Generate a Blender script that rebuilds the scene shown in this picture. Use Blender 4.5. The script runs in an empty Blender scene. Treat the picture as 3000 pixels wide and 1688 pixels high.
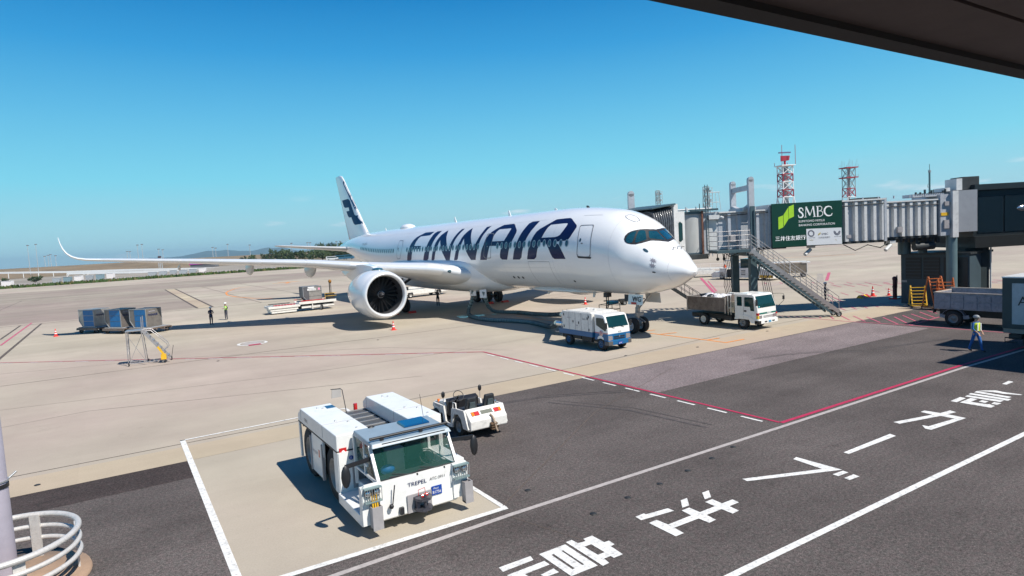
import bpy, bmesh, math, random
import numpy as np
from mathutils import Vector, Matrix, geometry
random.seed(7)
SC = bpy.context.scene
COL = SC.collection

# ------------------------------------------------------------------ camera, sky, sun, exposure
CAM = Vector((-28.5702, -25.4478, 6.4587))
CR = ((0.843667, 0.086929, -0.529782), (-0.533973, 0.033553, -0.844836), (-0.055665, 0.995649, 0.074726))
FPX = 1857.086
cd = bpy.data.cameras.new('camera')
cam = bpy.data.objects.new('camera', cd)
COL.objects.link(cam)
cd.sensor_width = 36.0
cd.lens = 36.0 * FPX / 3000.0
cd.clip_start = 0.05
cd.clip_end = 40000
cam.matrix_world = Matrix(((CR[0][0], CR[0][1], CR[0][2], CAM.x), (CR[1][0], CR[1][1], CR[1][2], CAM.y), (CR[2][0], CR[2][1], CR[2][2], CAM.z), (0, 0, 0, 1)))
SC.camera = cam

SUNV = Vector((0.21, -0.585, 0.783)).normalized()
sd = bpy.data.lights.new('sun', 'SUN')
sd.energy = 5.0
sd.angle = math.radians(0.53)
sd.color = (1.0, 0.955, 0.88)
sun = bpy.data.objects.new('sun', sd)
sun.rotation_euler = SUNV.to_track_quat('Z', 'Y').to_euler()
sun.location = (0, 0, 60)
COL.objects.link(sun)

W = bpy.data.worlds.new('World')
SC.world = W
W.use_nodes = True
wn = W.node_tree.nodes
wl = W.node_tree.links
wn.clear()
wo = wn.new('ShaderNodeOutputWorld')
bg = wn.new('ShaderNodeBackground')
sky = wn.new('ShaderNodeTexSky')
sky.sky_type = 'NISHITA'
sky.sun_disc = False
sky.sun_elevation = math.asin(SUNV.z)
sky.sun_rotation = math.atan2(SUNV.x, SUNV.y)
sky.altitude = 0
sky.air_density = 1.0
sky.dust_density = 0.15
sky.ozone_density = 2.2
bg.inputs['Strength'].default_value = 0.075
wl.new(sky.outputs[0], bg.inputs['Color'])
wtc = wn.new('ShaderNodeTexCoord')
wsx = wn.new('ShaderNodeSeparateXYZ')
wl.new(wtc.outputs['Generated'], wsx.inputs[0])
rmp = wn.new('ShaderNodeValToRGB')
wl.new(wsx.outputs['Z'], rmp.inputs['Fac'])
el = rmp.color_ramp.elements
SKY = [(0, (0.35, 0.585, 0.66)), (0.045, (0.30, 0.585, 0.67)), (0.108, (0.1760, 0.5600, 0.7120)), (0.2, (0.0920, 0.4080, 0.6560)), (0.28, (0.0304, 0.2800, 0.5840)), (0.35, (0.0080, 0.1920, 0.4800)), (0.45, (0.0032, 0.1200, 0.3840)), (1, (0.0016, 0.0280, 0.1440))]
while len(el) < len(SKY):
    el.new(0.5)
for e_, (pp, cc) in zip(el, SKY):
    e_.position = pp
    e_.color = (*cc, 1)
# small low clouds near the horizon
cmap = wn.new('ShaderNodeMapping')
cmap.inputs['Scale'].default_value = (9, 9, 48)
cmap.inputs['Location'].default_value = (1.3, 2.2, 0.4)
wl.new(wtc.outputs['Generated'], cmap.inputs['Vector'])
cn = wn.new('ShaderNodeTexNoise')
cn.inputs['Scale'].default_value = 1.0
cn.inputs['Detail'].default_value = 5
wl.new(cmap.outputs[0], cn.inputs['Vector'])
cr_ = wn.new('ShaderNodeMapRange')
cr_.inputs['From Min'].default_value = 0.64
cr_.inputs['From Max'].default_value = 0.74
cr_.inputs['To Max'].default_value = 0.55
wl.new(cn.outputs['Fac'], cr_.inputs['Value'])
ce = wn.new('ShaderNodeMapRange')
ce.inputs['From Min'].default_value = 0.085
ce.inputs['From Max'].default_value = 0.045
wl.new(wsx.outputs['Z'], ce.inputs['Value'])
cm_ = wn.new('ShaderNodeMath')
cm_.operation = 'MULTIPLY'
wl.new(cr_.outputs[0], cm_.inputs[0])
wl.new(ce.outputs[0], cm_.inputs[1])
cx = wn.new('ShaderNodeMix')
cx.data_type = 'RGBA'
cx.inputs['B'].default_value = (0.72, 0.76, 0.82, 1)
wl.new(cm_.outputs[0], cx.inputs['Factor'])
wl.new(rmp.outputs[0], cx.inputs['A'])
bg2 = wn.new('ShaderNodeBackground')
wl.new(cx.outputs['Result'], bg2.inputs['Color'])
ms = wn.new('ShaderNodeMixShader')
ms.inputs[0].default_value = 0.975
wl.new(bg.outputs[0], ms.inputs[1])
wl.new(bg2.outputs[0], ms.inputs[2])
wl.new(ms.outputs[0], wo.inputs['Surface'])
SC.view_settings.view_transform = 'Standard'
SC.view_settings.look = 'None'
SC.view_settings.exposure = 0.32
SC.view_settings.gamma = 1.0
SC.view_settings.use_curve_mapping = False
SC.cycles.max_bounces = 6
SC.cycles.sample_clamp_indirect = 6.0

# ------------------------------------------------------------------ helpers
_fw = Vector((-CR[0][2], -CR[1][2], -CR[2][2]))
_r = Vector((CR[0][0], CR[1][0], CR[2][0]))
_u = Vector((CR[0][1], CR[1][1], CR[2][1]))


def at(px, py, depth):
    """point seen at pixel (px, py) of the 3000 px photograph at a distance along the view axis"""
    return CAM + (_fw + _r * ((px - 1500) / FPX) - _u * ((py - 844) / FPX)) * depth


def gp(px, py, z=0.0):
    """point on the horizontal plane z seen at pixel (px, py)"""
    d = _fw + _r * ((px - 1500) / FPX) - _u * ((py - 844) / FPX)
    return CAM + d * ((z - CAM.z) / d.z)


MATS = {}


def mat(name, col, rough=0.55, metal=0.0, var=0.10, scale=1.5, bump=0.0, bscale=30.0, coat=0.0, spec=0.5, grime=0.0, trans=0.0, alpha=1.0):
    if name in MATS:
        return MATS[name]
    m = bpy.data.materials.new(name)
    m.use_nodes = True
    nt = m.node_tree
    b = nt.nodes['Principled BSDF']
    b.inputs['Roughness'].default_value = rough
    b.inputs['Metallic'].default_value = metal
    b.inputs['Specular IOR Level'].default_value = spec
    b.inputs['Coat Weight'].default_value = coat
    b.inputs['Coat Roughness'].default_value = 0.08
    if alpha < 1:
        b.inputs['Alpha'].default_value = alpha
    if trans:
        b.inputs['Transmission Weight'].default_value = trans
    tc = nt.nodes.new('ShaderNodeTexCoord')
    nz = nt.nodes.new('ShaderNodeTexNoise')
    nz.inputs['Scale'].default_value = scale
    nz.inputs['Detail'].default_value = 6
    nz.inputs['Roughness'].default_value = 0.65
    nt.links.new(tc.outputs['Object'], nz.inputs['Vector'])
    mr = nt.nodes.new('ShaderNodeMapRange')
    mr.inputs['From Min'].default_value = 0.3
    mr.inputs['From Max'].default_value = 0.7
    mr.inputs['To Min'].default_value = 1 - var
    mr.inputs['To Max'].default_value = 1 + var
    nt.links.new(nz.outputs['Fac'], mr.inputs['Value'])
    vm = nt.nodes.new('ShaderNodeVectorMath')
    vm.operation = 'SCALE'
    vm.inputs[0].default_value = col[:3]
    nt.links.new(mr.outputs[0], vm.inputs['Scale'])
    last = vm.outputs[0]
    if grime:
        n2 = nt.nodes.new('ShaderNodeTexNoise')
        n2.inputs['Scale'].default_value = scale * 2.7
        n2.inputs['Detail'].default_value = 8
        n2.inputs['Roughness'].default_value = 0.7
        nt.links.new(tc.outputs['Object'], n2.inputs['Vector'])
        m2 = nt.nodes.new('ShaderNodeMapRange')
        m2.inputs['From Min'].default_value = 0.5
        m2.inputs['From Max'].default_value = 0.72
        m2.inputs['To Min'].default_value = 0
        m2.inputs['To Max'].default_value = grime
        nt.links.new(n2.outputs['Fac'], m2.inputs['Value'])
        mx = nt.nodes.new('ShaderNodeMix')
        mx.data_type = 'RGBA'
        mx.inputs['B'].default_value = (0.07, 0.055, 0.045, 1)
        nt.links.new(m2.outputs[0], mx.inputs['Factor'])
        nt.links.new(last, mx.inputs['A'])
        last = mx.outputs['Result']
    nt.links.new(last, b.inputs['Base Color'])
    if bump:
        n3 = nt.nodes.new('ShaderNodeTexNoise')
        n3.inputs['Scale'].default_value = bscale
        n3.inputs['Detail'].default_value = 4
        nt.links.new(tc.outputs['Object'], n3.inputs['Vector'])
        bp = nt.nodes.new('ShaderNodeBump')
        bp.inputs['Strength'].default_value = bump
        bp.inputs['Distance'].default_value = 0.02
        nt.links.new(n3.outputs['Fac'], bp.inputs['Height'])
        nt.links.new(bp.outputs[0], b.inputs['Normal'])
    MATS[name] = m
    return m


class MB:
    def __init__(s):
        s.v = []
        s.f = []
        s.m = []
        s.s = []

    def add(s, vs, fs, m=0, sm=False):
        o = len(s.v)
        s.v += [tuple(p) for p in vs]
        for f in fs:
            s.f.append([i + o for i in f])
            s.m.append(m)
            s.s.append(sm)
        return s

    def box(s, x0, x1, y0, y1, z0, z1, m=0):
        return s.hexa([(x0, y0, z0), (x1, y0, z0), (x1, y1, z0), (x0, y1, z0), (x0, y0, z1), (x1, y0, z1), (x1, y1, z1), (x0, y1, z1)], m)

    def hexa(s, p, m=0):
        return s.add(p, [(0, 3, 2, 1), (4, 5, 6, 7), (0, 1, 5, 4), (1, 2, 6, 5), (2, 3, 7, 6), (3, 0, 4, 7)], m)

    def beam(s, a, b, w, h=None, m=0, up=(0, 0, 1)):
        h = h or w
        a = Vector(a); b = Vector(b)
        d = (b - a).normalized()
        u = Vector(up)
        if abs(d.dot(u)) > 0.97:
            u = Vector((1, 0, 0))
        x = d.cross(u).normalized() * (w / 2)
        y = x.cross(d).normalized() * (h / 2)
        return s.hexa([a - x - y, a + x - y, b + x - y, b - x - y, a - x + y, a + x + y, b + x + y, b - x + y], m)

    def prism(s, pts, a, b, axis='x', m=0):
        n = len(pts)
        f = {'x': lambda p, t: (t, p[0], p[1]), 'y': lambda p, t: (p[0], t, p[1]), 'z': lambda p, t: (p[0], p[1], t)}[axis]
        vs = [f(p, a) for p in pts] + [f(p, b) for p in pts]
        fs = [tuple(range(n))[::-1], tuple(range(n, 2 * n))] + [(i, (i + 1) % n, n + (i + 1) % n, n + i) for i in range(n)]
        return s.add(vs, fs, m)

    def tube(s, a, b, r, n=8, m=0, r2=None, caps=True, sm=True):
        a = Vector(a); b = Vector(b)
        r2 = r if r2 is None else r2
        d = (b - a).normalized()
        u = Vector((0, 0, 1)) if abs(d.z) < 0.95 else Vector((1, 0, 0))
        x = d.cross(u).normalized()
        y = x.cross(d)
        vs = []
        for c, rr in ((a, r), (b, r2)):
            for i in range(n):
                t = 2 * math.pi * i / n
                vs.append(c + (x * math.cos(t) + y * math.sin(t)) * rr)
        s.add(vs, [(i, (i + 1) % n, n + (i + 1) % n, n + i) for i in range(n)], m, sm)
        if caps:
            s.add(vs[:n], [tuple(range(n))], m)
            s.add(vs[n:], [tuple(range(n))], m)
        return s

    def pipe(s, pts, r, n=8, m=0, closed=False, rf=None):
        P = [Vector(p) for p in pts]
        k = len(P)
        vs = []
        px = None
        for i in range(k):
            if closed:
                d = (P[(i + 1) % k] - P[i - 1]).normalized()
            else:
                d = (P[min(i + 1, k - 1)] - P[max(i - 1, 0)]).normalized()
            if px is None:
                u = Vector((0, 0, 1)) if abs(d.z) < 0.9 else Vector((1, 0, 0))
                px = d.cross(u).normalized()
            else:
                px = (px - d * px.dot(d)).normalized()
            y = d.cross(px)
            rr = r if rf is None else r * rf(i)
            for j in range(n):
                t = 2 * math.pi * j / n
                vs.append(P[i] + (px * math.cos(t) + y * math.sin(t)) * rr)
        fs = []
        for i in range(k if closed else k - 1):
            a = i * n
            b = ((i + 1) % k) * n
            for j in range(n):
                fs.append((a + j, a + (j + 1) % n, b + (j + 1) % n, b + j))
        s.add(vs, fs, m, True)
        if not closed:
            s.add(vs[:n], [tuple(range(n))], m)
            s.add(vs[-n:], [tuple(range(n))], m)
        return s

    def lathe(s, prof, o, axis='y', n=24, m=0, sm=True, sgn=1):
        """prof: list of (t, r) along the axis"""
        o = Vector(o)
        ax = {'x': (Vector((1, 0, 0)), Vector((0, 1, 0)), Vector((0, 0, 1))), 'y': (Vector((0, 1, 0)), Vector((1, 0, 0)), Vector((0, 0, 1))), 'z': (Vector((0, 0, 1)), Vector((1, 0, 0)), Vector((0, 1, 0)))}[axis]
        vs = []
        for t, r in prof:
            for i in range(n):
                a = 2 * math.pi * i / n
                vs.append(o + ax[0] * t * sgn + (ax[1] * math.cos(a) + ax[2] * math.sin(a)) * r)
        fs = []
        for k in range(len(prof) - 1):
            for i in range(n):
                fs.append((k * n + i, k * n + (i + 1) % n, (k + 1) * n + (i + 1) % n, (k + 1) * n + i))
        return s.add(vs, fs, m, sm)

    def ball(s, c, r, n=10, m=0, sx=1, sy=1, sz=1, jit=0):
        c = Vector(c)
        vs = []
        h = n // 2
        for i in range(h + 1):
            t = math.pi * i / h
            for j in range(n):
                a = 2 * math.pi * j / n
                q = 1 + (random.random() - 0.5) * jit
                vs.append(c + Vector((math.sin(t) * math.cos(a) * sx, math.sin(t) * math.sin(a) * sy, math.cos(t) * sz)) * r * q)
        fs = []
        for i in range(h):
            for j in range(n):
                fs.append((i * n + j, i * n + (j + 1) % n, (i + 1) * n + (j + 1) % n, (i + 1) * n + j))
        return s.add(vs, fs, m, True)

    def flat(s, pts, z, m=0):
        return s.add([(p[0], p[1], z) for p in pts], [tuple(range(len(pts)))], m)

    def quad(s, a, b, c, d, m=0):
        return s.add([a, b, c, d], [(0, 1, 2, 3)], m)

    def strip(s, pts, w, z, m=0, closed=False):
        """painted line of width w along pts"""
        for i in range(len(pts) - (0 if closed else 1)):
            a = Vector(pts[i][:2]); b = Vector(pts[(i + 1) % len(pts)][:2])
            d = (b - a).normalized()
            nn = Vector((-d.y, d.x)) * w / 2
            e = d * (w / 2 if i else 0)
            a2 = a - e
            s.flat([a2 - nn, b + (d * 0) - nn, b + nn, a2 + nn], z + 0.0015 * (i % 2), m)
        return s

    def build(s, name, mats, parent=None, bevel=0, kind=None, weld=False):
        me = bpy.data.meshes.new(name)
        me.from_pydata(s.v, [], s.f)
        me.update()
        if not isinstance(mats, (list, tuple)):
            mats = [mats]
        for m in mats:
            me.materials.append(m)
        me.polygons.foreach_set('material_index', s.m)
        me.polygons.foreach_set('use_smooth', s.s)
        bm = bmesh.new()
        bm.from_mesh(me)
        if weld:
            bmesh.ops.remove_doubles(bm, verts=bm.verts, dist=1e-4)
        bmesh.ops.recalc_face_normals(bm, faces=bm.faces)
        bm.to_mesh(me)
        bm.free()
        o = bpy.data.objects.new(name, me)
        COL.objects.link(o)
        if parent is not None:
            o.parent = parent
        if bevel:
            md = o.modifiers.new('bevel', 'BEVEL')
            md.width = bevel
            md.segments = 2
            md.limit_method = 'ANGLE'
            md.angle_limit = math.radians(38)
        if kind:
            o['kind'] = kind
        return o


def thing(name, label, cat, loc=(0, 0, 0), rz=0.0, group=None):
    o = bpy.data.objects.new(name, None)
    o.empty_display_size = 0.3
    COL.objects.link(o)
    o.location = loc
    o.rotation_euler = (0, 0, rz)
    return tag(o, label, cat, group)


def tag(o, label, cat, group=None):
    o['label'] = label
    o['category'] = cat
    if group:
        o['group'] = group
    return o


def copy_tree(o, loc=None, rz=None, label=None, parent=None):
    c = o.copy()
    COL.objects.link(c)
    if parent is not None:
        c.parent = parent
    for ch in list(o.children):
        copy_tree(ch, parent=c)
    if loc is not None:
        c.location = loc
    if rz is not None:
        c.rotation_euler = (0, 0, rz)
    if label:
        c['label'] = label
    return c


def text(body, size, m, org, xd, yd, name, parent, ext=0.003, align='LEFT', shear=0.0, sx=1.0, bold=0.0):
    c = bpy.data.curves.new('lettering', 'FONT')
    c.body = body
    c.size = size
    c.align_x = align
    c.shear = shear
    c.offset = bold
    c.resolution_u = 3
    t = bpy.data.objects.new('lettering_source', c)
    COL.objects.link(t)
    bpy.context.view_layer.update()
    me = bpy.data.meshes.new_from_object(t.evaluated_get(bpy.context.evaluated_depsgraph_get()))
    bpy.data.objects.remove(t)
    bpy.data.curves.remove(c)
    X = Vector(xd).normalized(); Y = Vector(yd).normalized(); N = X.cross(Y)
    O = Vector(org)
    for v in me.vertices:
        v.co = O + X * v.co.x * sx + Y * v.co.y + N * ext
    me.materials.clear()
    me.materials.append(m)
    o = bpy.data.objects.new(name, me)
    COL.objects.link(o)
    if parent is not None:
        o.parent = parent
    return o


TYRE = mat('tyre_rubber', (0.018, 0.018, 0.019), 0.8, var=0.25, scale=6, bump=0.3)
STEEL = mat('galvanised_steel', (0.42, 0.43, 0.44), 0.45, 0.6, var=0.12, scale=5)
RIMW = mat('painted_rim_white', (0.62, 0.61, 0.58), 0.5, var=0.15, scale=8, grime=0.4)
RIMG = mat('steel_rim_grey', (0.22, 0.22, 0.22), 0.5, 0.4, var=0.2, scale=8)
BLACK = mat('black_plastic', (0.015, 0.015, 0.017), 0.45, var=0.2)
CHASSIS = mat('chassis_black', (0.02, 0.02, 0.02), 0.65, var=0.3, scale=4)
WHITE = mat('vehicle_white_paint', (0.78, 0.77, 0.74), 0.34, var=0.05, scale=1.2, coat=0.25, grime=0.13)
WHITED = mat('worn_white_paint', (0.70, 0.68, 0.64), 0.45, var=0.07, scale=2.5, coat=0.1, grime=0.3)
GLASS = mat('tinted_glass', (0.006, 0.035, 0.036), 0.05, var=0.2, scale=1, spec=0.5, coat=0.0)
RED = mat('red_lens', (0.5, 0.02, 0.02), 0.3, coat=0.5)
ORANGE = mat('amber_lens', (0.85, 0.2, 0.01), 0.25, coat=0.6)
CHROME = mat('lamp_reflector', (0.75, 0.75, 0.75), 0.12, 0.9)
YELLOW = mat('yellow_paint', (0.72, 0.42, 0.02), 0.5, var=0.15, scale=6, grime=0.3)
NAVY = mat('navy_print', (0.01, 0.02, 0.09), 0.3, coat=0.3)
BLACKP = mat('black_print', (0.012, 0.012, 0.014), 0.5)
SIGNBLUE = mat('plate_blue', (0.01, 0.06, 0.32), 0.4)
SIGNWHITE = mat('plate_white', (0.8, 0.8, 0.8), 0.5, var=0.02)


def wheel(p, x, y, z, r, w, rim, name='wheel', axis='x', rr=0.56, face=-1):
    b = MB()
    h = w / 2
    prof = [(-h, r * rr), (-h, r * 0.86), (-h * 0.75, r * 0.98), (0, r), (h * 0.75, r * 0.98), (h, r * 0.86), (h, r * rr)]
    b.lathe(prof, (x, y, z), axis, 22)
    t = b.build(name, TYRE, p)
    k = MB()
    for sg in (-1, 1):
        k.lathe([(sg * h * 0.98, r * rr), (sg * h * 0.96, r * rr * 0.9), (sg * h * 0.45, r * rr * 0.8), (sg * h * 0.45, r * 0.22), (sg * h * 0.75, r * 0.2), (sg * h * 0.75, 0.001)], (x, y, z), axis, 16)
    k.build('rim', rim, t)
    return t


# ------------------------------------------------------------------ ground
def ground_mat(name, base, kind):
    m = bpy.data.materials.new(name)
    m.use_nodes = True
    nt = m.node_tree
    N = nt.nodes.new
    Lk = nt.links.new
    b = nt.nodes['Principled BSDF']
    b.inputs['Roughness'].default_value = 0.85
    b.inputs['Specular IOR Level'].default_value = 0.06
    tc = N('ShaderNodeTexCoord')

    def noise(scale, detail=6, sx=1, sy=1, rough=0.6):
        mp = N('ShaderNodeMapping')
        mp.inputs['Scale'].default_value = (sx, sy, 1)
        Lk(tc.outputs['Object'], mp.inputs['Vector'])
        n = N('ShaderNodeTexNoise')
        n.inputs['Scale'].default_value = scale
        n.inputs['Detail'].default_value = detail
        n.inputs['Roughness'].default_value = rough
        Lk(mp.outputs[0], n.inputs['Vector'])
        return n.outputs['Fac']

    def rng(src, a, c, lo, hi):
        r = N('ShaderNodeMapRange')
        r.inputs['From Min'].default_value = a
        r.inputs['From Max'].default_value = c
        r.inputs['To Min'].default_value = lo
        r.inputs['To Max'].default_value = hi
        Lk(src, r.inputs['Value'])
        return r.outputs[0]

    def mul(a, c):
        q = N('ShaderNodeMath')
        q.operation = 'MULTIPLY'
        Lk(a, q.inputs[0])
        Lk(c, q.inputs[1])
        return q.outputs[0]

    if kind == 'concrete':
        f = mul(rng(noise(0.06, 5), 0.3, 0.7, 0.86, 1.10), rng(noise(0.35, 8, 1, 1, 0.7), 0.3, 0.7, 0.94, 1.06))
        f = mul(f, rng(noise(0.12, 5, 0.12, 1.6), 0.35, 0.7, 1.04, 0.90))
        f = mul(f, rng(noise(0.5, 4, 0.5, 0.03), 0.35, 0.7, 1.02, 0.97))
        f = mul(f, rng(noise(25, 3), 0.3, 0.7, 0.93, 1.06))
        f = mul(f, rng(noise(1.3, 9, 1, 1, 0.75), 0.62, 0.72, 1.0, 0.85))
        sn = N('ShaderNodeVectorMath')
        sn.operation = 'SNAP'
        sn.inputs[1].default_value = (7.5, 6.5, 5)
        Lk(tc.outputs['Object'], sn.inputs[0])
        wn_ = N('ShaderNodeTexWhiteNoise')
        wn_.noise_dimensions = '2D'
        Lk(sn.outputs[0], wn_.inputs['Vector'])
        f = mul(f, rng(wn_.outputs['Value'], 0, 1, 0.975, 1.02))
        f = mul(f, rng(noise(0.22, 8, 1, 1, 0.8), 0.60, 0.68, 1.0, 0.90))
        warm = (base[0], base[1], base[2])
        pink = (base[0] * 0.93, base[1] * 0.87, base[2] * 0.92)
        tint = rng(noise(0.035, 5), 0.42, 0.62, 0, 1)
    else:
        f = mul(rng(noise(0.22, 7), 0.3, 0.7, 0.74, 1.20), rng(noise(14, 3, 1, 1, 0.9), 0.3, 0.7, 0.5, 1.5))
        f = mul(f, rng(noise(45, 2), 0.3, 0.7, 0.6, 1.5))
        f = mul(f, rng(noise(0.9, 8, 1, 1, 0.75), 0.56, 0.72, 1.0, 0.70))
        f = mul(f, rng(noise(0.35, 5, 0.25, 2.2), 0.4, 0.7, 1.04, 0.88))
        warm = base
        pink = (base[0] * 1.06, base[1] * 0.98, base[2] * 1.0)
        tint = rng(noise(7, 3), 0.4, 0.6, 0, 1)
    mx = N('ShaderNodeMix')
    mx.data_type = 'RGBA'
    mx.inputs['A'].default_value = (*warm, 1)
    mx.inputs['B'].default_value = (*pink, 1)
    Lk(tint, mx.inputs['Factor'])
    vm = N('ShaderNodeVectorMath')
    vm.operation = 'SCALE'
    Lk(mx.outputs['Result'], vm.inputs[0])
    Lk(f, vm.inputs['Scale'])
    Lk(vm.outputs[0], b.inputs['Base Color'])
    bp = N('ShaderNodeBump')
    bp.inputs['Strength'].default_value = 0.25 if kind == 'concrete' else 0.7
    bp.inputs['Distance'].default_value = 0.01
    Lk(noise(30 if kind == 'concrete' else 60, 3), bp.inputs['Height'])
    Lk(bp.outputs[0], b.inputs['Normal'])
    return m


CONC = ground_mat('apron_concrete', (0.425, 0.375, 0.30), 'concrete')
CONCY = ground_mat('apron_concrete_buff', (0.46, 0.385, 0.28), 'concrete')
CONCD = ground_mat('apron_concrete_stained', (0.325, 0.28, 0.23), 'concrete')
ASPH = ground_mat('road_asphalt', (0.099, 0.089, 0.083), 'asphalt')
ASPHD = ground_mat('dark_asphalt_strip', (0.060, 0.050, 0.047), 'asphalt')
PATCH = ground_mat('pale_asphalt_patch', (0.195, 0.168, 0.165), 'asphalt')
PAINTW = mat('road_paint_white', (0.70, 0.69, 0.66), 0.75, var=0.14, scale=3.5, grime=0.62, bump=0.3)
PAINTG = mat('road_paint_worn', (0.40, 0.36, 0.34), 0.75, var=0.18, scale=6, grime=0.3)
PAINTR = mat('road_paint_red', (0.42, 0.018, 0.07), 0.7, var=0.2, scale=4, grime=0.2)
PAINTP = mat('road_paint_faded_red', (0.48, 0.10, 0.16), 0.7, var=0.2, scale=4, grime=0.25)
PAINTO = mat('road_paint_orange', (0.72, 0.26, 0.06), 0.7, var=0.2, scale=3, grime=0.15)
JOINT = mat('joint_sealant', (0.10, 0.075, 0.06), 0.8, var=0.3, scale=4)

g = MB()
g.flat([(-9000, -400), (9000, -400), (9000, 232), (-9000, 232)], 0.0)
g.build('ground', CONC, kind='structure')
g = MB()
g.flat([(-9000, 232), (9000, 232), (9000, 1700), (-9000, 1700)], -0.05)
g.build('terrain', mat('far_ground', (0.27, 0.235, 0.19), 0.95, var=0.25, scale=0.02), kind='structure')

g = MB()   # asphalt road, with the concrete stand left open inside the white box
for x0, x1, y0, y1 in ((-200, -27.02, -60, -2.95), (-21.0, 200, -60, -2.78), (-27.02, -21.0, -60, -12.45)):
    g.flat([(x0, y0), (x1, y0), (x1, y1), (x0, y1)], 0.004)
g.build('road', ASPH, kind='structure')
g = MB()
g.flat([(-200, -4.55), (-27.05, -4.75), (-27.05, -2.95), (-200, -2.95)], 0.008)
g.build('road_edge_strip', ASPHD, kind='structure')
g = MB()
g.flat([(-10.4, -7.1), (-1.15, -7.1), (11.3, -7.3), (11.3, -2.9), (-10.4, -2.85)], 0.008)
g.build('pavement_patch', PATCH, kind='structure')
g = MB()
g.flat([(-200, -2.93), (-27.0, -2.93), (-27.0, -1.13), (-200, -1.1)], 0.005)
g.flat([(-26.9, -2.9), (-20.98, -2.76), (40, -2.76), (40, 0.35), (-9.65, -0.65), (-26.9, -1.13)], 0.005)
g.build('kerb_band', CONCY, kind='structure')
g = MB()
g.flat([(-19.6, 65.3), (-17.9, 65.1), (-17.3, 131), (-19.2, 131)], 0.005)
g.build('pale_concrete_strip', CONCY, kind='structure')
g = MB()   # long stained taxi lane bands
g.flat([(-400, 68), (-19.7, 66), (-19.3, 130), (-400, 136)], 0.004)
g.flat([(-400, 137), (140, 131), (140, 176), (-400, 190)], 0.004)
g.build('taxiway_stain', CONCD, kind='structure')

# ---- joints: thin recessed strips
g = MB()
for y in (18.4,):
    g.strip([(-60, 19.6), (-20.6, 18.8), (-13.0, 18.3), (-3, 18.1)], 0.06, 0.007)
g.strip([(-200, 64.4), (-30, 64.2), (200, 65.4)], 0.22, 0.007)
g.strip([(-200, 132), (200, 131)], 0.5, 0.007)
g.strip([(-200, -1.1), (-9.65, -0.65), (3.5, 0.39), (60, 0.9)], 0.035, 0.009)
g.strip([(-37.8, 48.6), (-37.8, 64.1)], 0.2, 0.007)
g.strip([(-36.0, 30), (-35.9, 64.1)], 0.22, 0.007)
g.strip([(-19.7, 65.3), (-19.25, 131)], 0.3, 0.009)
g.strip([(-17.9, 65.1), (-17.3, 131)], 0.3, 0.009)
for x in (-60, -52, -44, -12, -4, 12, 20, 28, 36, 44):
    g.strip([(x, 64.5), (x, 131)], 0.12, 0.007)
for y in (90, 110):
    g.strip([(-200, y), (200, y)], 0.12, 0.007)
for y in (30, 47):
    g.strip([(8, y + 0.3), (200, y)], 0.1, 0.007)
g.strip([(29, 64), (29, 20)], 0.08, 0.007)
g.build('pavement_joint', JOINT, kind='structure')
g = MB()
g.strip([(-21.0, -12.4), (-14, -7.5), (-6.5, -4.2)], 0.03, 0.012)
g.strip([(-21.2, -13.0), (-20.6, -15.0)], 0.02, 0.009)
g.build('asphalt_crack', JOINT, kind='structure')
g = MB()
for pts_ in ([(-2.6, -5.6), (-0.6, -6.1), (1.2, -7.0), (2.4, -8.3)], [(-14.5, -5.2), (-13.0, -8.2), (-12.6, -11.5)], [(3.5, -8.5), (8.5, -9.6)], [(-19.5, -3.4), (-14.2, -4.4), (-11, -6.2)]):
    g.strip(pts_, 0.10, 0.0095)
    g.strip([(x + .35, y + .1) for x, y in pts_], 0.05, 0.0098)
g.build('skid_mark', mat('tyre_skid', (0.062, 0.052, 0.05), 0.8, var=.5, scale=3), kind='structure')
g = MB()
for pts_ in ([(-40, 26), (-25, 21), (-14, 13.5), (-9, 6)], [(-36, 12), (-20, 9), (-12, 8.5), (-2, 9.4)], [(-45, 5), (-30, 8), (-16, 3.4)], [(-22, 38), (-16, 33), (-13, 25)]):
    g.strip(pts_, 0.05, 0.0065)
g.build('tyre_track', mat('tyre_track_concrete', (0.33, 0.28, 0.23), 0.85, var=.3, scale=2), kind='structure')

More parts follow.
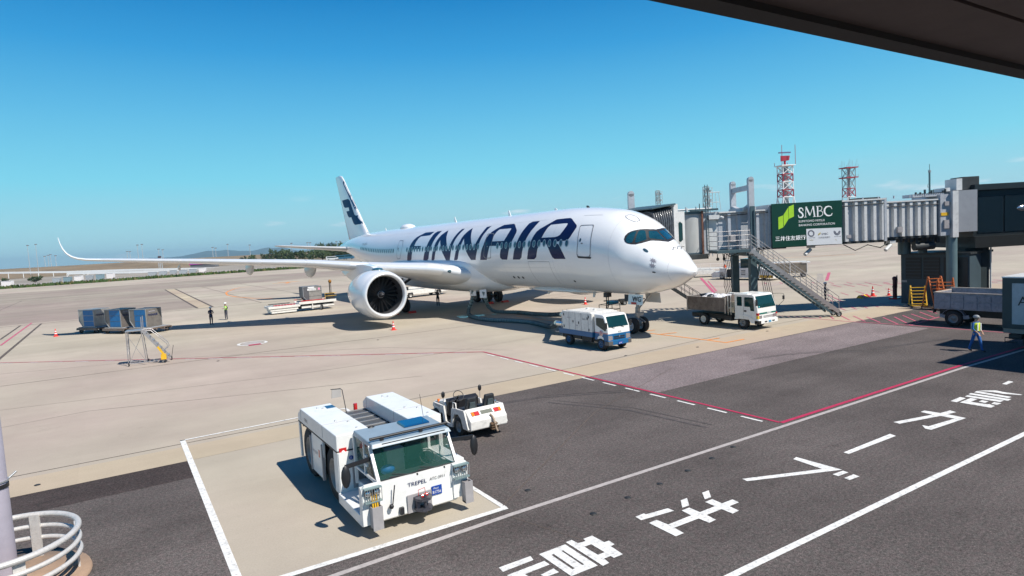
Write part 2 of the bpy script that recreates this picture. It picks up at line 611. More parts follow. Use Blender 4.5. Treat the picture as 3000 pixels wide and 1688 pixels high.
# ---- paint
D={"F":[[35.33,1.751],[35.11,1.58],[34.92,1.447],[34.71,1.301],[34.45,1.164],[34.18,1.046],[33.73,0.936],[33.11,0.863],[32.27,0.762],[30.26,0.763],[30.72,0.903],[32.79,0.916],[33.04,0.971],[33.25,1.056],[33.41,1.15],[33.52,1.265],[31.89,1.272],[31.86,1.381],[33.63,1.376],[33.83,1.463],[33.99,1.573],[34.17,1.701],[34.46,1.749]],"I1":[[31.39,1.755],[31.07,1.593],[30.78,1.436],[30.51,1.277],[30.31,1.112],[30.11,0.972],[29.97,0.845],[29.58,0.761],[28.67,0.76],[28.84,0.877],[29.08,0.998],[29.27,1.145],[29.46,1.285],[29.67,1.421],[29.88,1.545],[30.1,1.692],[30.49,1.753]],"N1":[[29.51,1.754],[29.24,1.599],[29.03,1.455],[28.85,1.311],[28.64,1.174],[28.42,1.053],[28.13,0.938],[27.68,0.831],[27.29,0.759],[27.0,0.906],[26.8,1.028],[26.5,1.152],[26.22,1.28],[25.83,1.423],[25.62,1.315],[25.42,1.184],[25.16,1.038],[24.89,0.892],[24.55,0.757],[24.07,0.761],[24.31,0.877],[24.53,0.991],[24.74,1.108],[24.94,1.24],[25.11,1.368],[25.26,1.495],[25.44,1.631],[25.67,1.75],[26.43,1.747],[26.69,1.617],[27.06,1.486],[27.42,1.332],[27.86,1.116],[28.02,1.244],[28.25,1.377],[28.45,1.509],[28.64,1.632],[28.76,1.705],[29.08,1.752]],"N2":[[24.83,1.753],[24.52,1.614],[24.3,1.461],[24.08,1.317],[23.8,1.2],[23.65,1.089],[23.43,0.984],[23.1,0.874],[22.62,0.758],[22.32,0.923],[22.01,1.078],[21.74,1.202],[21.45,1.328],[21.12,1.446],[20.93,1.332],[20.7,1.203],[20.48,1.058],[20.29,0.934],[20.14,0.774],[19.45,0.752],[19.64,0.844],[19.8,0.953],[20.0,1.074],[20.18,1.218],[20.3,1.347],[20.46,1.482],[20.66,1.608],[20.88,1.748],[21.68,1.746],[22.0,1.641],[22.36,1.509],[22.78,1.327],[23.16,1.116],[23.33,1.245],[23.55,1.379],[23.73,1.502],[23.9,1.626],[24.05,1.713],[24.36,1.754]],"A":[[20.1,1.749],[19.97,1.656],[19.83,1.548],[19.65,1.424],[19.45,1.317],[19.35,1.189],[19.07,1.057],[18.72,0.96],[18.24,0.872],[17.47,0.76],[16.04,0.752],[15.78,0.788],[15.41,0.883],[15.01,0.981],[14.93,1.049],[15.03,1.175],[15.24,1.302],[15.4,1.41],[15.55,1.517],[15.67,1.617],[15.89,1.745],[16.62,1.743],[16.87,1.699],[16.86,1.613],[16.73,1.494],[16.67,1.443],[16.82,1.382],[18.45,1.377],[18.57,1.475],[18.71,1.571],[18.88,1.677],[19.01,1.744]],"Ah":[[18.25,1.255],[18.22,1.201],[18.13,1.079],[17.96,0.972],[17.69,0.904],[16.03,0.901],[15.94,0.915],[16.02,1.042],[16.18,1.161],[16.38,1.26]],"I2":[[15.07,1.745],[14.9,1.617],[14.77,1.512],[14.61,1.389],[14.44,1.284],[14.3,1.166],[14.13,1.044],[13.95,0.914],[13.81,0.793],[13.49,0.74],[12.56,0.74],[12.64,0.832],[12.78,0.936],[12.95,1.023],[13.12,1.135],[13.3,1.242],[13.42,1.364],[13.57,1.467],[13.69,1.561],[13.83,1.692],[14.13,1.746]],"R":[[13.13,1.742],[12.99,1.633],[12.86,1.505],[12.71,1.387],[12.54,1.259],[12.39,1.163],[12.19,1.064],[11.89,0.992],[11.44,0.921],[10.96,0.836],[10.53,0.732],[9.11,0.694],[8.84,0.724],[8.52,0.791],[7.91,0.911],[7.82,0.968],[7.94,1.088],[8.11,1.211],[8.27,1.271],[8.58,1.306],[9.49,1.33],[9.58,1.335],[9.58,1.372],[9.34,1.379],[9.17,1.407],[8.96,1.494],[8.71,1.605],[8.52,1.722],[9.76,1.731],[9.97,1.686],[10.13,1.613],[10.36,1.491],[10.59,1.401],[10.74,1.363],[10.96,1.349],[11.43,1.347],[11.57,1.43],[11.69,1.504],[11.79,1.595],[11.91,1.688],[12.21,1.743]],"Rh":[[11.34,1.236],[11.23,1.169],[11.1,1.063],[10.98,0.969],[10.77,0.895],[9.04,0.859],[8.92,0.877],[8.93,0.947],[9.04,1.051],[9.26,1.166],[9.49,1.205],[9.82,1.224]],"w1":[[3.59,1.011],[3.6,0.925],[3.57,0.796],[3.48,0.69],[3.39,0.62],[3.34,0.619],[3.26,0.775],[3.2,0.977],[3.38,1.055],[3.54,1.049]],"w2":[[3.28,0.583],[3.27,0.501],[3.17,0.412],[3.08,0.396],[2.91,0.478],[2.7,0.592],[2.72,0.67],[2.99,0.905],[3.08,0.92]],"door1":[[7.24,1.649],[7.33,1.609],[7.31,1.524],[7.28,1.355],[7.42,1.079],[7.53,0.93],[7.46,0.899],[6.41,0.861],[6.29,0.889],[6.13,1.131],[6.06,1.381],[6.06,1.6],[6.17,1.65],[7.15,1.672]],"door2":[[19.42,1.649],[19.34,1.515],[19.27,1.337],[19.3,1.151],[19.28,1.034],[19.12,1.011],[18.3,1.023],[18.17,1.05],[18.14,1.183],[18.19,1.31],[18.2,1.477],[18.29,1.687],[18.41,1.709],[19.26,1.708]],"door3":[[37.97,1.646],[37.96,1.438],[37.86,1.048],[37.75,1.012],[36.89,1.022],[36.52,1.238],[36.75,1.485],[37.11,1.689],[37.83,1.697]],"logo":[[64.0,13.44],[60.97,13.42],[60.25,13.13],[59.91,12.68],[59.38,12.08],[58.52,11.11],[58.02,10.94],[56.25,10.86],[54.99,9.69],[58.4,9.72],[59.0,9.95],[59.54,10.47],[59.85,10.84],[60.9,10.85],[61.52,11.09],[62.16,11.77],[60.57,11.77],[60.79,12.24],[62.73,12.31],[63.37,12.59]]}
ROAD=[[[-22.61,-14.87],[-21.86,-14.88],[-21.9,-15.05],[-22.63,-15.06]],[[-22.61,-15.22],[-21.75,-15.22],[-21.75,-15.4],[-22.34,-15.4],[-22.32,-15.74],[-22.46,-15.73],[-22.64,-15.23]],[[-22.12,-15.61],[-21.78,-15.57],[-21.78,-15.75],[-21.98,-15.74],[-22.08,-15.73]],[[-18.97,-14.89],[-18.7,-14.88],[-18.7,-14.95],[-18.08,-15.03],[-18.07,-15.22],[-18.99,-15.1]],[[-18.96,-15.31],[-18.72,-15.3],[-18.69,-15.63],[-17.96,-15.63],[-17.93,-15.32],[-17.68,-15.32],[-17.68,-15.64],[-17.17,-15.64],[-17.16,-15.34],[-16.91,-15.34],[-16.92,-15.64],[-16.56,-15.65],[-16.58,-15.85],[-16.92,-15.85],[-16.95,-16.14],[-17.18,-16.15],[-17.18,-15.84],[-17.68,-15.83],[-17.71,-16.12],[-17.94,-16.13],[-17.95,-15.84],[-18.7,-15.82],[-18.73,-16.12],[-18.97,-16.12]],[[-17.52,-14.91],[-17.3,-14.91],[-17.58,-15.23],[-17.8,-15.22]],[[-16.79,-14.93],[-16.55,-14.93],[-16.83,-15.24],[-17.04,-15.23]],[[-13.15,-14.96],[-12.95,-14.92],[-12.93,-16.22],[-15.37,-15.16],[-15.34,-14.98],[-13.25,-15.87]],[[-13.4,-16.24],[-12.98,-16.27],[-12.99,-16.42],[-13.41,-16.4]],[[-13.42,-16.56],[-13.02,-16.57],[-13.04,-16.74],[-13.45,-16.71]],[[-11.68,-15.53],[-9.18,-15.52],[-9.26,-15.73],[-11.69,-15.69]],[[-6.25,-15.01],[-6.0,-15.02],[-5.96,-15.48],[-5.43,-15.54],[-5.52,-15.76],[-5.94,-15.68],[-6.0,-16.24],[-7.97,-16.11],[-7.97,-15.94],[-7.68,-15.72],[-7.67,-15.9],[-6.3,-16.04],[-6.29,-15.63],[-8.0,-15.21],[-7.96,-15.0],[-6.32,-15.4]],[[-4.24,-15.04],[-3.46,-15.02],[-3.51,-15.22],[-4.25,-15.24]],[[-4.22,-15.32],[-3.36,-15.31],[-3.37,-15.52],[-3.9,-15.53],[-3.87,-16.01],[-3.8,-16.03],[-3.93,-16.25],[-4.24,-16.25]],[[-3.69,-15.68],[-3.44,-15.68],[-3.44,-15.88],[-3.73,-15.88]],[[-3.72,-16.06],[-3.41,-16.03],[-3.43,-16.25],[-3.72,-16.23]],[[-3.27,-15.09],[-3.04,-15.08],[-2.99,-16.16],[-3.28,-16.16]],[[-2.88,-15.04],[-2.64,-15.02],[-2.65,-16.25],[-2.94,-16.26]],[[-2.48,-15.06],[-2.21,-15.04],[-2.32,-16.15],[-2.55,-16.12]],[[-2.21,-15.04],[-1.89,-15.22],[-1.69,-15.45],[-1.77,-15.69],[-1.75,-16.26],[-1.85,-16.25],[-2.05,-15.79],[-2.02,-15.53],[-2.08,-15.29]],[[-0.49,-15.19],[0.19,-15.16],[0.11,-15.34],[-0.52,-15.34]]]
ROADH={"d":[[[-21.68,-14.93],[-21.01,-14.93],[-21.03,-16.02],[-21.68,-16.01]],[[-21.5,-15.11],[-21.44,-15.11],[-21.45,-15.82],[-21.51,-15.83]],[[-21.24,-15.11],[-21.2,-15.11],[-21.21,-15.82],[-21.26,-15.82]]],"e":[[[-20.94,-14.86],[-20.78,-14.86],[-20.77,-15.06],[-20.58,-15.09],[-20.56,-14.98],[-20.32,-14.98],[-20.31,-15.37],[-20.19,-15.38],[-20.2,-15.57],[-20.32,-15.59],[-20.35,-15.99],[-20.59,-15.99],[-20.59,-15.89],[-20.76,-15.89],[-20.79,-16.08],[-20.96,-16.09]],[[-20.76,-15.26],[-20.58,-15.27],[-20.58,-15.7],[-20.76,-15.7]]]}
STUDS=[[-19.6,-14.15],[-18.37,-13.99],[-17.16,-13.87],[-15.94,-13.7],[-14.72,-13.49],[-13.52,-13.25],[-20.01,-12.01]]



def paint(name, polys, m, z=0.012):
    q = MB()
    for k, pl in enumerate(polys):
        pts = [Vector((a, b, 0)) for a, b in pl]
        tri = geometry.tessellate_polygon([pts])
        q.add([(p.x, p.y, z + 0.0008 * (k % 5)) for p in pts], tri)
    return q.build(name, m, kind='structure')


paint('road_lettering', ROAD, PAINTW)
for k in ('d', 'e'):
    q = MB()
    loops = [[Vector((a, b, 0)) for a, b in pl] for pl in ROADH[k]]
    tri = geometry.tessellate_polygon(loops)
    allp = [p for l in loops for p in l]
    q.add([(p.x, p.y, 0.013) for p in allp], tri)
    q.build('road_lettering', PAINTW, kind='structure')

g = MB()
g.strip([(-26.98, -0.2), (-26.98, -12.55)], 0.17, 0.012)
g.strip([(-27.06, -12.47), (-20.99, -12.56)], 0.17, 0.015)
g.strip([(-27.06, -0.24), (-21.05, -0.08)], 0.11, 0.012)
g.strip([(-21.03, -0.05), (-21.03, -12.55)], 0.13, 0.010)
g.build('stand_box_line', PAINTW, kind='structure')
g = MB()
g.strip([(-60, -13.6), (-27.5, -13.15), (-21, -12.95), (-10.8, -13.0), (1.7, -13.05), (12, -13.4)], 0.15, 0.010)
g.build('road_edge_line', PAINTG, kind='structure')
g = MB()
g.strip([(-60, -17.8), (-19, -17.83), (-6.5, -17.95), (8, -18.0)], 0.16, 0.011)
g.build('road_lane_line', PAINTW, kind='structure')
g = MB()
g.strip([(-200, 183), (-35.6, 30.2), (-10.5, 6.9)], 0.12, 0.012)
g.strip([(-10.52, 6.95), (-10.48, -12.68)], 0.12, 0.0155)
g.strip([(-10.48, -12.74), (1.7, -12.79), (12, -13.1)], 0.15, 0.016)
g.build('red_boundary_line', PAINTR, kind='structure')
g = MB()
d = Vector((-10.5 + 35.6, 6.9 - 30.2)).normalized()
nrm = Vector((-d.y, d.x))
a = Vector((-10.5, 6.9))
for i in range(40):
    q0 = a - d * (1.0 + i * 2.0) - nrm * 0.22
    g.strip([q0, q0 - d * (1.05 if i % 3 else 0.7)], 0.10, 0.012)
for i in range(13):
    y = 6.0 - i * 1.45
    g.strip([(-10.78, y), (-10.78, y - 0.85)], 0.10, 0.012)
g.build('boundary_dash', PAINTW, kind='structure')
g = MB()
g.strip([(1.5, 4.95), (0.55, 5.15)], 0.14, 0.012)
g.strip([(0.31, 4.2), (0.49, -0.19), (0.45, -1.68)], 0.16, 0.012)
g.strip([(0.45, 3.4), (1.51, 3.06)], 0.16, 0.016)
g.strip([(0.49, -0.25), (1.48, -0.34)], 0.16, 0.016)
g.strip([(0.40, -1.65), (2.0, -1.68)], 0.16, 0.016)
g.strip([(0.2, 20), (0.2, 5.6)], 0.12, 0.012)
g.strip([(-5.1, 113), (-7, 112.5), (-8.6, 109), (-10.7, 102), (-11.9, 96.6), (-12.7, 89.2), (-12.4, 82), (-11.1, 74.9), (-8.8, 70.3), (-6.9, 67.8), (-3, 62)], 0.30, 0.012)
g.strip([(0.7, 119), (6.4, 120), (2.3, 121.5)], 0.6, 0.012)
g.strip([(4.2, 119.3), (2.6, 115)], 0.6, 0.012)
g.strip([(44, 34), (52, 28)], 0.25, 0.012)
g.strip([(75, 60), (95, 44)], 0.35, 0.012)
g.build('orange_guide_line', PAINTO, kind='structure')
g = MB()
g.strip([(11.35, -2.0), (11.5, -3.0), (11.85, -6.1), (11.9, -13.0)], 0.13, 0.013)
for s0 in ([(13.96, -1.33), (12.0, -3.21)], [(13.94, -2.25), (11.99, -4.15)], [(14.24, -3.16), (11.91, -5.26)], [(14.82, -3.59), (12.01, -5.92)], [(15.76, -3.66), (13.24, -5.82)], [(16.71, -3.73), (14.45, -5.86)], [(17.93, -3.69), (15.62, -5.71)], [(18.91, -3.71), (17.74, -4.88)], [(11.87, -6.03), (18.75, -5.5)], [(11.57, 2.79), (11.45, -2.0)], [(14.09, -0.23), (12.02, -2.19)], [(12.96, -0.28), (12.01, -1.11)], [(12.68, 0.44), (11.98, -0.22)], [(22.66, 5.84), (20.72, 4.03)], [(24.13, 6.23), (21.2, 3.6)]):
    g.strip(s0, 0.10, 0.016)
for i in range(9):
    g.strip([(24.5 + i * 1.6, 8.6 - i * 0.5), (22.8 + i * 1.6, 6.9 - i * 0.5)], 0.10, 0.012)
g.strip([(38.2, 33.1), (23.0, 18.1)], 0.34, 0.012)
for i in range(11):
    g.strip([(33.5 + i * 0.6, 24.0 - i * 1.6), (32.2 + i * 0.6, 22.7 - i * 1.6)], 0.12, 0.012)
g.strip([(34.45, 28.7), (24.2, 18.8)], 0.16, 0.012)
for i in range(8):
    g.strip([(17.2 + i * 0.9, 2.6 - i * 0.32), (15.6 + i * 0.9, 1.0 - i * 0.32)], 0.10, 0.012)
g.strip([(39.1, 15.9), (50.2, 22.3)], 0.34, 0.012)
for i in range(14):
    g.strip([(34.5 + i * 0.8, 12.6 - i * 0.9), (32.6 + i * 0.8, 10.4 - i * 0.9)], 0.14, 0.012)
g.strip([(-37.1, 42.9), (-37.0, 66.8)], 0.18, 0.012)
g.build('red_hatching', PAINTP, kind='structure')
g = MB()
for i in range(14):
    g.strip([(37.6 + i * 0.8, 15.3 + i * 0.5), (37.1 + i * 0.8, 15.8 + i * 0.5)], 0.34, 0.012)
g.strip([(29.2, 17.1), (34.3, 18.1)], 0.16, 0.012)
g.strip([(20.0, 20), (60, -2)], 0.10, 0.012)
g.strip([(0.2, 43.0), (0.2, 29.0)], 0.15, 0.012)
g.build('white_hatching', PAINTG, kind='structure')
g = MB()   # round marker painted on the apron
ring = [(-20.35 + 0.95 * math.cos(t * math.pi / 18), 23.9 + 1.0 * math.sin(t * math.pi / 18)) for t in range(36)]
g.strip(ring, 0.2, 0.012, closed=True)
g.build('round_stand_marker', PAINTW, kind='structure')
g = MB()
g.flat([(-20.35 + 0.7 * math.cos(t * math.pi / 12), 23.9 + 0.72 * math.sin(t * math.pi / 12)) for t in range(24)], 0.010)
g.build('round_stand_marker_disc', PAINTG, kind='structure')
g = MB()
g.flat([(-20.8, 22.7), (-19.9, 22.7), (-19.95, 23.2), (-20.75, 23.2)], 0.016)
g.build('round_stand_marker_tab', PAINTR, kind='structure')
g = MB()   # wet patch by the hose
for k in range(9):
    x, y = -3.6 + random.random() * 2.6, 23.2 + random.random() * 2.2
    g.strip([(x, y), (x + 0.5 + random.random(), y - 0.3 - random.random() * 0.9)], 0.12 + random.random() * 0.15, 0.013)
g.build('water_puddle', mat('wet_concrete', (0.12, 0.17, 0.2), 0.05, spec=1.0, coat=1.0), kind='structure')
for x, y in STUDS + [(-5.9, -0.3), (-1.6, -1.4), (-31.0, -2.2), (-23.0, -1.5), (-2.2, 3.4), (-13.2, 17.2), (-23.5, 17.5), (5.2, -0.9)]:
    q = MB()
    q.lathe([(0, 0.085), (0.012, 0.08), (0.014, 0.001)], (x, y, 0.006), 'z', 12)
    q.build('ground_stud', CHASSIS, kind='structure')

# ------------------------------------------------------------------ airliner (nose at the origin, pointing to -y)
NS = np.array([0, .15, .4, .8, 1.5, 2.2, 2.9, 3.7, 5, 7, 9, 11.])
NT = np.array([4.06, 4.36, 4.56, 4.85, 5.43, 5.97, 6.55, 7.25, 7.86, 8.24, 8.44, 8.54])
NB = np.array([4.04, 3.80, 3.66, 3.45, 3.11, 2.93, 2.77, 2.64, 2.56, 2.54, 2.53, 2.53])
NW = np.array([.02, .38, .66, .97, 1.48, 1.84, 2.07, 2.40, 2.63, 2.87, 2.96, 2.98])
TS = np.array([38., 42, 46, 50, 54, 58, 62, 65, 66.8])
TT = np.array([8.54, 8.54, 8.54, 8.50, 8.38, 8.12, 7.72, 7.35, 7.05])
TB = np.array([2.53, 2.58, 2.95, 3.70, 4.55, 5.35, 5.98, 6.38, 6.62])
TW = np.array([2.98, 2.98, 2.93, 2.74, 2.36, 1.84, 1.20, 0.66, 0.22])


def herm(xs, ys, x):
    mm = np.gradient(ys, xs)
    mm[0] = (ys[1] - ys[0]) / (xs[1] - xs[0])
    i = int(np.clip(np.searchsorted(xs, x) - 1, 0, len(xs) - 2))
    h = xs[i + 1] - xs[i]
    q = (x - xs[i]) / h
    return (2 * q**3 - 3 * q**2 + 1) * ys[i] + (q**3 - 2 * q**2 + q) * h * mm[i] + (-2 * q**3 + 3 * q**2) * ys[i + 1] + (q**3 - q**2) * h * mm[i + 1]


def sect(s):
    if s <= 11:
        s = max(s, 0.0)
        t, b, w = herm(NS, NT, s), herm(NS, NB, s), herm(NS, NW, s)
    elif s < 38:
        t, b, w = 8.54, 2.53, 2.98
    else:
        s = min(s, 66.8)
        t, b, w = herm(TS, TT, s), herm(TS, TB, s), herm(TS, TW, s)
    return w, (t + b) / 2, (t - b) / 2


def fus(s, phi, off=0.0):
    w, zc, hh = sect(s)
    sx, cz = math.sin(phi), math.cos(phi)
    n = Vector((-sx / w, 0, cz / hh)).normalized()
    return Vector((-w * sx, s, zc + hh * cz)) + n * off


PW = mat('airliner_white_paint', (0.80, 0.80, 0.795), 0.24, var=0.03, scale=0.35, coat=0.7)
PNAVY = mat('airliner_navy_paint', (0.006, 0.012, 0.060), 0.3, var=0.06, scale=0.6, coat=0.12, spec=0.15)
PSILV = mat('leading_edge_metal', (0.80, 0.81, 0.82), 0.34, 0.35, var=0.04, scale=2)
PGREY = mat('airliner_grey_paint', (0.56, 0.55, 0.54), 0.35, var=0.05, scale=1, coat=0.3)
DARKM = mat('dark_mechanism', (0.05, 0.05, 0.055), 0.5, 0.4, var=0.3, scale=6)
CWIN = mat('cockpit_glazing', (0.008, 0.055, 0.075), 0.05, var=0.35, scale=1.5, spec=1.0, coat=1.0)
CABW = mat('cabin_window_glass', (0.035, 0.075, 0.10), 0.2, var=0.3, scale=2, coat=0.4)
SEAM = mat('panel_seam', (0.22, 0.22, 0.23), 0.6)

AIR = thing('airliner', 'white twin engine airliner lettered FINNAIR in navy, parked at the boarding bridge', 'airliner')
b = MB()
sl = [0.0] + [12 * (i / 34) ** 2 for i in range(1, 35)] + list(np.arange(13, 38, 1.5)) + list(np.arange(38, 66.9, 0.9))
n = 72
vs = []
for s in sl:
    for j in range(n):
        vs.append(fus(s, 2 * math.pi * j / n))
fs = []
for i in range(len(sl) - 1):
    for j in range(n):
        fs.append((i * n + j, i * n + (j + 1) % n, (i + 1) * n + (j + 1) % n, (i + 1) * n + j))
b.add(vs, fs, 0, True)
b.add(vs[-n:], [tuple(range(n))], 0)
fusel = b.build('fuselage', PW, AIR)


def decal(name, loops, m, parent, off=0.006, mirror=False, s_step=0.8, p_step=0.1):
    L = [[Vector((s, (-p if mirror else p) * 3, 0)) for s, p in lp] for lp in loops]
    tri = geometry.tessellate_polygon(L)
    allp = [p for l in L for p in l]
    bm = bmesh.new()
    bv = [bm.verts.new(p) for p in allp]
    for t in tri:
        try:
            bm.faces.new([bv[i] for i in t])
        except ValueError:
            pass
    xs = [p.x for p in allp]
    ys = [p.y for p in allp]
    x = math.floor(min(xs) / s_step) * s_step
    while x < max(xs):
        x += s_step
        bmesh.ops.bisect_plane(bm, geom=bm.verts[:] + bm.edges[:] + bm.faces[:], plane_co=(x, 0, 0), plane_no=(1, 0, 0))
    y = math.floor(min(ys) / (p_step * 3)) * p_step * 3
    while y < max(ys):
        y += p_step * 3
        bmesh.ops.bisect_plane(bm, geom=bm.verts[:] + bm.edges[:] + bm.faces[:], plane_co=(0, y, 0), plane_no=(0, 1, 0))
    for v in bm.verts:
        v.co = fus(v.co.x, v.co.y / 3, off)
    bmesh.ops.recalc_face_normals(bm, faces=bm.faces)
    c = Vector((0, 0, 5.5))
    for f in bm.faces:
        cc = f.calc_center_median()
        if f.normal.dot(Vector((cc.x, 0, cc.z - 5.5))) < 0:
            f.normal_flip()
        f.smooth = True
    me = bpy.data.meshes.new(name)
    bm.to_mesh(me)
    bm.free()
    me.materials.append(m)
    o = bpy.data.objects.new(name, me)
    COL.objects.link(o)
    o.parent = parent
    return o


def outline(path, w, closed=True):
    """strip loops (outer, inner) for a path in (s, phi) with width w metres"""
    c = Vector((sum(p[0] for p in path) / len(path), sum(p[1] for p in path) / len(path)))
    inner = []
    for p in path:
        d = Vector((c.x - p[0], (c.y - p[1]) * 3))
        L = max(abs(d.x), 0.01)
        M2 = max(abs(d.y), 0.01)
        inner.append((p[0] + math.copysign(min(w, L * 0.9), d.x) if abs(d.x) > 0.12 else p[0], p[1] + (math.copysign(min(w, M2 * 0.9), d.y) / 3 if abs(d.y) > 0.25 else 0)))
    return [path, inner]


for nm, lp in (('F', [D['F']]), ('I', [D['I1']]), ('N', [D['N1']]), ('N', [D['N2']]), ('A', [D['A'], D['Ah']]), ('I', [D['I2']]), ('R', [D['R'], D['Rh']])):
    decal('letter', lp, PNAVY, fusel)

# cockpit glazing
mask = [(3.69, 1.02), (3.72, .921), (3.66, .809), (3.55, .693), (3.39, .546), (3.23, .379), (3.08, .197), (3.0, 0.0), (2.03, 0.0), (2.08, .10), (2.13, .192), (2.32, .388), (2.5, .545), (2.6, .673), (2.77, .826), (3.0, .967), (3.22, 1.043), (3.43, 1.079), (3.58, 1.068)]
w3 = [(3.0, .31), (2.92, .16), (2.86, .04), (2.2, .04), (2.24, .14), (2.36, .29), (2.59, .478), (2.68, .474)]
for mir in (False, True):
    cm = decal('cockpit_window_surround', [mask], BLACK, fusel, 0.008, mir, 0.25, 0.08)
    for wp in (D['w1'], D['w2'], w3):
        decal('cockpit_window', [wp], CWIN, cm, 0.02, mir, 0.25, 0.08)

# cabin windows
def oval(s, phi, a, bb):
    return [(s + a * math.cos(t * math.pi / 7), phi + bb * math.sin(t * math.pi / 7)) for t in range(14)]


for s0, s1, k, ph0, ph1 in ((8.37, 17.24, 15, 1.36, 1.383), (20.36, 35.26, 24, 1.383, 1.383), (38.97, 49.98, 19, 1.399, 1.395)):
    for i in range(k):
        s = s0 + (s1 - s0) * i / (k - 1)
        ph = ph0 + (ph1 - ph0) * i / (k - 1)
        fr_ = decal('cabin_window', [oval(s, ph, 0.20, 0.092)], mat('window_frame_grey', (0.30, 0.37, 0.41), .35), fusel, 0.010, False, 2, 1)
        decal('window_pane', [oval(s, ph, 0.14, 0.068)], CABW, fr_, 0.014, False, 2, 1)

for dn in ('door1', 'door2', 'door3'):
    pth = D[dn]
    pn = decal('passenger_door', outline(pth, 0.055), SEAM, fusel, 0.012, False, 0.6, 0.12)
    cs = sum(p[0] for p in pth) / len(pth)
    cp = sum(p[1] for p in pth) / len(pth)
    decal('door_window', [oval(cs + 0.22, cp - 0.03, 0.09, 0.045)], CABW, pn, 0.014)
    decal('door_handle', [[(cs - 0.05, cp + 0.03), (cs + 0.12, cp + 0.03), (cs + 0.12, cp + 0.06), (cs - 0.05, cp + 0.06)]], SEAM, pn, 0.014)
sill = decal('door_sill', [[(7.3, 1.64), (6.0, 1.64), (6.08, 1.685), (7.22, 1.685)]], DARKM, fusel, 0.016)
# front cargo door seams, vents, probes
for a, c in (((13.1, 1.80), (10.45, 1.80)), ((13.1, 1.80), (13.15, 2.5)), ((10.45, 1.80), (10.5, 2.45)), ((7.9, 0.60), (6.3, 0.52))):
    dx, dy = c[0] - a[0], (c[1] - a[1]) * 3
    L = math.hypot(dx, dy)
    nx, ny = -dy / L * 0.012, dx / L * 0.012 / 3
    decal('panel_seam', [[(a[0] - nx, a[1] - ny), (c[0] - nx, c[1] - ny), (c[0] + nx, c[1] + ny), (a[0] + nx, a[1] + ny)]], SEAM, fusel, 0.006)
for s, p, r in ((16.05, 2.267, .13), (15.41, 2.268, .13), (14.79, 2.27, .13), (1.73, 1.728, .10), (2.37, .965, .17), (8.6, 2.32, .1)):
    decal('vent', [[(s + r * math.cos(t * math.pi / 6), p + r / 3 * math.sin(t * math.pi / 6)) for t in range(12)]], CABW if s == 2.37 else BLACK, fusel, 0.008)
for p in (1.216, 1.44):
    lp = []
    for t in range(16):
        rr = 0.26 if t % 2 else 0.12
        lp.append((1.79 + rr * 0.8 * math.cos(t * math.pi / 8), p + rr / 2.0 * math.sin(t * math.pi / 8)))
    decal('static_port_marking', [lp], mat('print_grey', (0.25, 0.24, 0.27), 0.5), fusel, 0.008)
q = [(4.25 + 0.45 * math.cos(t * math.pi / 8) * (1.2 if t % 4 else 1), .30 + 0.13 * math.sin(t * math.pi / 8)) for t in range(16)]
decal('escape_hatch', outline(q, 0.04), SEAM, fusel, 0.008)
for s, p in ((1.45, .135), (1.5, -.15), (1.54, -.377)):
    bb = MB()
    a = fus(s, p)
    c = fus(s, p, 0.14)
    bb.tube(a, c, 0.02, 6)
    bb.tube(c, c + Vector((0, -0.22, 0)), 0.018, 6)
    bb.build('pitot_probe', DARKM, fusel)
for s in (1.05, 4.6, 10.0, 16.6, 25.8, 36.2, 44.0, 52.0):
    decal('panel_seam', [[(s, p_ * .1) for p_ in range(3, 25)] + [(s + .014, p_ * .1) for p_ in range(24, 2, -1)]], mat('faint_seam', (.45, .45, .46), .5), fusel, 0.005, False, 4, .2)
for p_ in (0.72, 1.95):
    decal('panel_seam', [[(10.0, p_), (52, p_), (52, p_ + .004), (10.0, p_ + .004)]], MATS['faint_seam'], fusel, 0.005, False, 3, 1)
# roof antennas and satcom radome
bb = MB()
bb.ball((0, 41.5, 8.52), 0.62, 16, 0, 1.25, 2.3, 0.75)
bb.build('satellite_radome', PW, fusel)
for s, h, c in ((29.5, .55, 0), (19.6, .5, 0), (13.0, .22, 0), (9.2, .2, 1), (48, .35, 0), (54.2, 0.4, 0)):
    bb = MB()
    z = sect(s)[1] + sect(s)[2] - 0.05
    bb.hexa([(-.03, s, z), (.03, s, z), (.03, s + .4, z), (-.03, s + .4, z), (-.015, s + .28, z + h), (.015, s + .28, z + h), (.015, s + .45, z + h), (-.015, s + .45, z + h)])
    bb.build('blade_antenna', PW if not c else DARKM, fusel)
for s in (14.5, 9.0):
    bb = MB()
    z = 2.56
    bb.hexa([(-.03, s, z), (.03, s, z), (.03, s + .35, z), (-.03, s + .35, z), (-.015, s + .2, z - .42), (.015, s + .2, z - .42), (.015, s + .38, z - .42), (-.015, s + .38, z - .42)])
    bb.build('belly_antenna', PW, fusel)
bb = MB()
bb.ball((0, 12.5, 2.62), 1.0, 14, 0, 1.2, 5.0, 0.22)
bb.build('belly_fairing_front', PW, fusel)
text('OH-LWG', 0.42, NAVY, fus(49.6, 1.24, 0.03) , (0, -1, 0), (0.15, 0, 1), 'registration', fusel, 0.0)

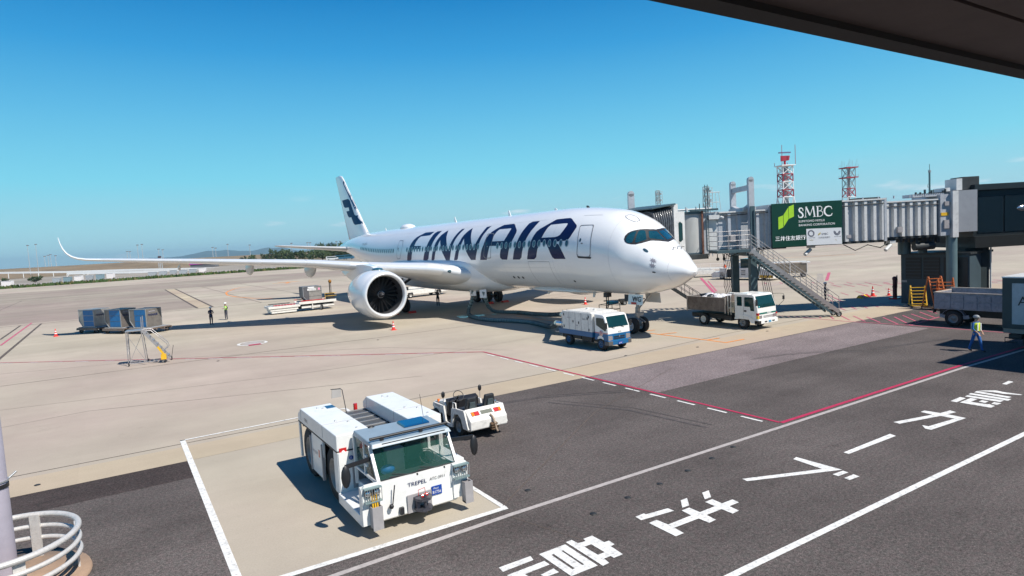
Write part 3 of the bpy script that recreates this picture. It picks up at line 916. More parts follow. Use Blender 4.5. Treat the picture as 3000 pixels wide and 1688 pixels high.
# belly / wing root fairing
b = MB()
n = 40
FS = [18.3, 19.2, 20.5, 22.5, 25, 29, 34, 38, 41, 43.5, 45]
FH = [0.3, 1.3, 2.25, 2.95, 3.28, 3.38, 3.38, 3.25, 2.8, 1.9, 0.5]
FZ = [2.70, 2.45, 2.22, 2.05, 1.98, 1.95, 1.95, 2.05, 2.3, 2.6, 3.0]
vs = []
ss = np.linspace(18.3, 45, 46)
for s in ss:
    hw = float(herm(np.array(FS), np.array(FH), s))
    zb = float(herm(np.array(FS), np.array(FZ), s))
    zc = 4.35
    for j in range(n):
        t = 2 * math.pi * j / n
        cx, sz = math.cos(t), math.sin(t)
        e = 0.72
        x = math.copysign(abs(cx) ** e, cx) * hw
        z = zc + math.copysign(abs(sz) ** e, sz) * ((zc - zb) if sz < 0 else min(1.0, hw * 0.33))
        vs.append((x, s, z))
fs = [(i * n + j, i * n + (j + 1) % n, (i + 1) * n + (j + 1) % n, (i + 1) * n + j) for i in range(len(ss) - 1) for j in range(n)]
b.add(vs, fs, 0, True)
b.build('belly_fairing', PW, AIR)

# wings
WY = [2.3, 3.2, 5, 8, 10.5, 14, 18, 22, 26, 28, 29.5, 30.4, 31.0, 31.45, 31.8, 32.05, 32.22, 32.35]
WS = [21.7, 22.3, 23.6, 25.7, 27.45, 29.8, 32.5, 35.2, 37.9, 39.2, 40.2, 40.75, 41.1, 41.4, 41.7, 42.05, 42.45, 42.95]
WZ = [3.75, 3.90, 4.36, 4.70, 5.02, 5.50, 5.84, 6.18, 6.50, 6.66, 6.78, 6.86, 6.98, 7.17, 7.47, 7.88, 8.35, 8.92]
WC = [13.6, 12.9, 11.3, 9.2, 7.9, 6.75, 5.65, 4.6, 3.6, 3.05, 2.65, 2.35, 2.1, 1.85, 1.6, 1.3, 1.0, 0.62]
WT = [.135, .135, .125, .115, .11, .105, .10, .10, .10, .10, .10, .10, .10, .10, .10, .10, .10, .10]


def foil(x, t, up):
    yt = 5 * t * (.2969 * math.sqrt(x) - .126 * x - .3516 * x * x + .2843 * x ** 3 - .1036 * x ** 4)
    cam_ = 0.06 * t * 10 * x * (1 - x) * 0.5
    return (yt * 0.9 + cam_) if up else (-yt * 1.1 + cam_)


def wsec(i_f, side, xs_up, xs_lo, off=0.0):
    y = np.interp(i_f, range(len(WY)), WY)
    s0, z0, c, t = (float(np.interp(y, WY, A_)) for A_ in (WS, WZ, WC, WT))
    e = 0.15
    ya, yb = max(y - e, WY[0]), min(y + e, WY[-1])
    za, zb = np.interp(ya, WY, WZ), np.interp(yb, WY, WZ)
    T = Vector((0, yb - ya, zb - za)).normalized()
    Nn = Vector((0, -T.z, T.y))
    inc = math.radians(float(np.interp(y, [2.3, 10.5, 30], [3.2, 2.2, 0.5])))
    out = []
    for up, xs in ((True, xs_up), (False, xs_lo)):
        for x in xs:
            th = foil(x, t, up) * c
            th += off if up else -off
            p = Vector((0, y, z0)) + Nn * th
            dz = -x * c * math.sin(inc)
            xx = s0 + x * c - (off if x < 0.02 else 0)
            out.append(Vector((-side * p.y, xx, p.z + dz)))
    return out


XU = [1, .9, .78, .62, .46, .32, .2, .12, .06, .025, .006, 0]
XL = [.006, .025, .06, .12, .2, .32, .46, .62, .78, .9]
for side in (1, -1):
    b = MB()
    idx = np.linspace(0, len(WY) - 1, 60)
    secs = [wsec(i, side, XU, XL) for i in idx]
    k = len(secs[0])
    vs = [p for s_ in secs for p in s_]
    fs = [(i * k + j, i * k + (j + 1) % k, (i + 1) * k + (j + 1) % k, (i + 1) * k + j) for i in range(len(secs) - 1) for j in range(k)]
    b.add(vs, fs, 0, True)
    b.add(secs[-1], [tuple(range(k))], 0)
    wing = b.build('wing', mat('wing_pale_paint', (0.74, 0.74, 0.735), 0.3, var=0.04, scale=.6, coat=.4), AIR)
    for y0, y1 in ((4.7, 9.85), (11.25, 14.35), (14.42, 17.55), (17.62, 20.55), (20.62, 23.45), (23.52, 26.15), (26.22, 29.3)):
        b = MB()
        ii = [float(np.interp(y, WY, range(len(WY)))) for y in np.linspace(y0, y1, 5)]
        secs = [wsec(i, side, [.13, .09, .06, .025, .006, 0], [.006, .025, .05], 0.012) for i in ii]
        k = len(secs[0])
        vs = [p for s_ in secs for p in s_]
        fs = [(i * k + j, i * k + j + 1, (i + 1) * k + j + 1, (i + 1) * k + j) for i in range(len(secs) - 1) for j in range(k - 1)]
        b.add(vs, fs, 0, True)
        b.build('slat', PSILV, wing)
    # landing light in the wing root
    p = wsec(1.6, side, [0.0], [])[0]
    b = MB()
    b.ball(p + Vector((0, 0.02, -0.05)), 0.16, 10, 0, 1.5, 0.6, 0.8)
    b.build('landing_light', CWIN, wing)
    # upper flap fairings
    for y, L, r in ((6.8, 5.2, .46), (12.9, 4.8, .42), (17.8, 4.2, .38), (23.4, 2.2, .15)):
        c = float(np.interp(y, WY, WC))
        s0 = float(np.interp(y, WY, WS))
        z0 = float(np.interp(y, WY, WZ))
        b = MB()
        pr = [(0, .02), (.08, .45), (.25, .85), (.45, 1.0), (.65, .92), (.85, .55), (1, .04)]
        ring_n = 12
        vs = []
        for t, rr in pr:
            cy = s0 + c * 0.55 + t * L * 0.85
            cz = z0 - 0.35 - 0.28 * math.sin(t * math.pi) - 0.12 * t * c * 0.2
            for j in range(ring_n):
                a = 2 * math.pi * j / ring_n
                vs.append((-side * y + r * rr * 0.75 * math.cos(a), cy, cz + r * rr * 1.45 * math.sin(a)))
        fs = [(i * ring_n + j, i * ring_n + (j + 1) % ring_n, (i + 1) * ring_n + (j + 1) % ring_n, (i + 1) * ring_n + j) for i in range(len(pr) - 1) for j in range(ring_n)]
        b.add(vs, fs, 0, True)
        b.build('flap_fairing', PGREY, wing)
    # engine
    ex, ey, ez = -side * 10.5, 22.0, 2.72
    b = MB()
    b.lathe([(0.35, 1.86), (0.8, 1.94), (1.5, 1.985), (2.3, 1.98), (3.2, 1.90), (4.2, 1.72), (5.2, 1.46), (5.6, 1.32), (5.5, 1.22), (4.6, 1.30)], (ex, ey, ez), 'y', 56)
    nac = b.build('engine_nacelle', PW, AIR)
    b = MB()
    b.lathe([(0.36, 1.862), (0.16, 1.81), (0.04, 1.73), (0.0, 1.665), (0.03, 1.60), (0.13, 1.545), (0.35, 1.50)], (ex, ey, ez), 'y', 56)
    b.build('inlet_lip', PSILV, nac)
    b = MB()
    b.lathe([(0.35, 1.50), (0.9, 1.47), (1.6, 1.50)], (ex, ey, ez), 'y', 48)
    b.build('inlet_duct', mat('inlet_duct_grey', (0.07, 0.07, 0.075), 0.4, 0.3), nac)
    b = MB()
    b.lathe([(1.62, 1.50), (1.63, 0.001)], (ex, ey, ez), 'y', 40)
    b.build('fan_backing', BLACK, nac)
    BLADE = mat('fan_blade_titanium', (0.028, 0.029, 0.033), 0.38, 0.6)
    for kk in range(22):
        a = 2 * math.pi * kk / 22
        b = MB()
        vs = []
        for r_, tw, yy in ((.32, .1, 1.42), (.8, .45, 1.40), (1.25, .8, 1.38), (1.47, 1.0, 1.38)):
            for sgn in (-1, 1):
                w_ = 0.13 + 0.10 * r_
                aa = a + sgn * w_ * 0.55 / r_ * 0.55
                vs.append((ex + r_ * math.cos(aa), ey + yy + sgn * w_ * tw * 0.55, ez + r_ * math.sin(aa)))
        b.add(vs, [(0, 1, 3, 2), (2, 3, 5, 4), (4, 5, 7, 6)], 0, True)
        b.build('fan_blade', BLADE, nac)
    b = MB()
    b.lathe([(1.45, .34), (1.25, .30), (1.02, .19), (0.88, .08), (0.84, .001)], (ex, ey, ez), 'y', 20)
    b.build('spinner', mat('spinner_black', (0.03, 0.03, 0.035), 0.35), nac)
    b = MB()
    pts = []
    for t in range(9):
        a = 0.3 + t * 0.32
        r_ = 0.255 - 0.011 * t
        pts.append((ex + r_ * math.cos(a), ey + 1.12 - 0.3 * (0.25 - r_), ez + r_ * math.sin(a)))
    b.pipe(pts, 0.022, 5)
    b.lathe([(1.195, .275), (1.165, .262)], (ex, ey, ez), 'y', 24)
    b.ball((ex + .05, ey + 0.95, ez), 0.075, 8)
    b.build('spinner_swirl', SIGNWHITE, nac)
    b = MB()
    b.lathe([(4.6, 1.05), (5.6, 0.98), (6.6, 0.78), (7.2, 0.62), (7.15, 0.5)], (ex, ey, ez), 'y', 32)
    b.lathe([(6.8, 0.46), (7.6, 0.3), (8.3, 0.03)], (ex, ey, ez), 'y', 24)
    b.build('exhaust_nozzle', DARKM, nac)
    b = MB()
    P2 = [(23.1, 4.55), (24.4, 4.98), (26.2, 5.15), (27.6, 5.12), (30.5, 5.0), (33.0, 4.45), (31.5, 4.15), (29.4, 3.6), (27.8, 3.3), (26.5, 3.9), (24.5, 4.4)]
    wv = [.04, .24, .32, .34, .34, .06, .2, .2, .2, .3, .28]
    nn = len(P2)
    b.add([(ex - w_, p[0], p[1]) for p, w_ in zip(P2, wv)] + [(ex + w_, p[0], p[1]) for p, w_ in zip(P2, wv)], [tuple(range(nn)), tuple(range(2 * nn - 1, nn - 1, -1))] + [(i, nn + i, nn + (i + 1) % nn, (i + 1) % nn) for i in range(nn)])
    b.build('engine_pylon', PW, AIR)
    b = MB()   # blue strake ear on the nacelle
    b.ball((ex + side * 0.1, ey + 1.9, ez + 1.98), 0.5, 12, 0, 0.9, 1.3, 0.35)
    b.build('cowl_inspection_bulge', mat('cowl_dark_blue', (0.02, 0.09, 0.13), 0.3, coat=0.5), nac)
    # tailplane
    b = MB()
    secs = []
    for y, s0, c, z in ((0.6, 57.2, 6.4, 6.50), (3.0, 59.1, 5.2, 6.78), (6.0, 61.6, 3.8, 7.12), (8.6, 63.7, 2.6, 7.42), (9.2, 64.6, 1.9, 7.5), (9.35, 65.5, 1.0, 7.52)):
        sec = []
        for up, xs in ((True, XU), (False, XL)):
            for x in xs:
                sec.append(Vector((-side * y, s0 + x * c, z + foil(x, .10, up) * c - x * c * 0.035)))
        secs.append(sec)
    k = len(secs[0])
    b.add([p for s_ in secs for p in s_], [(i * k + j, i * k + (j + 1) % k, (i + 1) * k + (j + 1) % k, (i + 1) * k + j) for i in range(len(secs) - 1) for j in range(k)], 0, True)
    b.add(secs[-1], [tuple(range(k))], 0)
    b.build('tailplane', PGREY, AIR)

# fin
FZs = [7.2, 8.25, 9.4, 10.9, 13.5, 16.3, 16.75, 16.95]
FL = [52.9, 54.26, 55.55, 57.12, 59.95, 62.9, 63.5, 64.3]
FT = [62.2, 62.7, 63.25, 63.95, 65.1, 66.4, 66.6, 66.6]


def finx(s, z, off=0.0):
    l, t = np.interp(z, FZs, FL), np.interp(z, FZs, FT)
    x = min(max((s - l) / (t - l), 0.0), 1.0)
    yt = 5 * 0.10 * (.2969 * math.sqrt(x) - .126 * x - .3516 * x * x + .2843 * x ** 3 - .1036 * x ** 4) * (t - l)
    return float(yt) + off


b = MB()
secs = []
for z in FZs:
    l, t = float(np.interp(z, FZs, FL)), float(np.interp(z, FZs, FT))
    sec = [Vector((-finx(l + x * (t - l), z), l + x * (t - l), z)) for x in XU] + [Vector((finx(l + x * (t - l), z), l + x * (t - l), z)) for x in XL]
    secs.append(sec)
k = len(secs[0])
b.add([p for s_ in secs for p in s_], [(i * k + j, i * k + (j + 1) % k, (i + 1) * k + (j + 1) % k, (i + 1) * k + j) for i in range(len(secs) - 1) for j in range(k)], 0, True)
b.add(secs[-1], [tuple(range(k))], 0)
fin = b.build('tail_fin', PW, AIR)


def fin_decal(name, poly, m):
    L = [Vector((s, z, 0)) for s, z in poly]
    tri = geometry.tessellate_polygon([L])
    for sgn in (-1, 1):
        bm = bmesh.new()
        bv = [bm.verts.new(p) for p in L]
        for t in tri:
            bm.faces.new([bv[i] for i in t])
        for x in np.arange(54, 67, 0.5):
            bmesh.ops.bisect_plane(bm, geom=bm.verts[:] + bm.edges[:] + bm.faces[:], plane_co=(x, 0, 0), plane_no=(1, 0, 0))
        for y in np.arange(9, 17, 1.0):
            bmesh.ops.bisect_plane(bm, geom=bm.verts[:] + bm.edges[:] + bm.faces[:], plane_co=(0, y, 0), plane_no=(0, 1, 0))
        for v in bm.verts:
            s, z = v.co.x, v.co.y
            v.co = Vector((sgn * finx(s, z, 0.012), s, z))
        me = bpy.data.meshes.new(name)
        bm.to_mesh(me)
        bm.free()
        me.materials.append(m)
        for p_ in me.polygons:
            p_.use_smooth = True
        o = bpy.data.objects.new(name, me)
        COL.objects.link(o)
        o.parent = fin


PTEAL = mat('tail_logo_navy', (0.004, 0.055, 0.13), 0.55, spec=0.1)
lg = [[min(s, 65.05 if z > 13 else s), z] for s, z in D['logo']]
lg[7] = [57.2, 10.98]
lg[8] = [55.95, 9.75]
fin_decal('tail_logo', lg, PTEAL)
fin_decal('fin_leading_strip', [(62.75, 16.1), (58.0, 11.7), (58.35, 11.65), (62.95, 15.8)], PTEAL)

# nose gear
NG = MB()
NG.tube((0, 5.0, 0.5), (0, 4.85, 2.7), 0.11, 12)
NG.tube((0, 5.0, 0.9), (0, 4.9, 1.7), 0.16, 12)
NG.tube((-0.5, 5.0, 0.52), (0.5, 5.0, 0.52), 0.09, 10)
NG.tube((0, 4.95, 1.5), (0, 3.6, 2.7), 0.06, 8)
NG.tube((0.12, 4.9, 1.0), (0.12, 4.4, 0.75), 0.05, 8)
NG.tube((-0.12, 4.9, 1.0), (-0.12, 4.4, 0.75), 0.05, 8)
NG.box(-0.3, 0.3, 4.7, 4.85, 1.15, 1.35)
NG.tube((-0.35, 4.75, 1.35), (0.35, 4.75, 1.35), 0.05, 8)
ng = NG.build('nose_gear_leg', mat('gear_leg_grey', (0.35, 0.36, 0.37), 0.35, 0.5, var=0.3, scale=8, grime=0.4), AIR)
for x in (-0.42, 0.42):
    wheel(AIR, x, 5.0, 0.52, 0.52, 0.38, PGREY)
for sx in (-1, 1):
    b = MB()
    b.hexa([(sx * .78, 3.62, 1.97), (sx * .82, 3.62, 1.97), (sx * .82, 4.92, 1.97), (sx * .78, 4.92, 1.97), (sx * .70, 3.62, 2.62), (sx * .74, 3.62, 2.62), (sx * .74, 4.92, 2.62), (sx * .70, 4.92, 2.62)])
    gd = b.build('gear_door', PW if sx < 0 else PGREY, AIR)
    if sx < 0:
        text('WG', 0.46, BLACKP, (-.80, 4.52, 2.17), (0, -1, 0), (0.12, 0, 1), 'lettering', gd, 0.03, bold=0.006)
        q = MB()
        q.box(-.845, -.83, 4.15, 4.6, 1.99, 2.13)
        q.build('red_marking', RED, gd)
    b = MB()
    b.box(sx * .45, sx * .48, 5.2, 5.6, 2.1, 2.55)
    b.build('gear_door', DARKM, AIR)
bb = MB()
bb.box(0.5, 1.6, 2.3, 3.4, 1.75, 2.65)
# main gear
for sx in (-1, 1):
    b = MB()
    gx = sx * 5.3
    b.tube((gx, 33.6, 0.75), (gx * 0.93, 33.6, 4.0), 0.2, 14)
    b.beam((gx, 32.4, 0.72), (gx, 34.8, 0.72), 0.28, 0.3)
    b.tube((gx - 0.8, 32.6, 0.7), (gx + 0.8, 32.6, 0.7), 0.12, 10)
    b.tube((gx - 0.8, 34.65, 0.7), (gx + 0.8, 34.65, 0.7), 0.12, 10)
    b.tube((gx, 33.6, 2.2), (gx * 0.6, 33.4, 3.4), 0.12, 10)
    b.tube((gx, 33.4, 1.2), (gx, 31.2, 3.4), 0.1, 10)
    b.build('main_gear_leg', DARKM, AIR)
    for yy in (32.6, 34.65):
        for xx in (-0.72, 0.72):
            wheel(AIR, gx + xx, yy, 0.7, 0.7, 0.5, RIMG)
    b = MB()
    b.box(sx * 6.35, sx * 6.42, 32.0, 34.6, 2.2, 4.0)
    b.build('gear_door', PW, AIR)
for (x, y) in ((-6.2, 31.6), (4.4, 31.6), (6.2, 31.5), (-4.4, 31.5)):
    q = MB()
    q.prism([(y - .25, 0), (y + .25, 0), (y + .2, .15), (y - .05, .2)], x - .35, x + .35, 'x')
    tag(q.build('wheel_chock', RED), {-6.2: 'red wheel chock at the outer wheels of the gear behind the engine', -4.4: 'red wheel chock at the inner wheels of the gear behind the engine', 4.4: 'red wheel chock at the inner wheels of the far main gear', 6.2: 'red wheel chock at the outer wheels of the far main gear'}[x], 'chock', 'wheel chocks under the airliner')

# access panels open under the belly and air hoses
for x0, y0 in ((-1.55, 23.3), (-2.0, 20.7)):
    b = MB()
    b.hexa([(x0 - .42, y0 + .75, 1.75), (x0 - .38, y0 + .75, 1.75), (x0 - .18, y0, 1.78), (x0 - .22, y0, 1.78), (x0 - .42, y0 + .75, 2.42), (x0 - .38, y0 + .75, 2.42), (x0 - .18, y0, 2.5), (x0 - .22, y0, 2.5)])
    b.build('access_panel', PW, AIR)


def hose(pts, label):
    P = [Vector(p) for p in pts]
    dense = []
    for i in range(len(P) - 1):
        p0, p1, p2, p3 = P[max(i - 1, 0)], P[i], P[i + 1], P[min(i + 2, len(P) - 1)]
        L = (p2 - p1).length
        k = max(3, int(L / 0.065))
        for j in range(k):
            t = j / k
            dense.append(0.5 * ((2 * p1) + (-p0 + p2) * t + (2 * p0 - 5 * p1 + 4 * p2 - p3) * t * t + (-p0 + 3 * p1 - 3 * p2 + p3) * t ** 3))
    dense.append(P[-1])
    T = thing('air_hose', label, 'hose', tuple(P[-1]), 0, 'conditioned air hoses under the airliner')
    dense = [p - P[-1] for p in dense]
    b = MB()
    b.pipe(dense, 0.165, 10, rf=lambda i: 1.0 if i % 4 < 2 else 0.86)
    o = b.build('hose_skin', mat('hose_green_grey', (0.21, 0.28, 0.28), 0.55, var=0.3, scale=5), T)
    b = MB()
    for i in range(2, len(dense) - 1, 4):
        d = (dense[i + 1] - dense[i - 1]).normalized() * 0.018
        b.tube(dense[i] - d, dense[i] + d, 0.178, 10)
    b.build('hose_rib', mat('hose_rib_dark', (0.05, 0.07, 0.075), 0.6), T)['kind'] = 'stuff'


hose([(-1.8, 23.7, 2.3), (-1.75, 24.2, 1.3), (-1.9, 24.6, 0.5), (-2.5, 23.4, 0.18), (-3.15, 21.2, 0.17), (-3.1, 18.8, 0.17), (-2.3, 16.6, 0.17), (-2.0, 14.2, 0.17), (-3.0, 10.8, 0.3), (-4.6, 7.8, 0.8), (-5.55, 6.3, 1.2)], 'longer ribbed air hose sagging from the belly panel nearer the wing to the truck')
hose([(-2.25, 21.0, 2.3), (-2.0, 21.2, 1.6), (-1.4, 21.9, 0.9), (-0.5, 22.4, 0.35), (0.5, 22.3, 0.18), (1.1, 21.0, 0.17), (0.9, 18.2, 0.25), (-0.4, 14.2, 0.6), (-2.8, 9.6, 1.2), (-5.1, 6.3, 1.68)], 'ribbed air hose from the belly panel nearer the nose, joining the truck higher up')

# ================================================================== vehicles and equipment
# ---- big aircraft tug on the white boxed stand (front points to -y)
T = thing('aircraft_tug', 'big low white aircraft tug with grey blue cab roof, standing on the white boxed stand', 'aircraft tug', (-22.95, -9.15, 0))
ROOFB = mat('cab_roof_blue_grey', (0.25, 0.31, 0.355), 0.4, var=0.08, scale=3, coat=0.3, grime=0.08)
PLATE = mat('tread_plate_steel', (0.20, 0.19, 0.175), 0.45, 0.7, var=0.3, scale=30, bump=0.9, bscale=90)
GREYP = mat('grey_fabric_paint', (0.33, 0.31, 0.31), 0.5, var=0.1, scale=4)
SEAT = mat('seat_black', (0.02, 0.022, 0.025), 0.6, var=0.2, scale=5)
YG = 0.0
X0, X1 = -1.36, 1.42      # body sides
# side bodies with tall wheel openings: side profile in (y, z)
YF, YR = -1.0, 2.80
for sx, (xa, xb) in ((-1, (-1.36, -0.47)), (1, (0.62, 1.50))):
    xo = xa if sx < 0 else xb
    b = MB()
    # upper box
    b.prism([(YF, 1.52), (YF, 1.93), (2.45, 1.93), (YR, 1.72), (YR, 1.52)], xa, xb, 'x')
    hood = b.build('engine_cover', WHITE, T, bevel=0.025)
    # outer side skirt between and around the wheel openings
    for ya, yb, zt in ((2.68, YR, 1.5), (0.38, 1.42, 1.5), (YF - 0.02, -0.68, 1.5)):
        q = MB()
        if ya == 0.38:
            q.prism([(ya, .42), (yb + .05, .42), (yb, 1.35), (yb - .1, 1.5), (ya - .1, 1.5), (ya - .12, 1.35)], xo - (0.0 if sx < 0 else .06), xo + (.06 if sx < 0 else 0.0), 'x')
        else:
            q.box(xo - (0.0 if sx < 0 else .06), xo + (.06 if sx < 0 else 0.0), ya, yb, 0.45, zt)
        q.build('side_panel', WHITE, T, bevel=0.008)
    q = MB()
    q.box(xo - .005, xo + .065, YF, YR, 1.497, 1.522) if sx < 0 else q.box(xo - .065, xo + .005, YF, YR, 1.497, 1.522)
    q.build('panel_gap', BLACK, T)
    q = MB()
    q.box(xa + (.60 if sx < 0 else .02), xb - (.02 if sx < 0 else .60), YF + .05, YR - .05, 0.55, 1.5)
    q.build('inner_chassis', CHASSIS, T)
    # lid seams and lifting eyes
    for yy in (0.2, 2.44):
        q = MB()
        q.box(xa - .004, xb + .004, yy - .006, yy + .006, 1.6, 1.934)
        q.build('panel_gap', GREYP, T)
    for yy, xx in ((2.1, .2), (1.95, .32), (.35, .2), (.05, .45), (-.65, .45)):
        q = MB()
        q.ball((xa + xx + .2, yy, 1.93), .035, 8)
        q.build('lifting_eye', STEEL, T)
    for yy in (2.05, -0.28):
        wheel(T, xo - sx * 0.32, yy, 0.74, 0.74, 0.46, RIMW if sx > 0 else RIMG)
    q = MB()   # fender inner lips
    for yy in (2.05, -0.28):
        pts = [(xo - sx * .01, yy + .74 * math.cos(t * math.pi / 10) * 1.0, .62 + .85 * math.sin(t * math.pi / 10)) for t in range(0, 11)]
    for ya_ in (1.42, .30):
        q = MB()
        q.box(xo - .03, xo + .03, ya_, ya_ + .08, .42, 1.38)
        q.build('wheel_arch_edge', GREYP, T)
# centre deck of tread plates
q = MB()
q.box(-.47, .62, -1.0, 2.75, 1.2, 1.50)
q.build('deck_frame', CHASSIS, T)
for i in range(7):
    q = MB()
    y0 = -0.72 + i * 0.47
    q.box(-.42, .57, y0, y0 + .42, 1.50, 1.535 + (0.01 if i % 2 else 0))
    dk = q.build('deck_plate', PLATE, T)
    e = MB()
    e.box(-.44, .59, y0 + .425, y0 + .455, 1.51, 1.56)
    e.build('deck_rib', STEEL, dk)
    if i in (2, 4):
        e = MB()
        e.lathe([(0, .09), (.012, .08), (.012, .001)], (-.2, y0 + .2, 1.546), 'z', 14)
        e.build('filler_cap', BLACK, dk)
# rear end wall and red lamp
q = MB()
q.box(-.47, .62, 2.66, 2.78, .5, 1.45)
q.build('rear_bumper', WHITE, T)
q = MB()
q.tube((.35, 2.7, 1.5), (.35, 2.7, 1.72), .06, 10)
q.build('rear_lamp', RED, T)
# front body: bumper wall, floor and cab
q = MB()
q.prism([(-2.78, .30), (-2.70, .25), (-1.0, .25), (-1.0, .5), (-2.6, .5), (-2.64, 1.16), (-2.76, 1.16)], -1.40, .98, 'x')
front = q.build('front_wall', WHITE, T, bevel=0.02)
q = MB()   # right hand lower body beside the cab
q.box(.95, 1.40, -2.4, -1.0, .5, 1.12)
q.box(-.92, .98, -2.55, -1.1, .45, .75)
q.build('cab_base', WHITE, T, bevel=0.015)
q = MB()
q.box(-1.34, -.95, -2.6, -1.05, .34, .40)
q.build('step_plate', PLATE, T)
q = MB()
for yy in (-2.45, -2.3, -2.15):
    q.tube((-1.30, yy, .43), (-1.0, yy, .43), .035, 8)
q.build('step_tube', mat('step_green', (0.03, 0.18, 0.15), 0.3), T)
# rear bulkhead in the open driver side, recess shade drawn as grey notched panel
q = MB()
q.box(-1.34, -.90, -1.05, -1.01, .5, 1.5)
q.build('bulkhead', WHITE, T)
q = MB()
q.prism([(-1.02, .55), (-.72, .55), (-.70, 1.36), (-.80, 1.45), (-.90, 1.38), (-.93, 1.15), (-1.02, 1.1)], -1.06, -1.052, 'y')
q.build('recess_shadow_panel', GREYP, T)
# cab: posts, glazing, roof; x -0.92..1.02, y -2.68(front bottom) .. -1.15
CX0, CX1 = -.95, 1.02
ztop = 1.90
def cabp(x, y0, z):  # front plane leans back
    return (x, -2.70 + (z - 1.18) * 0.62, z)
q = MB()
for x in (CX0, CX1):
    q.beam(cabp(x, 0, 1.12), cabp(x, 0, ztop), .07, .07)
    q.beam((x, -1.15, .7), (x, -1.15, ztop), .07, .07)
    q.beam(cabp(x, 0, 1.12), (x, -1.15, 1.12), .05, .05)
    q.beam((x, -1.85, 1.12), (x, -1.85, ztop), .045, .045)
q.beam(cabp(CX0, 0, 1.14), cabp(CX1, 0, 1.14), .06, .06)
q.beam((CX0, -1.15, 1.12), (CX1, -1.15, 1.12), .05, .05)
q.build('cab_frame', WHITE, T)
GL2 = mat('clear_green_glass', (0.03, 0.12, 0.09), 0.03, var=0.02, spec=0.5, alpha=0.34, coat=0.0)
q = MB()
q.quad(cabp(CX0 + .04, 0, 1.19), cabp(CX1 - .04, 0, 1.19), cabp(CX1 - .04, 0, ztop - .02), cabp(CX0 + .04, 0, ztop - .02))
ws = q.build('windscreen', GL2, T)
q = MB()
q.pipe([cabp(CX0 + .04, 0, 1.185), cabp(CX1 - .04, 0, 1.185), cabp(CX1 - .04, 0, ztop - .02), cabp(CX0 + .04, 0, ztop - .02)], .014, 5, closed=True)
q.build('glass_seal', BLACK, ws)
for x in (CX0, CX1):
    q = MB()
    q.add([(x, -2.62, 1.16), (x, -1.18, 1.16), (x, -1.18, ztop - .03), (x, -2.28, ztop - .03)], [(0, 1, 2, 3)])
    q.build('side_window', GL2, T)
q = MB()
q.add([(CX0, -1.12, 1.16), (CX1, -1.12, 1.16), (CX1, -1.12, ztop), (CX0, -1.12, ztop)], [(0, 1, 2, 3)])
q.build('rear_window', GL2, T)
q = MB()   # roof
q.hexa([(CX0 - .03, -2.50, 1.88), (CX1 + .04, -2.50, 1.88), (CX1 + .04, -1.1, 1.90), (CX0 - .03, -1.1, 1.90), (CX0 - .0, -2.42, 1.98), (CX1, -2.42, 1.98), (CX1, -1.16, 2.02), (CX0, -1.16, 2.02)])
rf = q.build('cab_roof', ROOFB, T, bevel=0.02)
q = MB()
q.hexa([(.12, -1.80, 2.01), (.80, -1.80, 2.01), (.80, -1.30, 2.03), (.12, -1.30, 2.03), (.14, -1.78, 2.05), (.78, -1.78, 2.05), (.78, -1.32, 2.07), (.14, -1.32, 2.07)])
q.build('roof_hatch_glass', mat('deep_blue_glass', (0.005, 0.06, 0.16), 0.06, spec=1, coat=1), rf)
q = MB()
q.tube((CX0 - .0, -2.30, 2.06), (CX1 + .02, -2.30, 2.06), .035, 10)
q.box(.28, .36, -2.36, -2.28, 2.0, 2.07)
q.box(-.7, -.62, -2.34, -2.26, 1.99, 2.05)
q.build('wiper_light_bar', BLACK, rf)
q = MB()
q.box(-.72, .9, -2.46, -2.455, 1.93, 1.955)
q.build('roof_seam', BLACK, rf)
# interior
q = MB()
q.box(.25, .78, -1.75, -1.3, .75, 1.0)
q.hexa([(.27, -1.42, 1.0), (.76, -1.42, 1.0), (.76, -1.28, 1.0), (.27, -1.28, 1.0), (.32, -1.34, 1.55), (.72, -1.34, 1.55), (.72, -1.24, 1.55), (.32, -1.24, 1.55)])
q.box(-.72, -.3, -1.75, -1.35, .75, 1.0)
q.hexa([(-.7, -1.45, 1.0), (-.32, -1.45, 1.0), (-.32, -1.3, 1.0), (-.7, -1.3, 1.0), (-.66, -1.36, 1.45), (-.36, -1.36, 1.45), (-.36, -1.26, 1.45), (-.66, -1.26, 1.45)])
q.build('cab_seat', SEAT, T, bevel=0.03)
q = MB()
q.box(CX0 + .05, CX1 - .05, -2.58, -2.25, .76, 1.15)
q.build('dashboard', mat('dashboard_dark', (0.03, 0.035, 0.035), 0.6), T, bevel=0.03)
q = MB()
q.box(-.25, .2, -1.45, -1.2, .8, 1.42)
q.build('instrument_console', GREYP, T)
q = MB()
q.ball((-.42, -1.9, 1.12), .17, 10, 0, 1.1, .8, .7)
q.build('blue_cushion', mat('cushion_blue', (0.01, 0.12, 0.35), 0.6), T)
q = MB()
pts = [(.55 + .19 * math.cos(t * math.pi / 8), -2.08 + .12 * math.sin(t * math.pi / 8), 1.26 + .15 * math.sin(t * math.pi / 8)) for t in range(16)]
q.pipe(pts, .014, 6, closed=True)
q.tube((.55, -2.08, 1.26), (.55, -2.35, 1.1), .03, 8)
q.build('steering_wheel', BLACK, T)
# wipers
for x in (-.15, .55):
    q = MB()
    q.tube(cabp(x + .12, 0, 1.17), Vector(cabp(x - .52, 0, 1.22)) + Vector((0, -.02, 0)), .010, 5)
    q.tube(cabp(x + .10, 0, 1.15), Vector(cabp(x - .45, 0, 1.27)) + Vector((0, -.02, 0)), .008, 5)
    q.ball(Vector(cabp(x + .13, 0, 1.15)) + Vector((0, -.03, 0)), .03, 8)
    q.build('windscreen_wiper', BLACK, T)
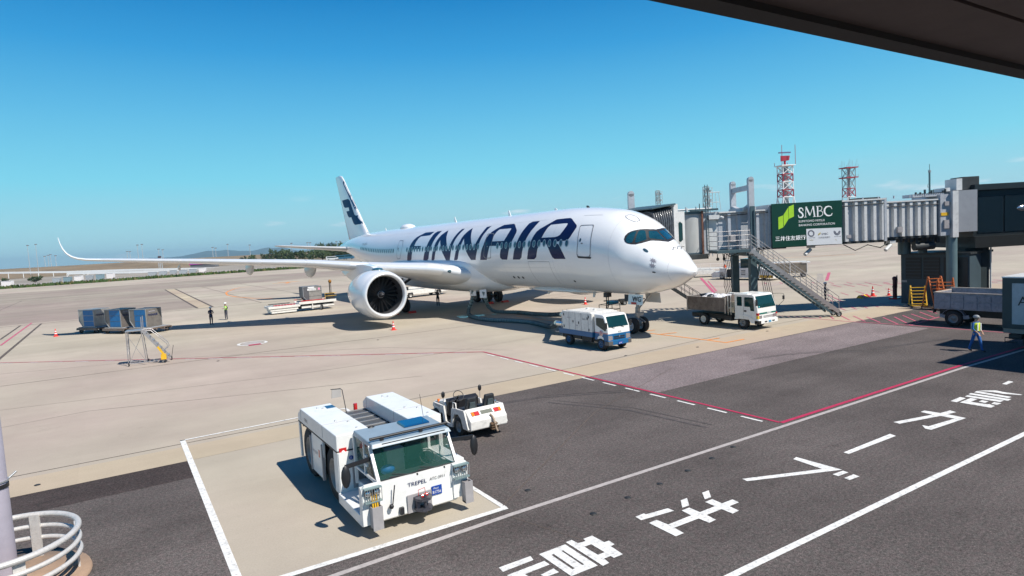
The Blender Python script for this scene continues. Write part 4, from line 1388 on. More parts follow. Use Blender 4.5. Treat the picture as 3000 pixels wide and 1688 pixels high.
# headlamp clusters with guard bars, sand boxes
for sx, xc in ((-1, -1.16), (1, 1.06)):
    q = MB()
    if sx < 0:
        q.prism([(-1.40, .30), (-.98, .30), (-.98, 1.22), (-1.32, 1.22), (-1.40, 1.12)], -2.82, -2.76, 'y')
    else:
        q.prism([(.86, .35), (1.24, .35), (1.28, 1.12), (1.22, 1.20), (.86, 1.20)], -2.82, -2.76, 'y')
    q.build('lamp_bracket', WHITE, T)
    for dx in (-.10, .10):
        q = MB()
        q.lathe([(0, .085), (-.05, .085), (-.055, .07)], (xc + dx, -2.82, 1.03), 'y', 16)
        hl = q.build('headlight', BLACK, T)
        q = MB()
        q.lathe([(-.056, .07), (-.075, .045), (-.08, .001)], (xc + dx, -2.82, 1.03), 'y', 16)
        q.build('headlight_lens', CHROME, hl)
    for i in range(8):
        q = MB()
        xx = xc - .19 + i * .055
        q.tube((xx, -2.93, .86), (xx, -2.93, 1.16), .008, 5)
        q.build('guard_bar', STEEL, T)
    for z_ in (.83, 1.14):
        q = MB()
        q.box(xc - .20, xc + .20, -2.94, -2.82, z_, z_ + .025)
        q.build('guard_frame', mat('lamp_guard_teal_grey', (0.22, 0.30, 0.30), 0.5, .2), T)
    xb0, xb1 = (xc - .08, xc + .16) if sx < 0 else (xc + .01, xc + .22)
    q = MB()
    q.box(xb0, xb1, -3.02, -2.99, .22, .74)
    q.box(xb0, xb1, -2.85, -2.82, .22, .74)
    q.box(xb0, xb0 + .02, -2.99, -2.85, .22, .74)
    q.box(xb1 - .02, xb1, -2.99, -2.85, .22, .74)
    q.box(xb0, xb1, -2.99, -2.85, .22, .26)
    q.build('chock_box', GREYP, T)
    if sx < 0:
        q = MB()
        for k in range(3):
            q.beam((xb0 + .06 + k * .05, -2.93, .5), (xb0 + .05 + k * .055, -2.90, .98), .035, .03)
        q.build('yellow_glove_bundle', YELLOW, T)
# towing coupling
q = MB()
q.box(-.33, .28, -2.82, -2.79, .30, .72)
q.build('coupling_plate', GREYP, T)
q = MB()
for zz in (.36, .60):
    q.prism([(-.18, -2.82), (.22, -2.82), (.22, -2.98), (.12, -3.10), (-.08, -3.10), (-.18, -2.98)], zz, zz + .06, 'z')
q.tube((.02, -3.02, .30), (.02, -3.02, .74), .035, 10)
q.box(-.16, -.08, -2.95, -2.82, .36, .62)
cp = q.build('tow_coupling', mat('coupling_iron', (0.10, 0.10, 0.12), 0.4, 0.6, var=0.3, scale=10, grime=0.5), T)
q = MB()
q.tube((-.06, -3.0, .70), (.10, -3.0, .72), .04, 8)
q.pipe([(-.12, -2.98, .72), (-.12, -2.98, .86), (.04, -2.98, .88), (.06, -2.98, .74)], .008, 5)
q.build('coupling_release_handle', RED, cp)
q = MB()
q.tube((-.70, -2.84, .62), (-.64, -2.88, 1.08), .014, 6)
q.ball((-.74, -2.86, .6), .06, 8)
q.build('tow_lever', BLACK, T)
q = MB()
q.box(-.53, -.44, -2.87, -2.79, .34, .5)
q.build('power_socket', BLACK, T)
q = MB()
q.box(.30, .56, -2.80, -2.782, .56, .77)
pl = q.build('number_plate', SIGNBLUE, T)
text('B1756', .10, SIGNWHITE, (.312, -2.804, .595), (1, 0, 0), (0, 0, 1), 'lettering', pl, .002, sx=0.86)
text('Pland', .06, SIGNWHITE, (.34, -2.804, .70), (1, 0, 0), (0, 0, 1), 'lettering', pl, .002)
text('TREPEL', .135, NAVY, (-.29, -2.768, .91), (1, 0, 0), (0, -.02, 1), 'lettering', front, .014, sx=1.12)
text('ATC-2911', .095, BLACKP, (.27, -2.768, .93), (1, 0, 0), (0, -.02, 1), 'lettering', front, .014)
text('TREPEL', .12, BLACKP, (X0 - .004, 2.05, 1.66), (0, -1, 0), (0, 0, 1), 'lettering', T, .004)
text('swissport', .15, mat('print_faded_grey', (0.42, 0.38, 0.38), 0.6), (X0 - .004, 1.36, .98), (0, -1, 0), (0, 0, 1), 'lettering', T, .004, sx=.95)
q = MB()
q.box(X0 - .006, X0 + .001, .62, .74, .95, 1.15)
q.build('red_emblem', RED, T)
# front of left cover: red lamp, sign, sticker, beacons
q = MB()
q.box(-1.30, -1.12, -1.02, -1.001, 1.40, 1.60)
q.build('rear_lamp', RED, T)
q = MB()
q.ball((-1.21, -1.03, 1.5), .045, 8, 0, 1, .3, 1)
q.build('lamp_lens', SIGNWHITE, T)
q = MB()
q.box(-1.05, -.80, -1.015, -1.001, 1.44, 1.52)
q.build('vent_grille', BLACK, T)
q = MB()
q.lathe([(0, .055), (-.004, .055), (-.005, .001)], (-1.03, -1.06, 1.33), 'y', 14)
q.build('safety_sticker', SIGNBLUE, T)
for x, y in ((-.62, -1.08), (1.15, -1.02)):
    q = MB()
    q.tube((x, y, 1.60), (x, y, 1.68), .085, 12)
    q.box(x - .04, x + .04, y - .02, y + .12, 1.6, 1.66)
    bc = q.build('beacon_base', BLACK, T)
    q = MB()
    q.tube((x, y, 1.68), (x, y, 1.82), .075, 12, r2=.06)
    q.ball((x, y, 1.82), .06, 10, 0, 1, 1, .5)
    q.build('beacon', ORANGE, bc)
q = MB()
q.ball((-.52, -1.2, 2.0), .06, 8, 0, 1.8, 1, 1)
q.build('work_lamp', BLACK, T)
# mirrors
for sx, xa in ((-1, -.98), (1, 1.06)):
    q = MB()
    xe = xa + sx * .62
    q.beam((xa, -2.32, 1.62), (xe, -2.42, 1.60), .03, .10)
    mr_ = q.build('mirror_arm', BLACK, T)
    q = MB()
    q.ball((xe, -2.44, 1.38), .11, 12, 0, 1.0, .55, 2.4)
    q.build('mirror', BLACK, mr_)
    for zz in (1.40, 1.62):
        q = MB()
        q.box(xa - .01, xa + sx * .05, -2.2, -2.1, zz, zz + .06)
        q.build('door_hinge', WHITE, T)
q = MB()   # tall rear mirror on a bent rod
q.pipe([(-.28, 1.5, 1.5), (-.28, 1.6, 1.9), (-.30, 1.75, 2.42), (-.34, 1.78, 2.46), (-.62, 1.8, 2.48)], .012, 6)
rm = q.build('mirror_rod', BLACK, T)
q = MB()
q.hexa([(-.66, 1.60, 2.26), (-.38, 1.60, 2.26), (-.38, 1.62, 2.26), (-.66, 1.62, 2.26), (-.58, 1.80, 2.47), (-.32, 1.80, 2.47), (-.32, 1.82, 2.47), (-.58, 1.82, 2.47)])
q.build('rear_mirror', mat('mirror_back_grey', (0.2, 0.19, 0.18), .5), rm)
q = MB()
q.tube((.9, -1.2, 2.0), (.86, -1.15, 2.6), .006, 5)
q.build('aerial', BLACK, T)
text('?', .1, SIGNWHITE, (-1.055, -1.066, 1.295), (1, 0, 0), (0, 0, 1), 'lettering', T, .003)

# ---- small baggage tractor parked behind the tug (rear faces -y)
T = thing('baggage_tractor', 'small open white baggage tractor with two black seats, parked behind the big tug', 'baggage tractor', (-18.52, -6.0, 0))
q = MB()   # rear body: angular block
q.prism([(-1.52, .36), (-1.36, .30), (-.95, .30), (-.95, .92), (-1.16, 1.0), (-1.40, .78), (-1.52, .66)], -.68, .72, 'x')
rb = q.build('rear_body', WHITED, T, bevel=0.03)
q = MB()
q.hexa([(-.54, -1.385, .815), (.58, -1.385, .815), (.58, -1.30, .815), (-.54, -1.30, .815), (-.54, -1.285, .905), (.58, -1.285, .905), (.58, -1.2, .905), (-.54, -1.2, .905)])
q.build('lamp_panel', mat('olive_grey', (0.12, 0.13, 0.10), 0.5), rb)
for x0, c in ((-.53, ORANGE), (-.43, RED), (-.25, SIGNWHITE), (.25, SIGNWHITE), (.31, RED), (.49, ORANGE)):
    w_ = .09 if c is not RED else .17
    if c is SIGNWHITE:
        w_ = .05
    q = MB()
    q.hexa([(x0, -1.405, .81), (x0 + w_, -1.405, .81), (x0 + w_, -1.35, .81), (x0, -1.35, .81), (x0, -1.30, .905), (x0 + w_, -1.30, .905), (x0 + w_, -1.25, .905), (x0, -1.25, .905)])
    q.build('tail_lamp', c, rb)
for sx, xo in ((-1, -.72), (1, .74)):
    q = MB()
    q.prism([(-1.45, .40), (-1.20, .98), (-.55, .94), (-.30, .90), (-.25, .62), (-.20, .34), (.18, .34), (.30, .86), (1.12, .86), (1.18, .70), (1.10, .70), (.52, .72), (.42, .60), (.32, .28), (-.05, .22), (-.32, .25), (-.38, .55), (-.52, .74), (-.78, .78), (-.98, .66), (-1.10, .36)][::1], xo - .03, xo + .03, 'x')
    q.build('side_panel', WHITED, T)
    wheel(T, xo - sx * .12, -.70, .345, .345, .22, RIMG)
    wheel(T, xo - sx * .12, .98 + .17, .30, .30, .18, RIMG)
    q = MB()
    q.pipe([(xo, -.62, .93), (xo, -.60, 1.12), (xo, -.40, 1.12), (xo, -.36, .9)], .022, 6)
    q.build('grab_rail', WHITED, T)
    q = MB()
    q.tube((xo, .35, .85), (xo, .33, 1.15), .010, 6)
    mm_ = q.build('mirror_stem', STEEL, T)
    q = MB()
    q.ball((xo, .33, 1.25), .075, 10, 0, 1, .5, 1.6)
    q.build('mirror', BLACK, mm_)
q = MB()
q.prism([(.35, .55), (.35, .86), (.55, .98), (1.30, .84), (1.42, .72), (1.42, .32), (1.1, .3), (.8, .5)], -.62, .64, 'x')
q.build('bonnet', WHITED, T, bevel=0.03)
q = MB()
q.box(-.6, .62, -.95, 1.2, .24, .32)
q.build('floor_pan', CHASSIS, T)
q = MB()
q.box(-.6, .62, -1.0, -.25, .32, .78)
q.build('seat_base', CHASSIS, T)
q = MB()
q.prism([(.20, .5), (.20, 1.0), (.40, 1.08), (.45, .5)], -.6, .6, 'x')
q.build('dashboard', BLACK, T, bevel=0.02)
for x in (-.33, .36):
    q = MB()
    q.box(x - .22, x + .22, -.78, -.38, .80, .90)
    q.hexa([(x - .23, -1.0, .92), (x + .23, -1.0, .92), (x + .23, -.86, .92), (x - .23, -.86, .92), (x - .17, -1.06, 1.32), (x + .17, -1.06, 1.32), (x + .17, -.94, 1.34), (x - .17, -.94, 1.34)])
    st = q.build('seat', SEAT, T, bevel=0.035)
    q = MB()
    q.hexa([(x - .12, -1.06, .93), (x + .12, -1.06, .93), (x + .12, -1.0, .93), (x - .12, -1.0, .93), (x - .10, -1.10, 1.18), (x + .10, -1.10, 1.18), (x + .10, -1.04, 1.18), (x - .10, -1.04, 1.18)])
    q.build('seat_back_pocket', mat('pocket_slate', (0.05, 0.07, 0.075), 0.5), st, bevel=0.015)
q = MB()
q.pipe([(-.30 + .19 * math.cos(t * math.pi / 9), -.02 + .10 * math.sin(t * math.pi / 9), 1.20 + .16 * math.sin(t * math.pi / 9)) for t in range(18)], .014, 6, closed=True)
q.tube((-.49, -.02, 1.2), (-.11, -.02, 1.2), .012, 5)
q.tube((-.30, -.02, 1.2), (-.30, .25, .95), .03, 8)
q.build('steering_wheel', BLACK, T)
q = MB()
q.tube((-.60, .98, .86), (-.60, .98, .96), .05, 10)
q.build('indicator_lamp', ORANGE, T)
q = MB()
q.box(.05, .25, -1.60, -1.50, .28, .52)
for zz in (.30, .38, .46):
    q.box(.03, .27, -1.66, -1.52, zz, zz + .03)
q.tube((.15, -1.60, .24), (.15, -1.60, .56), .02, 8)
hk = q.build('tow_hitch', mat('rusty_iron', (0.16, 0.10, 0.06), 0.7, 0.3, var=0.4, scale=9, grime=0.5), T)
q = MB()
q.pipe([(.10, -1.46, .78), (.14, -1.54, .72), (.16, -1.60, .60), (.18, -1.63, .45), (.20, -1.65, .30), (.24, -1.66, .22)], .035, 7)
q.build('air_line', mat('weathered_hose', (0.35, 0.27, 0.2), 0.7, var=0.3, scale=12), hk)
q = MB()
q.tube((.55, -1.05, .96), (.55, -1.05, 1.08), .05, 10)
q.build('work_lamp', CHROME, T)
text('TOYOTA', .10, GREYP, (-.755, .98, .76), (0, -1, 0), (0, 0, 1), 'lettering', T, .004)


# ---- generic cab-over truck cab helper -------------------------------------------------
def cab(T, x0, x1, yf, yr, zb, zbelt, zt, upper, lower, glassm, lean=0.28, chamf=0.12):
    """cab from x0..x1, front yf, rear yr; returns the body part"""
    q = MB()
    q.prism([(yf, zb), (yf, zb + .45), (yf + .02, zbelt), (yf + lean, zt - .06), (yf + lean + .12, zt), (yr, zt + .02), (yr, zb)], x0, x1, 'x')
    body = q.build('cab_body', upper, T, bevel=0.045)
    return body


# ---- air conditioning truck at the nose (front -y)
T = thing('air_conditioning_truck', 'small white and blue air conditioning truck with hoses from its back to the airliner', 'service truck', (-4.85, 1.30, 0))
BLUEP = mat('truck_blue_paint', (0.002, 0.10, 0.25), 0.4, var=0.06, coat=0.1, grime=0.03)
XA, XB = -.86, .78
body = cab(T, XA, XB, 0.0, 1.12, .62, 1.32, 2.02, WHITE, BLUEP, GLASS)
q = MB()
q.prism([(-.006, .60), (-.006, .97), (1.126, .97), (1.126, .60), (.92, .60), (.88, .74), (.74, .84), (.52, .84), (.38, .74), (.34, .60)], XA - .006, XB + .006, 'x')
q.build('lower_cab_skin', BLUEP, body)
q = MB()
q.box(XA - .02, XB + .02, -.07, .30, .33, .60)
bmp = q.build('front_bumper', BLUEP, T, bevel=0.03)
q = MB()
for xa_, xb_ in ((XA - .03, XA + .3), (XB - .22, XB + .03)):
    q.box(xa_, xb_, -.085, .25, .33, .58)
q.build('bumper_corner', mat('bumper_charcoal', (0.09, 0.085, 0.085), 0.5), bmp, bevel=0.03)
q = MB()
q.hexa([(XA + .09, -.005 + .02, 1.33), (XB - .09, .015, 1.33), (XB - .09, .03, 1.33), (XA + .09, .03, 1.33), (XA + .13, .245, 1.93), (XB - .13, .245, 1.93), (XB - .13, .27, 1.93), (XA + .13, .27, 1.93)])
q.build('windscreen', GLASS, T)
for x_ in (XA - .004, XB + .004):
    q = MB()
    q.prism([(.12, 1.22), (.30, 1.78), (.36, 1.84), (.92, 1.84), (.96, 1.78), (.96, 1.42), (.55, 1.25), (.2, 1.12)], x_ - .006, x_ + .006, 'x')
    q.build('side_window', GLASS, T)
    q = MB()
    q.box(x_ - .008, x_ + .008, .0, 1.10, .985, 1.02)
    q.build('red_stripe', RED, T)
q = MB()
q.lathe([(0, .16), (-.008, .16), (-.009, .001)], (XA - .01, .55, 1.0), 'x', 22)
em = q.build('round_emblem', SIGNWHITE, T)
q = MB()
q.lathe([(-.010, .135), (-.011, .105)], (XA - .01, .55, 1.0), 'x', 22)
for t in range(5):
    a = t * 2 * math.pi / 5
    q.tube((XA - .022, .55, 1.0), (XA - .022, .55 + .1 * math.cos(a), 1.0 + .1 * math.sin(a)), .016, 5)
q.build('emblem_print', RED, em)
for xa_, xb_ in ((XA + .02, XA + .32), (XB - .32, XB - .02)):
    q = MB()
    q.hexa([(xa_, -.03, .60), (xb_, -.03, .62), (xb_, .03, .62), (xa_, .1, .60), (xa_, -.02, .90), (xb_, -.02, .86), (xb_, .03, .86), (xa_, .1, .90)])
    q.build('headlight', CHROME, T, bevel=0.01)
q = MB()
q.box(XA + .42, XB - .42, -.03, .0, .76, .82)
q.box(XA + .42, XB - .42, -.03, .0, .66, .71)
q.build('grille', BLACK, T)
q = MB()
for t in (90, 210, 330):
    a = math.radians(t)
    q.prism([(-.04 + .055 * math.cos(a), .80 + .055 * math.sin(a)), (-.04 + .035 * math.cos(a + .6), .80 + .035 * math.sin(a + .6)), (-.04, .80), (-.04 + .035 * math.cos(a - .6), .80 + .035 * math.sin(a - .6))], -.045, -.032, 'y')
q.build('badge', CHROME, T)
q = MB()
q.box(-.18, .12, -.10, -.085, .36, .50)
npl = q.build('number_plate', SIGNBLUE, T)
text('51475', .1, SIGNWHITE, (-.165, -.102, .385), (1, 0, 0), (0, 0, 1), 'lettering', npl, .003, sx=.9)
text('E-251', .1, BLACKP, (-.1, -.008, 1.02), (1, 0, 0), (0, 0, 1), 'lettering', T, .006)
for x_ in (XA, XB):
    q = MB()
    sgn = -1 if x_ < 0 else 1
    q.box(x_ + sgn * .02, x_ + sgn * .16, -.02, .05, 1.30, 1.62)
    q.build('mirror', BLACK, T, bevel=0.02)
for x_ in (-.35, .35):
    q = MB()
    q.tube((x_, -.015, 1.28), (x_ - .3, .02, 1.36), .012, 5)
    q.build('windscreen_wiper', BLACK, T)
# unit body
UY0, UY1 = 1.22, 4.02
q = MB()
q.box(XA - .10, XB + .18, UY0, UY1, .98, 2.06)
q.box(XA - .02, XB + .10, UY0 + .2, UY1 - .3, 2.06, 2.10)
ub = q.build('air_unit_housing', WHITED, T, bevel=0.015)
xs_ = XA - .105
for yy in (1.55, 2.2, 2.75, 3.35):
    q = MB()
    q.box(xs_ - .004, xs_ + .004, yy - .01, yy + .01, 1.0, 2.04)
    q.build('door_seam', GREYP, ub)
for yy, zz in ((1.5, 1.85), (1.5, 1.1), (2.42, 1.45), (2.95, 1.5), (3.85, 1.85), (3.85, 1.15), (1.62, 1.75)):
    q = MB()
    q.box(xs_ - .02, xs_, yy - .03, yy + .03, zz - .07, zz + .07)
    q.build('latch', BLACK, ub)
text('AIRCON', .1, GREYP, (xs_, 3.55, 1.66), (0, -1, 0), (0, 0, 1), 'lettering', ub, .005)
text('EBARA', .11, NAVY, (xs_, 2.1, 1.66), (0, -1, 0), (0, 0, 1), 'lettering', ub, .005)
text('MEJA', .1, NAVY, (xs_, 2.72, 1.25), (0, -1, 0), (0, 0, 1), 'lettering', ub, .005)
q = MB()
q.box(XA - .12, XB + .2, UY0 - .02, UY1 + .35, .70, .98)
q.build('blue_skirt', BLUEP, T)
q = MB()
q.box(XA + .1, XB - .1, .3, UY1 + .3, .42, .70)
q.box(XA - .02, XA + .3, 1.4, 2.3, .40, .68)
q.box(XA, XA + .25, 2.4, 2.7, .45, .68)
q.build('chassis', CHASSIS, T)
for yy in (.62, 3.62):
    for x_ in (XA + .12, XB - .12):
        wheel(T, x_, yy, .37, .37, .24, mat('rim_blue', (0.01, 0.07, 0.17), 0.5))
q = MB()
for t in range(5):
    a = t * 2 * math.pi / 5
    q.ball((XA - .0, .62 + .1 * math.cos(a), .37 + .1 * math.sin(a)), .02, 6)
q.build('wheel_nut', STEEL, T)
# rear platform, pipes and ladder
q = MB()
q.tube((XA + .0, UY1 + .3, .75), (XA + .05, UY1 + .12, 2.1), .022, 6)
q.tube((XA + .35, UY1 + .3, .75), (XA + .38, UY1 + .12, 2.1), .022, 6)
for zz in (.95, 1.2, 1.45, 1.7, 1.95):
    q.tube((XA + .02, UY1 + .25, zz), (XA + .37, UY1 + .25, zz), .016, 6)
q.build('ladder', STEEL, T)
q = MB()
q.tube((XA + .3, UY1, 1.2), (XA + .18, UY1 + .9, 1.2), .15, 12)
q.tube((XA + .75, UY1, 1.72), (XA + .62, UY1 + .9, 1.68), .15, 12)
q.pipe([(XA + .2, UY1, 1.9), (XA + .1, UY1 + .3, 1.8), (XA + .2, UY1 + .3, 1.2)], .05, 8)
q.build('outlet_duct', CHROME, T)
q = MB()
q.box(XA - .12, XA + .5, UY1 + .3, UY1 + .75, .72, .76)
q.build('rear_step', STEEL, T)
for x_, y_ in ((.1, 2.2), (.2, 3.0)):
    q = MB()
    q.tube((x_, y_, 2.1), (x_, y_, 2.18), .1, 12)
    q.build('roof_vent', WHITED, T)

# ---- refuse truck (tall white cab, grimy open bed with sacks)
T = thing('refuse_truck', 'white cabbed flatbed truck with grimy grey tipper bed full of white rubbish sacks', 'truck', (6.05, -0.30, 0))
XA, XB = -.92, .95
body = cab(T, XA, XB, 0.0, 1.72, .62, 1.42, 2.22, WHITE, WHITE, GLASS, lean=.26)
q = MB()
q.box(XA - .02, XB + .02, -.10, .18, .38, .66)
bmp = q.build('front_bumper', WHITE, T, bevel=0.03)
q = MB()
for x_ in (-.25, .5):
    q.box(x_ - .12, x_ + .12, -.11, -.09, .46, .54)
q.box(XA - .03, XA + .2, -.105, .2, .36, .60)
q.build('bumper_slot', BLACK, bmp)
q = MB()
q.box(.02, .26, -.12, -.105, .44, .56)
npl = q.build('number_plate', mat('plate_cyan', (0.01, 0.25, 0.45), 0.4), T)
text('14', .09, SIGNWHITE, (.06, -.122, .465), (1, 0, 0), (0, 0, 1), 'lettering', npl, .003)
q = MB()
q.hexa([(XA + .07, .0, 1.40), (XB - .07, .0, 1.40), (XB - .07, .03, 1.40), (XA + .07, .03, 1.40), (XA + .12, .225, 2.12), (XB - .12, .225, 2.12), (XB - .12, .26, 2.12), (XA + .12, .26, 2.12)])
wsr = q.build('windscreen', GLASS, T)
q = MB()
q.ball((XA + .16, -.005, 1.46), .05, 8, 0, 1, .2, 1)
q.build('sticker', mat('sticker_cyan', (0.2, 0.75, 0.8), 0.5), wsr)
q = MB()
q.box(XA + .0, XB - .0, -.012, .01, .98, 1.08)
gb = q.build('green_band', mat('band_green', (0.01, 0.14, 0.11), 0.4), T)
text('ISUZU', .125, SIGNWHITE, (.02, -.014, .99), (1, 0, 0), (0, 0, 1), 'lettering', gb, .004, bold=.004, sx=1.15)
q = MB()
q.box(-.35, .6, -.02, .0, .82, .88)
q.box(-.35, .6, -.02, .0, .74, .78)
q.build('grille', GREYP, T)
for x_ in (XA + .02, XB - .40):
    q = MB()
    q.box(x_, x_ + .38, -.03, .0, .72, .92)
    hl = q.build('headlight', CHROME, T)
for x_, c, z0, z1 in ((XA - .01, RED, .93, 1.08), (XA - .01, mat('yellow_lens', (0.65, .45, .05), .3), .72, .9), (XB - .09, RED, .9, 1.0)):
    q = MB()
    q.box(x_, x_ + .12, -.04, .1, z0, z1)
    q.build('indicator_lamp', c, T)
for x_ in (XA - .004, XB + .004):
    q = MB()
    q.prism([(.25, 1.32), (.30, 2.0), (.36, 2.05), (.92, 2.05), (.96, 2.0), (.96, 1.45), (.55, 1.45), (.5, 1.20), (.24, 1.20)], x_ - .006, x_ + .006, 'x')
    q.build('side_window', GLASS, T)
    q = MB()
    q.prism([(1.15, 1.48), (1.15, 2.03), (1.2, 2.07), (1.48, 2.07), (1.52, 2.03), (1.52, 1.48)], x_ - .006, x_ + .006, 'x')
    q.build('rear_side_window', GLASS, T)
    q = MB()
    q.box(x_ - .007, x_ + .007, 1.03, 1.045, .75, 2.1)
    q.build('door_seam', GREYP, T)
    q = MB()
    q.box(x_ - .012, x_ + .012, .82, 1.0, 1.12, 1.22)
    q.build('door_handle', BLACK, T)
q = MB()
q.prism([(.0, .5), (.0, .62), (.9, .62 + .3), (1.35, .95), (1.72, .70), (1.72, .60), (1.45, .62), (1.30, .80), (.92, .82), (.7, .72), (.45, .42), (.2, .42)], XA - .03, XA + .05, 'x')
q.build('wheel_arch', WHITE, T)
q = MB()
q.pipe([(XA + .05, .3, 1.2), (XB + .0, .28, 1.95)], .001, 4)
q.pipe([(XB, .28, 2.15), (XB + .25, -.1, 2.16), (XB + .52, -.2, 2.10), (XB + .53, -.2, 1.7), (XB + .1, .0, 1.3)], .014, 6)
mfr = q.build('mirror_frame', BLACK, T)
q = MB()
q.box(XB + .38, XB + .56, -.24, -.18, 1.75, 2.0)
q.box(XA - .18, XA - .02, -.05, .02, 1.55, 1.95)
q.build('mirror', BLACK, mfr, bevel=.02)
q = MB()
q.box(XA - .0, XB - .0, 1.72, 1.78, 2.16, 2.24)
q.box(XA + .1, XA + .5, .8, 2.3, 2.22, 2.27)
q.build('roof_rack_board', WHITE, T)
q = MB()
q.box(XA + .25, XB - .25, .4, 5.5, .50, .78)
q.box(XA + .05, XB - .05, 2.0, 2.6, .45, .75)
q.build('chassis', CHASSIS, T)
q = MB()
q.box(XA + .3, XB - .3, 1.80, 2.28, .95, 1.65)
q.box(XA + .1, XA + .3, 1.85, 2.2, 1.0, 1.35)
q.build('tool_locker', mat('cream_paint', (0.6, 0.52, 0.38), 0.5, var=.15, scale=5, grime=.4), T)
q = MB()
q.pipe([(XA - .04, 1.98, 2.15), (XA - .04, 1.98, .85), (XA - .04, 2.2, .85), (XA - .04, 2.2, 2.15)], .022, 6)
q.tube((XA - .04, 1.98, 1.3), (XA - .04, 2.2, 1.3), .018, 6)
q.build('rail_hoop', WHITE, T)
GRIME = mat('grimy_bed_metal', (0.16, 0.132, 0.12), 0.7, 0.1, var=0.45, scale=2.2, grime=0.95)
BY0, BY1, BZ0, BZ1 = 2.34, 5.6, 1.02, 1.92
q = MB()
q.box(XA - .10, XA - .04, BY0, BY1, BZ0, BZ1)
q.box(XB + .04, XB + .10, BY0, BY1, BZ0, BZ1)
q.box(XA - .04, XB + .04, BY0, BY0 + .06, BZ0, BZ1 + .15)
q.box(XA - .04, XB + .04, BY1 - .06, BY1, BZ0, BZ1)
q.box(XA - .04, XB + .04, BY0 + .06, BY1 - .06, BZ0, BZ0 + .08)
bed = q.build('tipper_bed', GRIME, T)
q = MB()
for yy in (BY0 - .01, BY1 - .05):
    q.box(XA - .14, XA - .10, yy, yy + .07, BZ0 - .1, BZ1 + .05)
q.box(XA - .13, XA - .03, BY0, BY1, BZ1, BZ1 + .035)
q.box(XB + .03, XB + .13, BY0, BY1, BZ1, BZ1 + .035)
q.box(XA - .13, XB + .13, BY1 - .07, BY1 + .02, BZ1, BZ1 + .035)
q.build('bed_rim', mat('worn_rim_metal', (0.45, 0.40, 0.36), 0.5, .3, var=.3, scale=6, grime=.6), bed)
for yy in (3.9, 1.42 - .3 + .0):
    pass
wheel(T, XA + .14, 4.32, .41, .41, .26, RIMW)
wheel(T, XB - .14, 4.32, .41, .41, .26, RIMW)
wheel(T, XA + .14, 1.14, .41, .41, .26, RIMG)
wheel(T, XB - .14, 1.14, .41, .41, .26, RIMG)
SACK = mat('rubbish_sack', (0.62, 0.62, 0.66), 0.35, var=.12, scale=5, bump=.8, bscale=14)
SACKB = mat('dark_sack', (0.03, 0.035, 0.04), 0.35, bump=.8, bscale=14)
for i in range(13):
    q = MB()
    q.ball((0, 0, 0), .27 + random.random() * .1, 12, 0, 1.2, 1.0, .8, jit=.22)
    s_ = q.build('rubbish_sack', SACK if i % 6 else SACKB)
    px_, py_ = 6.05 + XA + .35 + (i % 3) * .55, -.3 + BY0 + .45 + (i // 3) * .55
    s_.location = (px_, py_, 1.68 + random.random() * .22)
    tag(s_, ('black' if i % 6 == 0 else 'white') + ' rubbish sack in the truck bed, ' + ('row against the cab', 'second row behind the cab', 'middle row', 'fourth row from the cab', 'row at the tailboard')[i // 3] + ', ' + ('left side', 'in the centre', 'right side')[i % 3], 'rubbish sack', 'sacks in the refuse truck bed')
# the driver sits behind the glass: a hint of the steering wheel only

# ---- grey dump truck by the bridge (front points to -y, partly behind the box truck)
T = thing('dump_truck', 'dusty grey dump truck with ribbed panelled bed, standing beyond the box truck', 'dump truck', (13.75, -7.0, 0))
DG = mat('dump_bed_grey', (0.26, 0.27, 0.31), 0.6, .2, var=.2, scale=2.5, grime=.5)
DGR = mat('dump_rim_dusty', (0.45, 0.38, 0.32), 0.7, var=.2, scale=5, grime=.3)
DX0, DX1, DY0, DY1 = -1.05, 1.15, -3.45, .05
q = MB()
q.box(DX0, DX0 + .06, DY0, DY1, 1.0, 1.95)
q.box(DX1 - .06, DX1, DY0, DY1, 1.0, 2.05)
q.box(DX0 + .06, DX1 - .06, DY1 - .06, DY1, 1.0, 1.95)
q.box(DX0 + .06, DX1 - .06, DY0, DY0 + .06, 1.0, 2.1)
q.box(DX0 + .06, DX1 - .06, DY0 + .06, DY1 - .06, 1.0, 1.1)
bed = q.build('tipper_bed', DG, T)
for i in range(5):
    q = MB()
    y0 = DY1 - .28 - i * .68
    q.box(DX0 - .035, DX0, y0 - .58, y0, 1.52, 1.84)
    q.build('bed_panel', DG, bed)
    q = MB()
    q.box(DX0 - .035, DX0, y0 - .58, y0, 1.08, 1.44)
    q.build('bed_panel', DG, bed)
q = MB()
q.box(DX0 - .04, DX0 + .08, DY0 - .02, DY1 + .03, 1.95, 2.0)
q.box(DX1 - .08, DX1 + .04, DY0 - .02, DY1 + .03, 2.05, 2.10)
q.box(DX0, DX1, DY1 - .06, DY1 + .03, 1.95, 2.0)
q.build('bed_rim', DGR, bed)
q = MB()
q.box(-.5, .6, -5.3, .0, .55, .95)
q.box(DX0 + .0, DX0 + .25, .05, .12, .75, .95)
q.build('chassis', CHASSIS, T)
for x_ in (DX0 + .16, DX1 - .16):
    wheel(T, x_, -.95, .47, .47, .32, RIMG)
    wheel(T, x_, -4.6, .47, .47, .3, RIMG)
q = MB()
for t in range(9):
    a0, a1 = math.pi * t / 9, math.pi * (t + 1) / 9
    q.beam((DX0 + .14, -.95 + .62 * math.cos(a0), .47 + .58 * math.sin(a0)), (DX0 + .14, -.95 + .62 * math.cos(a1), .47 + .58 * math.sin(a1)), .34, .02)
q.build('mudguard', DG, T)
q = MB()
q.prism([(-5.5, .7), (-5.5, 1.3), (-5.3, 2.1), (-3.75, 2.15), (-3.75, .7)], DX0 + .05, DX1 - .05, 'x')
q.build('cab_body', mat('dump_cab_grey', (0.4, 0.42, 0.46), .4, coat=.3, grime=.2), T, bevel=.05)
q = MB()
